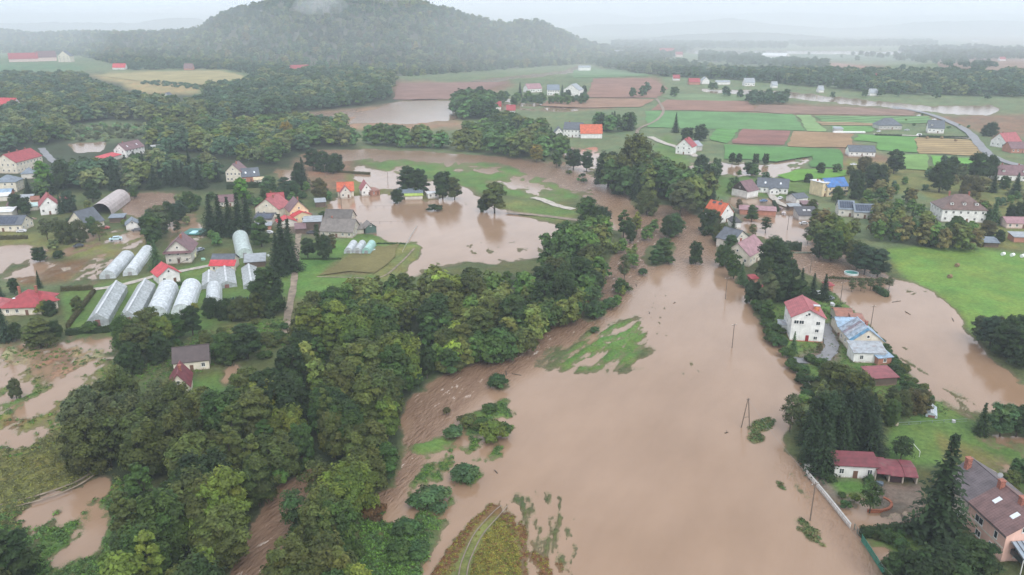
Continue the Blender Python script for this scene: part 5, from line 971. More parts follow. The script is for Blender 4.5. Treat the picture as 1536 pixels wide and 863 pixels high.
H_('far grey roofed long house in the distant tree belt', (918,84),(936,84), 20, 8, 5, wc='white', rc='tin', win='', chim=0, z=.6)
H_('dark hipped roof house behind a hedge on the far fields', (1318,196),(1352,196), 14, 3.6, 6.0, roof='hip', wc='greyw', rc='slate', win='F', chim=0, z=.9)
H_('dark slate gabled house on the far fields', (1391,201),(1415,202), 12, 4.5, 6.0, wc='white', rc='slate', win='F', chim=0, z=.9, dor=1)
H_('white bungalow with wide dark slate roof between the fields', (1273,236),(1312,237), 12, 3.4, 3.6, wc='white', rc='slate', win='F', chim=0, z=.9)
H_('small grey shed in the far green field', (1252,200),(1264,200), 6, 3, 1, roof='shed', wc='greyw', rc='tin', win='', chim=0, cat='shed', name='shed', z=.9)
H_('white house with steep pink red roof at the right edge, upper', (1507,224),(1530,222), 13, 5, 6, wc='white', rc='pink', win='FL', chim=1, z=.5)
H_('orange walled house with plum roof at the right edge', (1516,231),(1550,231), 12, 3.6, 4, wc='brick', rc='plum', win='F', chim=0, z=.5)
H_('white house with wide plum roof at the right edge', (1492,272),(1548,274), 14, 3.8, 5.0, wc='white', rc='plum', win='F', chim=2, dor=2, z=.5)
H_('big cream apartment house with brown hipped roof and three dormers', (1411,334),(1477,336), 16, 6.6, 6.4, roof='hip', wc='white', rc='brown', win='FLR', chim=2, wn=6, dor=3, over=.5)
H_('small pale roofed garage left of the cream apartment house', (1397,320),(1410,321), 8, 3, .6, roof='shed', wc='greyw', rc='tin', win='', chim=0, cat='garage', name='garage')
H_('pale yellow house with vivid blue roof', (1240,297),(1270,295), 10, 6.0, 4.0, wc='yellow', rc='blue', win='F', chim=0, wn=4, rkind='metal_roof')
H_('tall cream side wing left of the blue roofed house', (1232,297),(1241,296), 10, 8.2, .3, roof='flat', wc='yellow', rc='white', win='F', chim=1, name='house_wing', wn=1)
H_('long white house with slate roof and front bay', (1135,290),(1181,293), 11, 3.8, 4.2, wc='white', rc='slate', win='FR', chim=0, sky=2, wn=6)
H_('small white entrance bay of the long white house', (1154,294),(1168,294), 2, 3.4, 1.1, ridge='y', wc='white', rc='slate', win='F', chim=0, cat='porch', name='entrance_bay', door=False)
H_('white walled barn with dark timber gable and plum roof', (1097,294),(1120,299), 10, 4.2, 4.8, ridge='y', wc='white', rc='plum', win='', chim=0, cat='barn', name='barn')
H_('grey house wall with two slate solar roofs above the tree belt, left half', (1257,326),(1280,327), 9, 4.2, 3.4, wc='pale', rc='bluegrey', win='FL', chim=0, panels=(6, 2, .05, .95))
H_('grey house wall with two slate solar roofs above the tree belt, right half', (1281,329),(1312,330), 9, 3.6, 3.2, wc='pale', rc='bluegrey', win='F', chim=0, panels=(8, 2, .05, .95))
H_('long brown shed with plum roof on the upper shore of the pond', (1109,323),(1163,326), 6, 2.8, .8, roof='shed', wc='brick', rc='lilac', win='', chim=0, cat='shed', name='shed')
H_('black roofed building with two white roof vents by the pond', (1198,332),(1228,332), 9, 2.6, 2.4, roof='shed', wc='greyw', rc='dark', win='', chim=0, cat='outbuilding', name='outbuilding')
H_('low plum shed behind the black roofed building', (1204,316),(1226,316), 6, 3.0, .6, roof='shed', wc='wood', rc='plum', win='', chim=0, cat='shed', name='shed')
H_('small slate roofed garage with red end wall in the village', (1194,307),(1211,305), 8, 3, 1.8, ridge='x', wc='white', rc='slate', win='', chim=0, cat='garage', name='garage')
H_('grey tin shed on the flooded street, left of the plum shed', (1184,317),(1201,317), 5, 2.2, .4, roof='shed', wc='wood', rc='tin', win='', chim=0, cat='shed', name='shed')
H_('white gabled house with orange and black striped roof', (1080,337),(1099,333), 11, 4.6, 5.0, ridge='y', wc='white', rc='orange', win='F', chim=1)
H_('small dark hipped roof annex with white wall beside the orange striped house', (1097,344),(1111,344), 7, 3.2, 2.4, roof='hip', wc='white', rc='dark', win='', chim=0, cat='annex', name='annex')
H_('big house with wide lilac grey gable roof on the channel bank', (1123,402),(1146,388), 11, 4.8, 4.6, wc='cream', rc='lilac', win='FL', chim=1)
H_('dark roofed rear wing of the lilac roofed house', (1099,377),(1122,370), 9, 4.2, 3.8, ridge='y', wc='pale', rc='slate', win='F', chim=0, name='house_wing')
H_('white three storey house with pink red gable roof', (1184,513),(1233,516), 13.5, 8.4, 2.6, ridge='y', wc='white', rc='pink', win='L', chim=0, over=.5)
H_('cream workshop with pale blue sheet roof in the metal roofed row', (1275,531),(1322,532), 10.5, 4.2, 3.6, ridge='y', wc='cream', rc='lblue', win='L', chim=1, cat='workshop', name='workshop', rkind='metal_roof')
H_('white lean-to with rusty white sheet roof below the workshop', (1279,546),(1326,547), 5.5, 3.4, 1.2, roof='shed', wc='white', rc='tin', win='F', chim=0, cat='lean-to', name='lean_to', rkind='metal_roof', wn=2, door=False)
H_('low brick hut with blue tin roof at the end of the metal roofed row', (1316,550),(1336,548), 4, 2.4, .6, roof='shed', wc='brick', rc='lblue', win='F', chim=0, cat='hut', name='hut', rkind='metal_roof', door=False, wn=1)
H_('patchwork roofed shed upper left of the workshop', (1256,504),(1284,505), 8, 3.0, 1.6, wc='cream', rc='lblue', win='', chim=0, cat='shed', name='shed', rkind='metal_roof')
H_('rusty sheet roofed shed at the top of the metal roofed row', (1254,486),(1278,487), 8, 2.6, 1.2, wc='dirty', rc='rust', win='', chim=0, cat='shed', name='shed', rkind='metal_roof')
H_('long rusty lean-to along the right side of the metal roofed row', (1282,500),(1298,501), 9, 2.6, .6, roof='shed', wc='dirty', rc='rust', win='', chim=0, cat='lean-to', name='lean_to', rkind='metal_roof')
H_('dark garden shed with dull red flat roof among the trees', (1308,582),(1344,580), 6.0, 2.6, .6, roof='shed', wc='wood', rc=(.26,.07,.08), win='', chim=0, cat='shed', name='shed')
H_('small red roofed garden shed on the bank above the white house', (1147,445),(1165,444), 4, 2.2, .5, roof='shed', wc='wood', rc='red', win='', chim=0, cat='shed', name='shed')
H_('tiny red hut by the flooded fence above the pole', (1241,438),(1249,437), 3, 2.0, .4, roof='shed', wc='brick', rc='red', win='', chim=0, cat='hut', name='hut')
H_('tiny red roofed hut right of the lilac roofed house', (1127,428),(1136,427), 3, 2.2, .5, roof='shed', wc='brick', rc='red', win='', chim=0, cat='hut', name='hut')
H_('low white cottage with dark red roof behind the garden wall', (1250,719),(1313,722), 4.2, 3.4, .8, roof='shed', wc='white', rc='maroon', win='F', chim=0, cat='cottage', name='cottage', wn=3)
H_('pinkish bungalow with faded red roof at the right edge', (1509,344),(1560,345), 9, 2.8, 2.0, wc='rose', rc='lilac', win='F', chim=0)
H_('open orange shed with pale sheet roof at the right edge', (1520,365),(1560,366), 6, 2.6, .8, roof='shed', wc='brick', rc='tin', win='', chim=0, cat='shed', name='shed')
H_('small garden shed with grey and red roof near the blue gate', (1476,372),(1497,373), 6, 2.2, 1.0, roof='shed', wc='wood', rc='bluegrey', win='', chim=0, cat='shed', name='shed')
rh = random.Random(4)
for i, (px, py, rc_) in enumerate([(955,101,'red'),(968,99,'tin'),(1010,122,'red'),(1158,133,'tin'),(1228,140,'tin'),(1262,122,'tin'),(1312,120,'red'),(1305,145,'tin'),(1248,128,'tin'),(1448,113,'red'),(1480,116,'red'),(1425,86,'tin'),(1500,92,'red'),(1240,60,'tin'),(1460,63,'tin'),(738,166,'red'),(760,172,'red'),(1060,110,'tin'),(300,95,'tin'),(338,96,'tin')]):
    col_ = {'red': 'red', 'tin': 'grey'}[rc_]; side_ = 'left' if px < 512 else 'centre' if px < 1024 else 'right'
    H_(f"tiny far white house with {col_} roof in the {side_} distance, {('lower','middle','upper')[0 if py > 120 else 1 if py > 95 else 2]} row", (px,py),(px+7+rh.random()*7,py), 10, 3.5, 5, wc='white', rc=rc_, win='', chim=0, z=.9, group='tiny far houses scattered over the plain')
# windows of the three storey house front, as they sit in the photo
def last(nm): return [o for o in COL.objects if o.get('label', '').startswith(nm)][-1]
wh3 = last('white three storey'); w3 = (P(1233,516)-P(1184,513)).length
for fx, z_, ww_, hh_ in ((-.36,6.0,1.5,1.3),(-.20,6.0,1.5,1.3),(.30,5.9,1.3,1.3),(.29,3.4,1.2,1.2),(.27,.9,1.2,1.2)): window(wh3, fx*w3, 0, z_, ww_, hh_)
window(wh3, -.07*w3, 0, 8.7, .8, .7)
MB().box(-.5, .5, -.08, .05, 0, 2.2).build('door', plain((.28,.02,.03), .4, .1, kind='door'), wh3).location = (.02*w3, 0, .1)
MB().box(-w3/2-.04, w3/2+.04, -.04, 13.54, -.6, .35).build('plinth', plain((.55,.18,.14), .7, .1, kind='plinth'), wh3)
MB().box(-.9, .9, -1.2, -.06, -.4, .12).box(-.8, .8, -1.7, -1.25, -.4, -.02).build('doorstep', plain((.55,.10,.09), .7, .1, kind='plinth'), wh3)
rf = [c for c in wh3.children if c.name.startswith('roof')][0]
cm = MB().box(w3*.20, w3*.36, 3.2, 4.3, 9.2, 11.2).build('chimney', plain((.55,.22,.10), .5, .3, 2, kind='copper_brick'), rf)
MB().box(w3*.18, w3*.38, 3.0, 4.5, 11.21, 11.35).build('chimney_cap', plain((.5,.5,.52), .4, .2, kind='cap'), rf)
st_ = MB().box(-w3/2-2.4, -w3/2-.01, 6.5, 11, -.8, 2.9); st_.build('side_porch', plain(WC['white'], .85, .1, .5, kind='wall'), wh3)
MB().box(-w3/2-2.6, -w3/2-.01, 6.3, 11.2, 2.905, 3.05).build('porch_roof', plain(RC['tin'], .5, .2, kind='metal_roof'), wh3)
# balcony, vents and barn details
bh = last('pale yellow house'); wb = (P(1270,295)-P(1240,297)).length
MB().box(-wb*.4, wb*.45, -1.6, -.02, 2.7, 2.85).box(-wb*.4, wb*.45, -1.6, -1.5, 2.855, 3.8).build('balcony', M_DARKMETAL, bh)
vh = last('black roofed building'); rv = [c for c in vh.children if c.name.startswith('roof')][0]
for x in (-1.2, 1.2): MB().box(x-.7, x+.7, 4.4, 5.3, 3.9, 4.5).build('roof_vent', plain((.8,.8,.8), .5, .05, kind='white_metal'), rv)
ob = last('white gabled house with orange'); ro = [c for c in ob.children if c.name.startswith('roof')][0]; wo_ = (P(1099,333)-P(1080,337)).length
for y0 in (3.3, 7.2):
    MB().slab((.3,y0,4.6+.2+5.0*(1-.6/wo_)+.06),(wo_/2+.4,y0,4.6-.75+.28),(wo_/2+.4,y0+2.2,4.6-.75+.28),(.3,y0+2.2,4.6+.2+5.0*(1-.6/wo_)+.06), .05).build('roof_panel', plain(RC['dark'], .4, .1, kind='roof'), ro)
    MB().slab((-wo_/2-.4,y0,4.6-.75+.28),(-.3,y0,4.6+.2+5.0*(1-.6/wo_)+.06),(-.3,y0+2.2,4.6+.2+5.0*(1-.6/wo_)+.06),(-wo_/2-.4,y0+2.2,4.6-.75+.28), .05).build('roof_panel', plain(RC['dark'], .4, .1, kind='roof'), ro)
bn = last('white walled barn'); wbn = (P(1120,300)-P(1097,294)).length
MB().poly([(-wbn/2,-.06,4.2),(wbn/2,-.06,4.2),(0,-.06,8.9)]).build('gable_boards', plain((.07,.055,.05), .85, .2, kind='wood'), bn)
gh = last('brown roofed gabled'); wg = (P(288,396)-P(250,398)).length
MB().slab((-wg/2-.6,-1.3,4.9),(wg/2+.6,-1.3,4.9),(wg/2+.6,-.02,5.6),(-wg/2-.6,-.02,5.6), .15).build('canopy', plain(RC['plum'], .6, .15, kind='roof'), gh)
MB().bar((-1, -1.6, 0), (5.4, -1.6, 2.8), .14).box(-.4, 1.0, -1.7, -.05, 2.6, 2.75).build('outside_stair', plain((.25,.21,.19), .8, .2, kind='wood'), gh)
# coloured sheets on the workshop roof: each lies on the left slope
wk = last('cream workshop'); rw = [c for c in wk.children if c.name.startswith('roof')][0]; ww_ = (P(1322,532)-P(1275,531)).length
cols = [(.08,.24,.38),(.33,.40,.47),(.30,.37,.45),(.35,.38,.43),(.22,.18,.22),(.32,.38,.45),(.27,.33,.41)]
sh0 = None
for i, c in enumerate(cols):
    y0 = -.4+i*1.6; zr, ze = 4.2+3.6+.2, 4.2-.45*3.6/(ww_/2)+.2
    MB().slab((-ww_/2-.45,y0,ze+.05+.01*(i%2)),(-.12,y0,zr+.03+.01*(i%2)),(-.12,y0+1.63,zr+.03+.01*(i%2)),(-ww_/2-.45,y0+1.63,ze+.05+.01*(i%2)), .04).build('roof_sheet', plain(c, .45, .3, .9, kind='metal_roof'), rw)
# ---- the pink double house in the lower right corner
A_, B_q = P(1500,846), P(1604,840); dA = B_q-A_; wq = 12.0; angq = math.atan2(dA.y, dA.x); ph = empty('house', (A_.x, A_.y, .3), angq, 'large pink house with tiled brown roof and grey rear half in the bottom right corner', 'house'); FOOT.append((Vector((A_.x+4, A_.y+10, 0)), 12))
pkm = plain(WC['pink'], .85, .08, .4, kind='wall'); gym = plain(WC['greige'], .85, .1, .4, kind='wall'); tlm = plain(RC['tile'], .5, .18, .6, kind='roof'); grm = plain((.15,.125,.135), .5, .18, .6, kind='roof')
wh_, rh_, D1, D2 = 6.4, 3.7, 11.0, 20.5
MB().poly([(0,0,-1),(wq,0,-1),(wq,0,wh_),(wq/2,0,wh_+rh_),(0,0,wh_)]).poly([(0,D1,-1),(0,0,-1),(0,0,wh_),(0,D1,wh_)]).poly([(wq,0,-1),(wq,D1,-1),(wq,D1,wh_),(wq,0,wh_)]).build('wall', pkm, ph)
MB().poly([(.15,D2,-1),(.15,D1,-1),(.15,D1,wh_+.3),(.15,D2,wh_+.3)]).poly([(wq,D1,-1),(wq,D2,-1),(wq,D2,wh_+.3),(wq,D1,wh_+.3)]).poly([(wq,D2,-1),(.15,D2,-1),(.15,D2,wh_+.3),(wq/2,D2,wh_+rh_),(wq,D2,wh_+.3)]).build('rear_wall', gym, ph)
def two_slopes(y0, y1, m_, nm, lift=0):
    o = .55; k = rh_/(wq/2); ze = wh_-o*k+.2+lift; zr = wh_+rh_+.2+lift
    q = MB().slab((-o,y0,ze),(wq/2-.005,y0,zr),(wq/2-.005,y1,zr),(-o,y1,ze), .2).slab((wq/2+.005,y0,zr),(wq+o,y0,ze),(wq+o,y1,ze),(wq/2+.005,y1,zr), .2); q.box(wq/2-.14, wq/2+.14, y0, y1, zr-.06, zr+.1)
    n_ = int((y1-y0)/.6)
    for i in range(n_):                    # standing seams / tile ribs down the slope
        y = y0+.3+i*.6; q.slab((-o,y,ze+.05),(wq/2-.15,y,zr+.05-.1),(wq/2-.15,y+.09,zr-.05),(-o,y+.09,ze+.05), .05)
    return q.build(nm, m_, ph)
r1 = two_slopes(-.5, D1-.02, tlm, 'roof', .12); r2 = two_slopes(D1+.02, D2+.4, grm, 'rear_roof')
MB().bar((-.5,-.55,6.0),(-.5,D1,6.0),.09).bar((-.42,D1-.1,-.5),(-.42,D1-.1,6.0),.07).build('gutter', M_DARKMETAL, ph)
MB().bar((-.5,D1+.1,6.0),(-.5,D2+.3,6.0),.09).build('gutter', M_DARKMETAL, ph)
for (x, y, rr) in ((3.0, 2.6, r1), (3.0, 7.8, r1)):
    k = rh_/(wq/2); zz = lambda q: wh_+.2+.12+k*q+.1
    MB().slab((x-.7,y-.5,zz(x-.7)),(x+.7,y-.5,zz(x+.7)),(x+.7,y+.5,zz(x+.7)),(x-.7,y+.5,zz(x-.7)), .14).build('skylight', plain((.72,.76,.8), .15, .04, kind='skylight_glass'), rr)
for (x, y, mt, rr) in ((5.4, 4.4, M_BRICK, r1), (5.2, 10.3, M_BRICK, r1), (4.0, 19.0, M_BRICK, r2)): chimney(rr, x, y, wh_+1.5, wh_+rh_+1.2, 1.0, mt)
MB().bar((5.2,10.9,10.5),(5.2,10.9,12.6),.05).bar((5.0,10.7,12.4),(4.6,10.4,12.6),.45,10,.5).build('satellite_dish', plain((.35,.35,.36), .4, .1, kind='grey_metal'), r1)
for y, z_, w_, h_ in ((7.6,3.6,2.4,1.5),(2.6,3.7,1.0,1.6),(7.2,.8,1.6,1.4),(3.2,.8,1.4,1.4)): window(ph, 0, y, z_, w_, h_, -math.pi/2)
for y, z_ in ((14, 3.6), (18.5, 3.6), (14, .9), (18.5, .9)): window(ph, .15, y, z_, 1.3, 1.4, -math.pi/2)
for x, z_ in ((3.6, 6.6), (8.2, 6.6), (3, 1.0), (8.5, 1.0)): window(ph, x, 0, z_, 1.5, 1.2)
MB().box(-.04, .0, .2, 10.8, 3.0, 3.25).build('cornice', plain((.74,.7,.6), .7, .05, kind='plaster'), ph)
cn = empty('conservatory', P(1512,862,.3), angq, 'glass roofed grey conservatory against the gable of the pink house', 'conservatory'); GL = plain((.30,.36,.42), .15, .15, .6, kind='glass_roof')
cn.location = (A_.x+1.6, A_.y-3.6, .3)
MB().slab((-.3,-.3,3.6),(9,-.3,3.6),(9,3.5,4.9),(-.3,3.5,4.9), .08).build('glass_roof', GL, cn)
for i in range(10): MB().slab((-.3+i*1.0,-.35,3.72),(-.18+i*1.0,-.35,3.72),(-.18+i*1.0,3.5,5.02),(-.3+i*1.0,3.5,5.02), .1).build('glazing_bar', M_DARKMETAL, cn)
MB().box(0, 8.9, 0, 3.4, 2.2, 3.3).build('side_glass', M_GLASS, cn)
for i in range(6): MB().box(i*1.75-.06, i*1.75+.06, -.08, .06, -1, 3.5).build('post', M_FRAME, cn)
# ---- maroon carports and white cottage details
cp = empty('carport', (P(1312,724)+P(1374,730))/2+Vector((0,0,.3)), math.atan2((P(1374,730)-P(1312,724)).y, (P(1374,730)-P(1312,724)).x), 'row of open carports with low maroon roofs beside the white cottage', 'carport')
wcp = (P(1374,730)-P(1312,724)).length; FOOT.append((cp.location+Vector((0,3,0)), 6)); mrm = plain(RC['maroon'], .45, .2, .7, kind='metal_roof')
for k in range(3):
    x0, x1 = -wcp/2+wcp*k/3, -wcp/2+wcp*(k+1)/3-.05; dz = (.25, 0, .12)[k]
    MB().slab((x0,-.8,2.3+dz),(x1,-.8,2.3+dz),(x1,2.0,3.2+dz),(x0,2.0,3.2+dz), .12).slab((x0,2.02,3.2+dz),(x1,2.02,3.2+dz),(x1,6,2.7+dz),(x0,6,2.7+dz), .12).build('roof', mrm, cp)
for k in range(4): MB().box(-wcp/2+wcp*k/3-.18, -wcp/2+wcp*k/3+.12, 0, 5.8, -1, 2.4).build('wall', plain(WC['greige'], .8, .1, kind='wall'), cp)
MB().box(-wcp/2, wcp/2, 5.6, 5.8, -1, 2.5).build('rear_wall', plain(WC['wood'], .8, .1, kind='wall'), cp); MB().box(-wcp/6+.2, wcp/6-.3, .1, .2, -.5, 2.2).build('garage_door', plain((.06,.03,.035), .5, .2, kind='door'), cp)
# ---- greenhouses
GFILM = plain((.66,.70,.73), .35, .1, .5, kind='film'); GDIRTY = plain((.42,.45,.46), .45, .2, .8, kind='film'); GTEAL = plain((.35,.62,.55), .35, .1, .5, kind='film'); GFRAME = plain((.52,.54,.55), .5, .1, kind='grey_metal')
def tunnel(label, A, B, length, h, mat, group=None, z=.3, yaw=0, shape='arch', open_=False, ribs=True, bend=None):
    a, b = P(*A), P(*B); d = b-a; w = d.length; ang = math.atan2(d.y, d.x)
    if bend is not None:                   # long axis runs to the given point on the ground
        c = P(*bend); ax = c-(a+b)/2; length = ax.length; ang = math.atan2(ax.y, ax.x)-math.pi/2; w = abs(d.x*math.cos(ang)+d.y*math.sin(ang))
    if mat is GFILM: k_ = .82+.26*((A[0]*7) % 10)/10; mat = plain((.66*k_,.70*k_,.73*k_), .35, .14, .5+.03*(A[0] % 7), kind='film')
    mid = (a+b)/2; e = empty('polytunnel' if shape == 'arch' else 'glasshouse', (mid.x, mid.y, z), ang, label, 'polytunnel' if shape == 'arch' else 'greenhouse', group)
    ax = Vector((-math.sin(ang), math.cos(ang), 0)); 
    for t in (.2, .5, .8): FOOT.append((mid+ax*length*t, max(w*.6, length*.2)))
    n = 10
    if shape == 'arch': prof = [(-w/2*math.cos(math.pi*i/n), h*math.sin(math.pi*i/n)**.8) for i in range(n+1)]
    else: prof = [(-w/2, 0), (-w/2, h*.5), (0, h), (w/2, h*.5), (w/2, 0)]
    m = MB(); L = max(3, int(length/2.2)); g = random.Random(int(A[0]))
    nn = len(prof); base = 0
    for j in range(L+1):
        y = length*j/L; s_ = 1+g.uniform(-.012, .012)
        for x, zz in prof: m.v.append((x*s_, y, zz*s_-(.3 if zz == 0 else 0)))
    for j in range(L):
        for i in range(nn-1): m.f.append((j*nn+i, j*nn+i+1, (j+1)*nn+i+1, (j+1)*nn+i))
    if not open_: m.poly([(x, 0.03, zz) for x, zz in prof])
    m.poly([(x, length-.03, zz) for x, zz in reversed(prof)])
    cv = m.build('cover' if shape == 'arch' else 'glazing', mat, e)
    if ribs:
        for j in range(0, L+1):
            r = MB(); y = length*j/L; pts = [(x*1.012, y, zz*1.012+.02) for x, zz in prof]
            for p0, p1 in zip(pts, pts[1:]): r.bar(p0, p1, .05, 4)
            r.build('hoop' if shape == 'arch' else 'rafter', GFRAME, e)
    if shape != 'arch': MB().box(-.35, .35, -.05, length+.05, h-.02, h+.12).build('ridge_cap', plain((.62,.64,.66), .4, .1, kind='film'), e)
    if not open_: MB().box(-.8, .8, -.06, 0.0, -.2, h*.55).build('door', plain((.30,.30,.30), .6, .2, kind='door') if shape == 'arch' else plain((.22,.10,.09), .6, .3, kind='door'), e)
    return e
G1 = 'film tunnels of the nursery'
tunnel('white film tunnel on the flooded beds, left of the upper pair', (149,421),(175,418), 25, 3.4, GFILM, G1, bend=(191,388))
tunnel('white film tunnel on the flooded beds, right of the upper pair', (184,417),(207,414), 25, 3.4, GFILM, G1, bend=(222,380))
tunnel('long grey glasshouse with gable roof, leftmost of the lower row', (132,494),(164,491), 33, 5.0, GDIRTY, None, bend=(178,441), shape='gable')
tunnel('long grey glasshouse with gable roof, second of the lower row', (179,490),(209,487), 33, 5.0, GDIRTY, None, bend=(221,438), shape='gable')
tunnel('long white film tunnel right of the two glasshouses', (218,480),(252,478), 30, 4.6, GFILM, G1, bend=(253,438))
tunnel('long white film tunnel, second right of the glasshouses', (257,477),(290,475), 30, 4.6, GFILM, G1, bend=(288,436))
tunnel('short white film tunnel beside the bean rows', (309,463),(334,463), 20, 4.2, GFILM, G1, bend=(322,438))
tunnel('tall pale film tunnel by the black spruce row', (355,389),(381,388), 22, 4.4, plain((.60,.70,.68), .35, .1, .5, kind='film'), None, bend=(361,360))
tunnel('small white tunnel by the vegetable plot, left of three', (516,382),(529,382), 9, 2.8, GFILM, 'small tunnels', bend=(531,370))
tunnel('small white tunnel by the vegetable plot, middle of three', (530,382),(542,382), 9, 2.8, GFILM, 'small tunnels', bend=(544,370))
tunnel('small teal green tunnel by the vegetable plot, right of three', (543,382),(556,382), 9, 2.8, GTEAL, 'small tunnels', bend=(558,370))
tunnel('long pale brown hangar with open dark arch end', (139,323),(165,326), 30, 6.6, plain((.42,.37,.36), .7, .15, .5, kind='hangar_shell'), None, bend=(182,302), open_=True, ribs=False)
hg = last('long pale brown hangar'); hg.name = 'hangar'; hg['category'] = 'hangar'
tunnel('low glass lean-to with dirty panes left of the red roofed tiny house', (303,436),(325,434), 10, 2.9, GDIRTY, None, bend=(315,416), shape='gable')
tunnel('wide dirty glasshouse below the small cream house', (326,435),(356,433), 14, 3.0, GDIRTY, None, bend=(338,410), shape='gable')
tunnel('torn whitish greenhouse under the large dark round tree', (366,437),(390,432), 16, 3.2, GDIRTY, None, bend=(374,408), shape='gable')
tunnel('small glass cold frame on the lawn above the goal', (1388,628),(1405,630), 4, 1.5, plain((.55,.62,.68), .2, .15, .8, kind='film'), None, shape='gable', bend=(1396,615))
# ---- garden shrubs scattered through the villages
def scrub(poly, n, h0, h1, label, group, seed, tints=('gr','bg','dk','ol'), kind='shrub'):
    rng = random.Random(seed); ps = poly; k = 0; bx = [p[0] for p in ps]; by = [p[1] for p in ps]; tries = 0
    while k < n and tries < n*40:
        tries += 1; x, y = rng.uniform(min(bx), max(bx)), rng.uniform(min(by), max(by))
        if not inpoly(np.array([x]), np.array([y]), ps)[0]: continue
        p = P(x, y)
        if any((q.x-p.x)**2+(q.y-p.y)**2 < r*r for q, r in FOOT): continue
        t = TINT[rng.choice(tints)]; plant(kind, p.x, p.y, .25, rng.uniform(h0, h1), t, label, group, rng.uniform(.9, 1.4)); k += 1
scrub([(0,300),(60,300),(70,330),(130,350),(230,360),(225,340),(120,330),(60,290),(0,285)], 26, 2, 4, 'garden shrub among the houses at the left edge', 'garden shrubs in the left village', 1)
scrub([(350,300),(470,290),(500,320),(480,350),(400,370),(350,350)], 22, 2, 4, 'garden shrub among the red and yellow houses', 'garden shrubs by the red and yellow houses', 2)
scrub([(1070,290),(1200,290),(1260,300),(1240,350),(1210,330),(1110,318)], 20, 1.6, 3.2, 'garden shrub in the village behind the pond', 'garden shrubs behind the pond', 3)
scrub([(1180,520),(1210,600),(1330,600),(1350,640),(1400,640),(1440,640),(1340,540),(1300,560),(1255,560),(1230,545)], 46, 1.6, 3.4, 'garden shrub between the two flooded sides near the metal roofs', 'garden shrubs near the metal roofs', 4)
scrub([(1130,440),(1165,500),(1190,540),(1215,575),(1205,580),(1175,540),(1140,490),(1120,450)], 34, 2, 3.6, 'bank shrub along the flood left of the white house', 'bank shrubs left of the white house', 5, ('gr','gr','bg'))
scrub([(1250,455),(1300,490),(1345,545),(1400,605),(1392,606),(1335,550),(1290,492),(1245,462)], 36, 1.2, 2.4, 'low shrub along the right bank behind the metal roofs', 'shrubs along the right bank', 6, ('gr','ol','bg'))
scrub([(1310,805),(1370,800),(1420,863),(1420,900),(1330,900),(1320,850)], 14, 1.8, 3.2, 'shrub in the garden corner by the green fence', 'shrubs by the green fence', 7)
scrub([(1190,640),(1230,600),(1300,590),(1330,610),(1330,640),(1240,650)], 22, 4, 7, 'leafy tree between the sheds and the dark spruces', 'leafy trees above the dark spruces', 8, ('ol','ol2','gr','gy'), 'broadleaf_tree')
scrub([(560,520),(640,540),(650,560),(600,600),(560,560)], 14, 2.5, 5, 'bush at the river edge of the lower wood', 'bushes at the edge of the lower wood', 9)
scrub([(440,480),(500,470),(560,500),(460,520)], 14, 2.5, 5, 'bush in the gap between the two woods', 'bushes in the gap between the woods', 10)
scrub([(100,500),(200,490),(300,500),(420,480),(440,500),(300,545),(180,520)], 26, 2, 4.5, 'bush on the rough ground below the greenhouses', 'bushes below the greenhouses', 11, ('gr','ol','bg'))
scrub([(1240,350),(1320,290),(1400,300),(1400,350),(1320,345)], 22, 5, 9, 'mixed tree around the grey solar roofs', 'trees around the grey solar roofs', 12, ('dk','ol2','bn','gr'), 'broadleaf_tree')
scrub([(1470,350),(1560,345),(1560,380),(1490,382)], 14, 1.5, 3, 'garden shrub among the small sheds at the right edge', 'garden shrubs at the right edge', 13)
scrub([(1060,350),(1080,350),(1130,440),(1120,450),(1080,400)], 26, 2.5, 5, 'bank bush along the channel below the lilac roof', 'bank bushes along the channel', 14)
scrub([(380,285),(460,285),(460,312),(380,312)], 14, 3, 5.5, 'garden bush above the dark red roofs', 'garden bushes above the dark red roofs', 15)
scrub([(1410,160),(1480,205),(1420,206),(1350,200),(1300,198),(1290,190)], 10, 2, 4, 'garden shrub by the far road', 'garden shrubs by the far road', 16)
scrub([(770,235),(850,245),(900,275),(880,280),(830,262)], 8, 2, 3.5, 'bush at the far shore of the green flooded meadow', 'bushes at the far shore', 17)
scrub([(0,262),(60,300),(130,300),(235,320),(230,375),(150,385),(0,380),(0,300)], 20, 3, 6, 'small tree among the flooded gardens of the left village', 'small trees in the left village', 21, ('dk','gr','gy','ol','bg'), 'broadleaf_tree')
scrub([(235,300),(380,295),(470,285),(500,300),(470,360),(300,380),(240,350)], 26, 3.5, 7, 'small tree among the houses between hangar and old barn', 'small trees between hangar and old barn', 22, ('dk','gr','gy','bg'), 'broadleaf_tree')
scrub([(970,215),(1010,235),(1060,240),(1200,285),(1110,300),(1060,290),(1000,240)], 24, 4, 9, 'small tree on the green land above the channel', 'small trees above the channel', 23, ('dk','gr','bl'), 'broadleaf_tree')
scrub([(1230,235),(1540,255),(1540,345),(1480,340),(1400,290),(1250,290)], 32, 4, 9, 'garden tree on the rough land behind the cream apartment house', 'garden trees behind the cream apartment house', 24, ('dk','gr','bn','bl'), 'broadleaf_tree')
scrub([(880,370),(960,330),(1000,345),(960,400),(920,470),(880,450)], 15, 3.5, 7, 'half drowned tree in the flooded channel bend', 'half drowned trees in the channel bend', 25, ('gr','ol','dk'), 'broadleaf_tree')
scrub([(1290,60),(1536,110),(1536,150),(930,150),(930,110)], 60, 8, 14, 'far tree scattered over the hazy plain', 'far scattered trees on the plain', 26, ('bl','dk'), 'broadleaf_tree')
scrub([(420,470),(560,500),(640,560),(560,620),(440,560),(300,560),(230,600)], 16, 2.5, 5, 'bush in the clearing beside the white cottage', 'bushes beside the white cottage', 27)
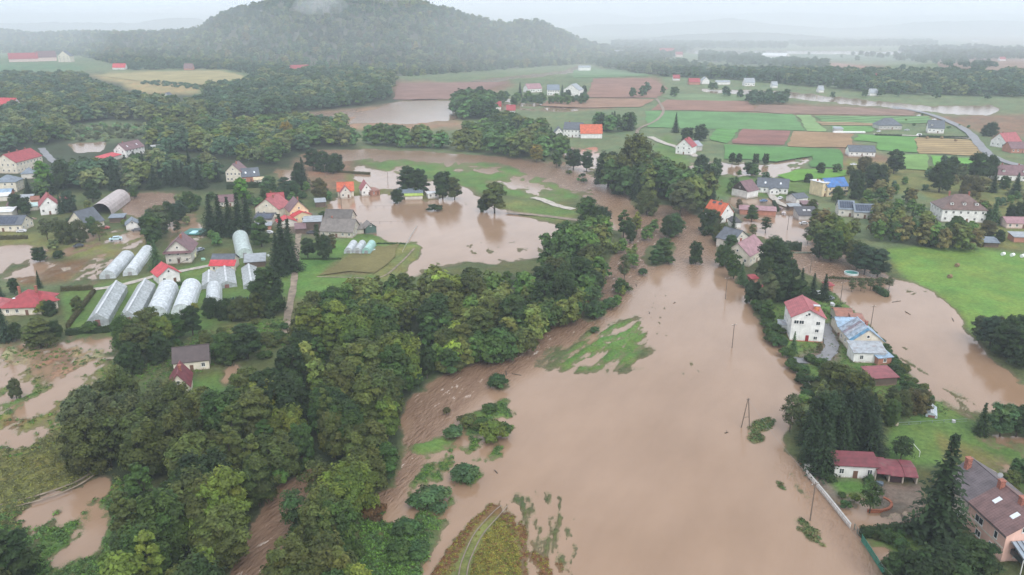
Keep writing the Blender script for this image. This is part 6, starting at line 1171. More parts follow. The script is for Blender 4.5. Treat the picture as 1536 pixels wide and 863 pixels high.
# ---- individuals: the 290 largest of each kind; the rest as one mass per kind
PLANTS = [p for p in PLANTS if p["size"] > 9 or not any((q.x-p["x"])**2+(q.y-p["y"])**2 < (r+1.5)**2 for q, r in FOOT+FRONT)]
bykind = {}
for p in PLANTS: bykind.setdefault(p['kind'], []).append(p)
LIM = dict(broadleaf_tree=290, spruce_tree=150, poplar_tree=60, thin_tree=40, shrub=280)
REST = {}
for kd, ps in bykind.items():
    ps.sort(key=lambda p: -p['size']); crowns, trunks, base = KIND[kd]
    ftrunk, fcrown = [], []
    for i, p in enumerate(ps[:LIM[kd]]):
        k = (int(p['x']*7+p['y']*3)) % len(crowns); s = p['h']/base
        e = empty(kd, (p['x'], p['y'], p['z']), (p['x']*1.7+p['y']) % 6.28, p['label'], kd.replace('broadleaf_', '').replace('_', ' ').replace('thin tree', 'tree'), p['group'])
        e.scale = (s*p['wf'], s*p['wf'], s)
        c = link('crown', crowns[k], e); c.color = (*p['tint'], 1)
        link('trunk', trunks[k], e)
    REST[kd] = ps[LIM[kd]:]
# simplified far versions, only used by the masses (kept in an unlinked collection)
def far_set(tag_, meshes):
    cl = bpy.data.collections.new(tag_)
    for i, me in enumerate(meshes): cl.objects.link(bpy.data.objects.new(f'{tag_}_{i}', me))
    return cl
FAR_B = far_set('far_broad', [broad_crown(200+i, 1100, .8, M_LEAF_FAR, rad=[5, 5.6, 4.4, 5.2][i], hgt=12, base=.6, lobes=16)[0] for i in range(4)])
FAR_S = far_set('far_spruce', [spruce_crown(210+i, 13, 9, .9, M_LEAF_FAR, rad=3.6) for i in range(2)])
FAR_U = far_set('far_shrub', [broad_crown(220+i, 500, .4, M_LEAF_FAR, rad=1.9, hgt=2.9, base=-.6, lobes=9, shape='bush')[0] for i in range(2)])
def mass(name, pts, coll, nvar, base, label, cat):
    if not pts: return
    A = np.array([[p[0], p[1], p[2]] for p in pts]); me = bpy.data.meshes.new(name); me.vertices.add(len(A)); me.vertices.foreach_set('co', A.astype(np.float32).ravel())
    def at(n_, t, v, key='value'): a = me.attributes.new(n_, t, 'POINT'); a.data.foreach_set(key, np.asarray(v, np.float32).ravel())
    at('sc', 'FLOAT_VECTOR', [(p[3]/base*p[5], p[3]/base*p[5], p[3]/base) for p in pts], 'vector'); at('tint', 'FLOAT_COLOR', [(*(c*(1.95 if base > 1 else 1) for c in p[4]), 1) for p in pts], 'color')
    at('rz', 'FLOAT', [(p[0]*1.7+p[1]) % 6.28 for p in pts])
    o = link(name, me); tag(o, label, cat, None, 'stuff')
    ng = bpy.data.node_groups.new(name, 'GeometryNodeTree'); ng.interface.new_socket('Geometry', in_out='INPUT', socket_type='NodeSocketGeometry'); ng.interface.new_socket('Geometry', in_out='OUTPUT', socket_type='NodeSocketGeometry')
    nn = ng.nodes; gi = nn.new('NodeGroupInput'); go = nn.new('NodeGroupOutput'); ci = nn.new('GeometryNodeCollectionInfo'); ci.inputs[0].default_value = coll; ci.inputs['Separate Children'].default_value = True; ci.inputs['Reset Children'].default_value = True
    iop = nn.new('GeometryNodeInstanceOnPoints'); iop.inputs['Pick Instance'].default_value = True
    na = nn.new('GeometryNodeInputNamedAttribute'); na.data_type = 'FLOAT_VECTOR'; na.inputs[0].default_value = 'sc'
    nr_ = nn.new('GeometryNodeInputNamedAttribute'); nr_.data_type = 'FLOAT'; nr_.inputs[0].default_value = 'rz'
    cx = nn.new('ShaderNodeCombineXYZ'); ri = nn.new('FunctionNodeRandomValue'); ri.data_type = 'INT'
    ri.inputs[4].default_value = 0; ri.inputs[5].default_value = nvar-1
    m2p = nn.new('GeometryNodeMeshToPoints')
    L = ng.links.new; L(gi.outputs[0], m2p.inputs[0]); L(m2p.outputs[0], iop.inputs['Points']); L(ci.outputs[0], iop.inputs['Instance']); L(na.outputs[0], iop.inputs['Scale'])
    L(nr_.outputs[0], cx.inputs[2]); L(cx.outputs[0], iop.inputs['Rotation']); L(ri.outputs[2], iop.inputs['Instance Index']); L(iop.outputs[0], go.inputs[0])
    md = o.modifiers.new('scatter', 'NODES'); md.node_group = ng
def tup(p): return (p['x'], p['y'], p['z'], p['h'], p['tint'], p['wf'])
far_b, mid_b = [], []
for kd in ('broadleaf_tree', 'poplar_tree', 'thin_tree'):
    for p in REST.get(kd, []): (far_b if math.hypot(p['x'], p['y']) > 900 else mid_b).append(tup(p))
mass('woodland', mid_b, FAR_B, 4, 12, 'mixed leafy woods beyond the houses and round the flooded fields', 'wood')
mass('distant_woodland', far_b, FAR_B, 4, 12, 'hazy far woods below the hill and beyond the long ditch', 'wood')
mass('spruce_wood', [tup(p) for p in REST.get('spruce_tree', [])], FAR_S, 2, 14, 'dark spruces scattered through the hazy far woods', 'wood')
mass('undergrowth', [tup(p) for p in REST.get('shrub', [])], FAR_U, 2, 2.9, 'scrub and low bushes on the far clearing and between the houses', 'scrub')
rng = random.Random(5); pts, pts_s = [], []
for i in range(9500):
    u = rng.uniform(-400, 955); s_ = rng.uniform(0.0, 1.12)
    x, y, h = hill_h(u, s_); nv = float(fbm(np.array([x]), np.array([y]), 120, 3)[0])
    if nv > .42 and rng.random() < .8: continue
    t = TINT[rng.choice(('bl','dk','ol2','bl','dk','gy') if rng.random() < .93 else ('bn','ol'))]; v = rng.uniform(.75, 1.3)
    q = (x, y, h-1, rng.uniform(8, 18), tuple(c*v*(1+.6*nv) for c in t), rng.uniform(.9, 1.6)); (pts if rng.random() < .82-.5*nv else pts_s).append(q)
mass('hillside_forest', pts, FAR_B, 4, 12, 'hazy leafy forest covering the rounded hill', 'forest')
mass('hillside_spruce_forest', pts_s, FAR_S, 2, 14, 'dark conifers mixed through the forest on the rounded hill', 'forest')
# hedges
def hedge(pa, pb, h, w, tint, label, z=.3):
    a, b = P(*pa), P(*pb); L = (b-a).length; rng = np.random.default_rng(int(L*10)+int(pa[0])); n = int(min(5000, L*(h*2+w)*26))
    t = rng.uniform(-L/2, L/2, n); f = rng.integers(0, 3, n); yy = np.where(f == 0, -w/2, np.where(f == 1, w/2, rng.uniform(-w/2, w/2, n))); zz = np.where(f == 2, h, rng.uniform(0, h, n))
    bumpy = .14*np.sin(t*1.9)+.1*np.sin(t*4.3+1); C = np.stack([t, yy+rng.normal(size=n)*.06, zz*(1+bumpy*.6)], 1); Nn = np.stack([0*t, np.where(f == 0, -1, np.where(f == 1, 1, 0)), np.where(f == 2, 1, .25)], 1)+rng.normal(size=(n, 3))*.35
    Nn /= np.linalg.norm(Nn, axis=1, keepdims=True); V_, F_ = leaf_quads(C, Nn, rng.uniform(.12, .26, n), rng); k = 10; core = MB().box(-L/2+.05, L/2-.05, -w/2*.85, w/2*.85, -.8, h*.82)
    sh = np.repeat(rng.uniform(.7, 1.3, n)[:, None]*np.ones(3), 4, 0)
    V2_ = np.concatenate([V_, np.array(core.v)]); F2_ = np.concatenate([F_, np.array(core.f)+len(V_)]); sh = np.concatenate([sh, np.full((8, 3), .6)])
    me = mesh_np('hedge', V2_, F2_, M_LEAF, {'shade': ('FLOAT_COLOR', np.concatenate([sh, np.ones((len(sh), 1))], 1))})
    o = link('hedge', me); o.location = ((a.x+b.x)/2, (a.y+b.y)/2, z); o.rotation_euler = (0, 0, math.atan2(b.y-a.y, b.x-a.x)); o.color = (*TINT[tint], 1); tag(o, label, 'hedge')
for a in [((1290,806),(1378,797),1.8,1.6,'dk','long clipped dark hedge below the puddled yard'),((340,285),(395,282),3.5,2.5,'dk','tall dark hedge below the cream house with the grey annex'),
          ((0,361),(42,360),2,1.2,'bn','brown hedge at the left edge under the solar roof'),((100,503),(185,497),1.8,2,'dk','dark hedge along the lower side of the greenhouse lawn'),
          ((102,494),(142,440),1.6,1.2,'bn','brown hedge on the left side of the greenhouse lawn'),((92,438),(140,436),1.8,1.2,'bn','brown hedge above the villa lawn'),
          ((1155,372),(1202,376),3.2,3,'dk','dark trimmed hedge on the near shore of the village pond'),((1160,305),(1167,318),1.5,1.5,'dk','short hedge by the drive of the long white house'),
          ((452,391),(512,391),.8,1,'gr','low green row beside the dark fruit trees') ,((1312,205),(1352,206),2,1.6,'dk','dark hedge in front of the far dark hipped house'),((1378,207),(1452,209),2,1.6,'dk','long dark hedge in front of the far grey gabled house'),
          ((258,431),(296,427),1.4,1.6,'gr','rounded green hedge between the red roofed cottage and the tunnels'),((565,368),(608,368),.8,.8,'bg','low green bed row above the vegetable plot'),
          ((1330,446),(1312,436),2,2,'bg','short hedge at the end of the drowned garden'),((555,262),(470,258),1.2,2,'bn','low brown bank hedge above the small red roofed houses')]: hedge(*a)

wisp_m = bpy.data.materials.new('wisp'); wisp_m.use_nodes = True; n_ = wisp_m.node_tree; n_.nodes.clear(); o_ = n_.nodes.new("ShaderNodeOutputMaterial"); v_ = n_.nodes.new("ShaderNodeVolumePrincipled")
v_.inputs['Color'].default_value = (.97, .98, 1, 1); v_.inputs['Density'].default_value = .0035; n_.links.new(v_.outputs[0], o_.inputs['Volume'])
bm_w = bmesh.new()
for (u, s_, rx, ry, rz, dz) in ((488, .62, 60, 60, 22, 8), (520, .78, 90, 60, 16, 12), (575, .80, 120, 50, 14, 4)):
    x, y, h = hill_h(u, s_); r_ = bmesh.ops.create_icosphere(bm_w, subdivisions=3, radius=1, matrix=Matrix.Translation((x, y, h+14+dz)) @ Matrix.Diagonal((rx, ry, rz, 1)))
me_w = bpy.data.meshes.new('low_cloud'); bm_w.to_mesh(me_w); bm_w.free(); me_w.materials.append(wisp_m); tag(link('low_cloud', me_w), 'pale wisp of cloud clinging to the top of the wooded hill', 'cloud', None, 'stuff')

bm_w = bmesh.new(); bmesh.ops.create_icosphere(bm_w, subdivisions=5, radius=1)  # second haze volume, added to fade the hill and far plain
for v in bm_w.verts:
    k_ = 1+.07*math.sin(v.co.x*9+1)+.05*math.sin(v.co.x*21+v.co.y*5); v.co = Vector((v.co.x*6800*k_, 4520+v.co.y*2980*k_, 40+v.co.z*125*(k_+.25*math.sin(v.co.x*14)*math.sin(v.co.y*9))))
me_w = bpy.data.meshes.new('low_cloud'); bm_w.to_mesh(me_w); bm_w.free(); bank_m = wisp_m.copy(); bank_m.name = 'added_far_haze'; bank_m.node_tree.nodes['Principled Volume'].inputs['Density'].default_value = .0005; me_w.materials.append(bank_m)
tag(link('low_cloud', me_w), 'added bank of denser haze that fades the hill and the distant plain', 'cloud', None, 'stuff')
# ------------------------------------------------------------------ poles, walls, cars, small things
M_POLE = plain((.17,.13,.10), .85, .2, 1, kind='pole_wood'); M_CONC = plain((.42,.41,.39), .8, .15, 1, kind='concrete'); M_WHITE = plain((.78,.78,.76), .6, .08, .7, kind='white_paint')
M_WALLW = plain((.72,.71,.69), .8, .12, .5, kind='wall')
def pole(px, py, h, label, mat=None, arm=True, rz=.4, z=-1.2):
    p = P(px, py); e = empty('utility_pole', (p.x, p.y, 0), rz, label, 'utility pole')
    MB().bar((0,0,z), (.06,0,h), .15, 8, .10).build('shaft', mat or M_POLE, e)
    if arm:
        MB().box(-.9, .9, -.05, .05, h-.5, h-.38).build('crossarm', mat or M_POLE, e)
        for x in (-.8, 0, .8): MB().bar((x, 0, h-.377), (x, 0, h-.12), .06, 6, .04).build('insulator', M_WHITE, e)
    return e
for a in [(1098,522,8.2,'dark wooden pole alone in the flooded field'),(1088,449,8.5,'slim pole at the channel below the round tree'),(1305,496,9,'tall pole at the bank right of the workshop'),(1215,781,9.2,'dark wooden pole in the flood by the white garden wall'),
          (1215,409,8,'pole behind the dark spruces by the flooded garden'),(1260,456,8.5,'pole at the flooded fence left of the drowned garden'),(513,320,8.5,'grey pole at the muddy shore by the dark shed'),(1181,345,7,'thin pole at the upper shore of the village pond'),
          (582,278,8,'thin pole in the water before the green flooded meadow'),(488,268,9,'pole in the tree row above the red roofed cottages'),(432,345,8,'pale pole by the garage with the pink red roof')]: pole(*a)
e = empty('utility_pole', P(1118,641), .15, 'A shaped double wooden pole standing in the flood', 'utility pole')
MB().bar((-1.25,0,-1.2),(-.06,0,8.2),.15,8,.11).build('leg', M_POLE, e); MB().bar((1.25,.0,-1.2),(.06,0,8.2),.15,8,.11).build('leg', M_POLE, e)
MB().bar((-.75,0,2.9),(.75,0,2.9),.08,6).build('brace', M_POLE, e); MB().box(-.5,.5,-.06,.06,7.9,8.02).build('crossarm', M_POLE, e)
def wire(a, b, sag, label):
    a, b = Vector(a), Vector(b); m = MB(); pts = [a.lerp(b, i/14)-Vector((0,0,4*sag*(i/14)*(1-i/14))) for i in range(15)]
    for p, q in zip(pts, pts[1:]): m.bar(p, q, .028, 3)
    tag(m.build('power_line', plain((.2,.19,.18), .6, .1, kind='cable')), label, 'power line')
p1, p2 = P(1215,781), P(1118,641); p0 = P(1330,930)
wire((p1.x,p1.y,9.1),(p2.x,p2.y,8.0), .9, 'thin power line from the pole by the garden wall to the A shaped pole')
wire((p1.x,p1.y,9.1),(p0.x,p0.y,9.0), .9, 'thin power line from the pole by the garden wall to the bottom right')
def wall(pts, h, th, mat, label, name='garden_wall', cat='garden wall', z=-.6, coping=None):
    q = [P(*p) for p in pts]; o0 = empty(name, (q[0].x, q[0].y, 0), 0, label, cat)
    for a, b in zip(q, q[1:]):
        L = (b-a).length; ang = math.atan2((b-a).y, (b-a).x); s_ = MB().box(0, L-.01, -th/2, th/2, z, h).build('wall_section', mat, o0); s_.location = a-q[0]; s_.rotation_euler = (0,0,ang)
        if coping: c = MB().box(0, L-.01, -th/2-.08, th/2+.08, h+.003, h+.1).build('coping', coping, o0); c.location = a-q[0]; c.rotation_euler = (0,0,ang)
    return o0
wall([(1206,706),(1247,708)], 1.6, .25, M_WALLW, 'low white garden wall left of the white cottage', coping=M_CONC)
wall([(1209,712),(1225,731),(1240,749),(1256,769),(1275,793)], 1.1, .22, M_WALLW, 'long white garden wall running down along the flood', coping=M_CONC)
wall([(1185,381),(1240,381),(1250,383)], .9, .3, plain((.22,.26,.2), .8, .2, kind='wall'), 'low dark wall between the pond and the flooded garden')
wall([(1296,745),(1318,742)], .9, .25, M_WALLW, 'low grey wall at the upper end of the puddled yard')
def fence(pts, h, mat, label, step=2.5, rails=2, net=None):
    q = [P(*p) for p in pts]; o0 = empty('fence', (q[0].x, q[0].y, 0), 0, label, 'fence'); rel = [p-q[0] for p in q]
    post = MB().box(-.06, .06, -.06, .06, -.8, h).mesh('post', mat); k = 0
    for a, b in zip(rel, rel[1:]):
        L = (b-a).length; ang = math.atan2((b-a).y, (b-a).x); n = max(1, int(L/step))
        for i in range(n):
            o = link('post', post, o0); o.location = a.lerp(b, i/n); o.rotation_euler = (0,0,ang)
        for r in range(rails):
            z = h*(.95-.55*r); o = MB().box(0, L, -.03, .03, z-.07, z).build('rail', mat, o0); o.location = a; o.rotation_euler = (0,0,ang)
        if net: o = MB().box(0, L, -.012, .012, 0, h*.9).build('mesh_panel', net, o0); o.location = a; o.rotation_euler = (0,0,ang)
    return o0
GREENF = plain((.03,.20,.14), .5, .2, kind='green_paint')
fence([(1292,812),(1306,833),(1322,858),(1340,885)], 1.6, GREENF, 'bright green fence running to the bottom edge by the flood', 2, 2, GREENF)
fence([(1281,795),(1290,808)], 1.5, plain((.12,.16,.14), .6, .1, kind='painted_metal'), 'open garden gate of thin bars at the end of the white wall', 1.2, 2)
fence([(1194,548),(1206,566),(1218,588),(1222,600)], 1.2, M_CONC, 'grey concrete fence along the flood below the white house', 2, 3)
fence([(553,336),(620,335)], 1.2, M_POLE, 'line of fence posts standing in the grey flooded field', 5, 1)
fence([(604,380),(615,358),(626,340)], 1.2, M_CONC, 'pale fence running out into the grey flooded field', 2.5, 3)
fence([(1262,438),(1330,441)], 1.0, M_POLE, 'half drowned fence below the drowned fruit trees', 4, 1)
fence([(540,312),(600,312)], 1.2, M_POLE, 'row of thin posts on the shore of the small cottages', 4, 1)
fence([(1345,640),(1450,634)], 1.2, plain((.2,.26,.24), .7, .1, kind='painted_metal'), 'low grey green garden fence above the lawn with the goal', 3, 2)
# thuja row by the pool: every little tree is a thing
tm, _ = broad_crown(300, 420, .16, M_LEAF, rad=.75, hgt=2.6, base=-.4, lobes=7, shape='poplar')
for i in range(29):
    p = P(1244+i*3.0, 421+i*.14); e = empty('thuja', (p.x, p.y, .05), i*1.3, 'slim thuja in the straight row between the round pool and the drowned garden', 'thuja', 'thujas in the row below the pool'); s_ = .85+.25*random.random(); e.scale = (s_, s_, s_)
    c = link('crown', tm, e); c.color = (*TINT['ol2'], 1)
# round pool
pl = empty('swimming_pool', P(1277,411)+Vector((0,0,.0)), 0, 'round pool with pale rim and teal cover in the flooded garden', 'swimming pool')
def ring(r0, r1, z0, z1, n=28):
    m = MB()
    for i in range(n):
        a, b = 2*math.pi*i/n, 2*math.pi*(i+1)/n; c = lambda r, t, z: (r*math.cos(t), r*math.sin(t), z)
        m.quad(c(r1,a,z0), c(r1,b,z0), c(r1,b,z1), c(r1,a,z1)).quad(c(r1,a,z1), c(r1,b,z1), c(r0,b,z1), c(r0,a,z1)).quad(c(r0,b,z0), c(r0,a,z0), c(r0,a,z1), c(r0,b,z1))
    return m
def disc(r, z, n=28): return MB().poly([(r*math.cos(2*math.pi*i/n), r*math.sin(2*math.pi*i/n), z) for i in range(n)])
ring(2.55, 2.8, -.8, .75).build('rim', plain((.65,.72,.72), .4, .05, kind='plastic'), pl); disc(2.56, .5).build('cover', plain((.10,.34,.30), .25, .15, kind='pool_cover'), pl)
# garden pool with teal surround
gp = empty('garden_pool', P(289,352)+Vector((0,0,.35)), -.02, 'rectangular garden pool with teal surround and pale blue cover', 'garden pool')
wgp = (P(305,352)-P(275,352)).length
MB().box(-wgp/2, wgp/2, -2.2, 9, 0, .35).build('surround', plain((.03,.16,.14), .5, .1, kind='painted_wood'), gp); MB().box(-wgp*.12, wgp*.2, -1.2, 3.5, .353, .7).build('cover', plain((.45,.72,.82), .35, .1, kind='plastic'), gp)
# football goal
g0, g1 = P(1366,675), P(1378,689); gl = empty('football_goal', g0, math.atan2((g1-g0).y, (g1-g0).x), 'white football goal frame on the wet lawn', 'goal'); Lg = (g1-g0).length
MB().bar((0,0,0),(0,0,2.1),.07).build('goal_post', M_WHITE, gl); MB().bar((Lg,0,0),(Lg,0,2.1),.07).build('goal_post', M_WHITE, gl); MB().bar((0,0,2.1),(Lg,0,2.1),.07).build('crossbar', M_WHITE, gl)
# bales
def bale(px, py, r, w, mat, label, grp, z=.5, rz=.5):
    m = MB(); m.bar((-w/2,0,r*.95),(w/2,0,r*.95), r, 14); me = m.mesh('bale', mat); o = link('bale', me); p = P(px, py); o.location = (p.x, p.y, z); o.rotation_euler = (0,0,rz); tag(o, label, 'bale', grp)
M_HAY = plain((.26,.18,.10), .95, .35, 3, kind='hay'); M_WRAP = plain((.82,.82,.83), .4, .06, 1.2, kind='wrap')
bale(1424,419,.8,1.4,M_HAY,'brown round bale on the bright meadow, lower of two','brown bales'); bale(1435,402,.8,1.4,M_HAY,'brown round bale on the bright meadow, upper of two','brown bales')
for x, w_ in ((1504,'left'),(1518,'middle'),(1533,'right')): bale(x,385+.1*(x-1504),.75,1.5,M_WRAP,f'white wrapped bale on the meadow edge, {w_} of three','white wrapped bales')
for x, y, w_ in ((1390,210,'left'),(1412,210,'middle'),(1433,214,'right')): bale(x,y,1.0,2.0,M_HAY,f'far pale bale on the ochre field, {w_} of three','far bales', .95)
# cars
def car(px, py, rz, col, label, z=.45, name='car', cat='car', van=False, s=1.0):
    p = P(px, py); e = empty(name, (p.x, p.y, z), rz, label, cat); e.scale = (s, s, s); bm_ = plain(col, .25, .04, 1, kind='car_paint'); L, Wd = 4.3, 1.75
    prof = [(-2.15,.35),(-2.15,.85),(-1.35,.95),(-.75,1.42),(1.1,1.46),(1.85,.98),(2.15,.9),(2.15,.35)] if not van else [(-2.15,.35),(-2.15,1.0),(-1.7,1.25),(-1.2,1.95),(2.1,2.0),(2.15,.35)]
    m = MB(); n = len(prof); m.v += [(x, -Wd/2*(1 if zz < 1 else .86), zz) for x, zz in prof]+[(x, Wd/2*(1 if zz < 1 else .86), zz) for x, zz in prof]
    m.f += [tuple(range(n)), tuple(reversed(range(n, 2*n)))]+[(i, n+i, n+(i+1)%n, (i+1)%n) for i in range(n)]; m.build('body', bm_, e)
    top = 1.36 if not van else 1.8
    for sy in (-1, 1): MB().box(-.75, 1.2, sy*Wd/2*.93-.03, sy*Wd/2*.93+.03, 1.0, top).build('side_window', M_GLASS, e)
    MB().slab((-1.33,-.62,1.0),(-.83,-.62,top),(-.83,.62,top),(-1.33,.62,1.0), -.04).build('windscreen', M_GLASS, e)
    wm_ = MB().bar((0,-.1,0),(0,.1,0),.33,12).mesh('wheel', plain((.03,.03,.03), .8, .1, kind='rubber'))
    for x in (-1.35, 1.35):
        for y in (-.8, .8): o = link('wheel', wm_, e); o.location = (x, y, .33)
    for y in (-.6, .6): MB().box(-2.18, -2.12, y-.15, y+.15, .62, .76).build('headlight', M_WHITE, e)
for a in [(33,350,.2,(.6,.6,.62),'pale car parked at the end of the solar roofed house'),(118,372,.8,(.08,.09,.11),'dark car standing in the wet below the thin trees'),(158,345,.1,(.35,.08,.07),'red car beside the low dark shed'),(300,378,1.2,(.25,.28,.33),'blue grey car on the lawn right of the brown gabled house'),(372,420,.2,(.7,.7,.7),'white car by the pale tin roofed shed'),(467,352,.1,(.1,.1,.12),'dark car in front of the black timber shed'),(1170,300,.9,(.7,.7,.72),'white car on the drive of the long white house'),(1145,304,.2,(.12,.2,.35),'blue car before the long white house'),(1205,338,.1,(.6,.6,.6),'grey car below the black roofed building'),(1448,345,.3,(.7,.7,.72),'white car below the cream apartment house'),(1280,249,.1,(.75,.76,.78),'white car parked on the brown track by the fields'),(1318,199,.6,(.7,.7,.72),'pale car by the far dark hipped house'),(1360,197,.1,(.5,.52,.55),'silver car at the hedge of the far houses'),
          (1401,181,.4,(.8,.8,.8),'white car on the far road, right one'),(1378,175,.4,(.8,.8,.8),'white car on the far road, left one'),(1228,444,.1,(.75,.76,.78),'white car at the grove above the white house'),
          (403,352,.1,(.5,.5,.52),'grey car in front of the village cluster'),(205,348,.3,(.12,.13,.15),'dark car in front of the small white garage'),(1243,452,.6,(.25,.27,.3),'dark car on the lawn right of the grove')]: car(*a)
car(292,387,1.9,(.70,.70,.42),'small pale yellow van beside the brown gabled house', name='van', cat='van', van=True)
car(174,362,.5,(.45,.62,.68),'pale blue covered car on the flooded street', s=1.3)
car(1378,205,.0,(.8,.8,.8),'white trailer by the far slate gabled house', name='trailer', cat='trailer', van=True)
# long pale sheet roll in the far field
tag(MB().box(-14,14,-1.5,1.5,0,1.2).build('silage_clamp', M_WHITE), 'long white covered clamp on the far green field', 'silage clamp'); COL.objects['silage_clamp'].location = P(1273,201)+Vector((0,0,.9))
# bean rows, garden beds, stone edging
br_ = empty('bean_rows', P(351,470)+Vector((0,0,.4)), .05, 'dark green netting over bean rows beside the short film tunnel', 'bean rows')
rm_ = MB().box(-.12, .12, 0, 13, 0, 1.3).mesh('row', plain((.03,.08,.05), .8, .3, 3, kind='netting'))
for i in range(8): o = link('row', rm_, br_); o.location = (-3.6+i*1.02, 0, 0)
be = P(1312,757); bd = empty('stone_bed', (be.x, be.y, .3), 0, 'curved rusty red stone edging round the slim tree in the yard', 'stone edging')
for i in range(22):
    t = -1.9+i*.115; r = 5.6; s_ = MB().box(-.3, .3, -.25, .25, -.4, .32+.1*random.random()).build('stone', plain((.30,.10,.05), .8, .3, 2, kind='stone'), bd); s_.location = (-1.0+math.cos(t)*r*.8, 1.2+math.sin(t)*r*.55-1.0, 0); s_.rotation_euler = (random.uniform(-.1,.1), 0, t+1.57)
# stack of stuff
for px, py, a, b, c, col, lb in [(1262,505,3,2,1,(.3,.18,.12),'rusty scrap heap before the patchwork roofed shed'),(1330,560,3,2,.9,(.5,.45,.4),'pale heap of boards behind the low brick hut'),(20,330,4,2,1.2,(.4,.35,.3),'heap of washed up boards in the left village'),(140,352,3,2,1,(.55,.55,.55),'pale heap of garden furniture by the cream grey roofed house'),(52,330,3,2,1,(.35,.25,.2),'brown woodpile below the red gable house'),(430,352,3,1.6,1,(.45,.4,.35),'woodpile by the low pink red roofed garage'),(1140,330,4,1.5,.8,(.5,.42,.36),'washed up planks below the long brown shed'),(1318,730,2,1.5,1,(.12,.16,.2),'blue grey bins beside the carports'),(1290,498,3,2,1,(.2,.2,.22),'dark scrap behind the workshop'),(1174,452,3,1.5,1.2,(.6,.6,.62),'pile of pale boards beside the red garden shed'),(1250,470,3,2,1.0,(.35,.38,.4),'grey tarpaulin heap on the lawn right of the white house'),(1252,478,4,2,.9,(.12,.12,.13),'dark heap of scrap near the rusty shed'),(1249,460,3,1.6,1.2,(.55,.56,.58),'pale heap of sheets at the shrubs by the pole'),(1430,636,1.2,1,1,(.6,.6,.62),'small pale box at the fence corner above the lawn'),(1343,640,1.4,1.2,1.6,(.6,.5,.4),'small stone hut like shelter at the garden fence'),
                               (404,386,2,1.5,1.2,(.5,.55,.52),'pale barrel cluster by the tall spruces'),(561,378,2,1.4,.8,(.5,.6,.6),'pale crates at the end of the small tunnels'),(305,392,1.8,1.8,1.4,(.35,.62,.5),'small mint green shelter by the gravel path'),(1165,315,6,2,1.4,(.3,.24,.24),'stack of timber in the flooded street'),(1175,322,5,2,1.0,(.55,.5,.5),'pale stack of planks on the flooded street')]:
    p = P(px, py); m = MB(); g = random.Random(px)
    o0 = empty('heap', (p.x, p.y, .4), g.random()*3, lb, 'heap')
    for k in range(6): x, y, q = g.uniform(-a/2, a/2)*.6, g.uniform(-b/2, b/2)*.6, g.uniform(.35, .9); pc_ = MB().box(-a*.3*q, a*.3*q, -b*.3*q, b*.3*q, -.3, c*q).build('piece', plain(col, .7, .25, 1, kind='board'), o0); pc_.location = (x, y, .01*k); pc_.rotation_euler = (g.uniform(-.15,.15), g.uniform(-.15,.15), g.uniform(-.6,.6))
# bulky logs and flotsam in the flood
rg = random.Random(9)
for px, py, L in [(955,428,3),(975,470,1.5),(1012,455,1.2),(905,440,2.5),(690,640,2),(760,560,3),(775,562,3),(1345,453,4),(1362,470,3),(745,708,1.4),(1090,650,1),(1430,480,3)]:
    p = P(px, py); m = MB().bar((-L/2,0,.02),(L/2,.3,.12),.16,6,.08).bar((0,0,.1),(L*.2,.7,.5),.07,5,.03); o = m.build('driftwood', M_BARK); o.location = (p.x, p.y, 0); o.rotation_euler = (0,0,rg.uniform(0,3)); tag(o, 'dark branch of driftwood floating in the brown flood', 'driftwood', 'driftwood in the flood')
# weeds and grass tufts standing out of land and shallow water
def tuft(seed, n, h, s):
    rng = np.random.default_rng(seed); a = rng.uniform(0, 6.28, n); r = rng.uniform(0, s, n); C = np.stack([np.cos(a)*r, np.sin(a)*r, h*rng.uniform(.1, .9, n)], 1); Nn = np.stack([np.cos(a), np.sin(a), rng.uniform(0, 1.5, n)], 1); Nn /= np.linalg.norm(Nn, axis=1, keepdims=True)
    V_, F_ = leaf_quads(C, Nn, rng.uniform(.12, .26, n), rng); sh = np.repeat(rng.uniform(.6, 1.3, n)[:, None]*np.ones(3), 4, 0); return mesh_np('tuft', V_, F_, M_LEAF_FAR, {'shade': ('FLOAT_COLOR', np.concatenate([sh, np.ones((len(sh), 1))], 1))})
FAR_T = far_set('tufts', [tuft(i, 26, .6, .7) for i in range(3)])
TRK = [P(*a).lerp(P(*b), i/25) for t_ in TRACKS for a, b in zip(t_, t_[1:]) for i in range(25)]
def tufts(name, poly, n, tints, label, smin=.5, smax=1.3, low=.0):
    A = np.array([[P(*p).x, P(*p).y] for p in poly]); rng = np.random.default_rng(len(poly)*7+n); X = rng.uniform(A[:, 0].min(), A[:, 0].max(), n*4); Y = rng.uniform(A[:, 1].min(), A[:, 1].max(), n*4)
    k = inpoly(X, Y, A.tolist()); X, Y = X[k][:n], Y[k][:n]; pts = []
    for x, y in zip(X, Y):
        if any((x-a.x)**2+(y-a.y)**2 < .65 for a in TRK): continue
        u, v = to_px(x, y); z = ground_z(u, v)
        if z < low: continue
        t = TINT[tints[rng.integers(len(tints))]]; w = rng.uniform(.8, 1.2); pts.append((x, y, z-.05, rng.uniform(smin, smax), tuple(c*w for c in t), 1.3))
    return pts
PT = []
WEED = dict(f1=(.30,.27,.05), f2=(.22,.23,.05), f3=(.24,.11,.05), f4=(.12,.24,.04), f5=(.09,.17,.05), f6=(.17,.18,.07)); TINT.update(WEED)
PT += tufts('', [(640,900),(642,863),(668,828),(700,788),(735,757),(763,752),(786,790),(800,828),(870,863),(880,900)], 3000, ('f3','f2','f3','f1'), '', .25, .55, .1)
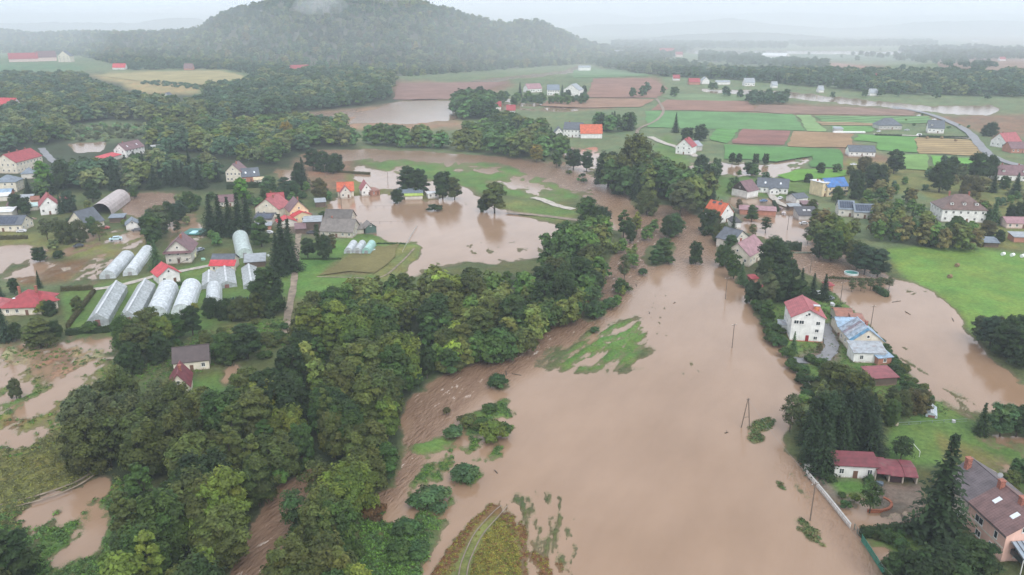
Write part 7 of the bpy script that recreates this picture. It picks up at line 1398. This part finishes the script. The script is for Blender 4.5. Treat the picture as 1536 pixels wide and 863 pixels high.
PT += tufts('', [(690,900),(695,850),(740,778),(755,778),(778,830),(785,900)], 2000, ('f1','f2','f1'), '', .3, .6, .1)
PT += tufts('', [(605,850),(600,740),(640,690),(700,650),(760,595),(780,640),(740,720),(660,790),(640,830)], 1800, ('f4','f5','f5'), '', .4, .9, .12)
PT += tufts('', [(838,556),(850,536),(878,506),(925,486),(966,483),(967,520),(950,546),(905,556)], 250, ('f4','f2'), '', .15, .35, .2)
PT += tufts('', [(0,520),(180,505),(185,540),(95,665),(0,700),(-60,700)], 1300, ('f5','f6','f4'), '', .4, 1.0, .1)
PT += tufts('', [(-40,790),(240,700),(170,860),(60,900),(-40,900)], 1300, ('f5','f4','f5'), '', .5, 1.2, .1)
PT += tufts('', [(-40,690),(100,640),(200,740),(0,800)], 1300, ('f6','f2','f6'), '', .4, 1.0, .1)
PT += tufts('', [(1160,460),(1260,440),(1440,620),(1330,640),(1200,560)], 1500, ('f5','f6'), '', .4, .8, .2)
PT += tufts('', [(300,500),(430,480),(430,520),(330,545),(230,600),(200,560)], 1200, ('f5','f6','f4'), '', .5, 1.0, .1)
PT += tufts('', [(1140,668),(1165,715),(1230,800),(1252,840),(1240,842),(1190,790),(1150,715),(1105,640),(1165,625)], 700, ('f5','f6'), '', .5, 1.0, .0)
PT += tufts('', [(540,770),(640,770),(640,863),(600,900),(540,900)], 1000, ('f5','f4'), '', .5, 1.2, .1)
mass('weeds', PT, FAR_T, 3, 1.0, 'weeds and grass tufts standing out of the wet ground and shallow flood', 'weeds')
# ------------------------------------------------------------------ the misty air
hz = MB().box(-7600, 7600, -500, 7500, -3.2, 205).build('haze'); tag(hz, 'pale rain mist hanging over the whole valley', 'haze', None, 'stuff')
m = bpy.data.materials.new('haze'); m.use_nodes = True; n = m.node_tree; n.nodes.clear(); o = n.nodes.new("ShaderNodeOutputMaterial"); v = n.nodes.new("ShaderNodeVolumePrincipled")
v.inputs['Color'].default_value = (.80, .90, 1, 1); v.inputs['Density'].default_value = HAZE; v.inputs['Anisotropy'].default_value = .0; n.links.new(v.outputs[0], o.inputs['Volume']); hz.data.materials.append(m)
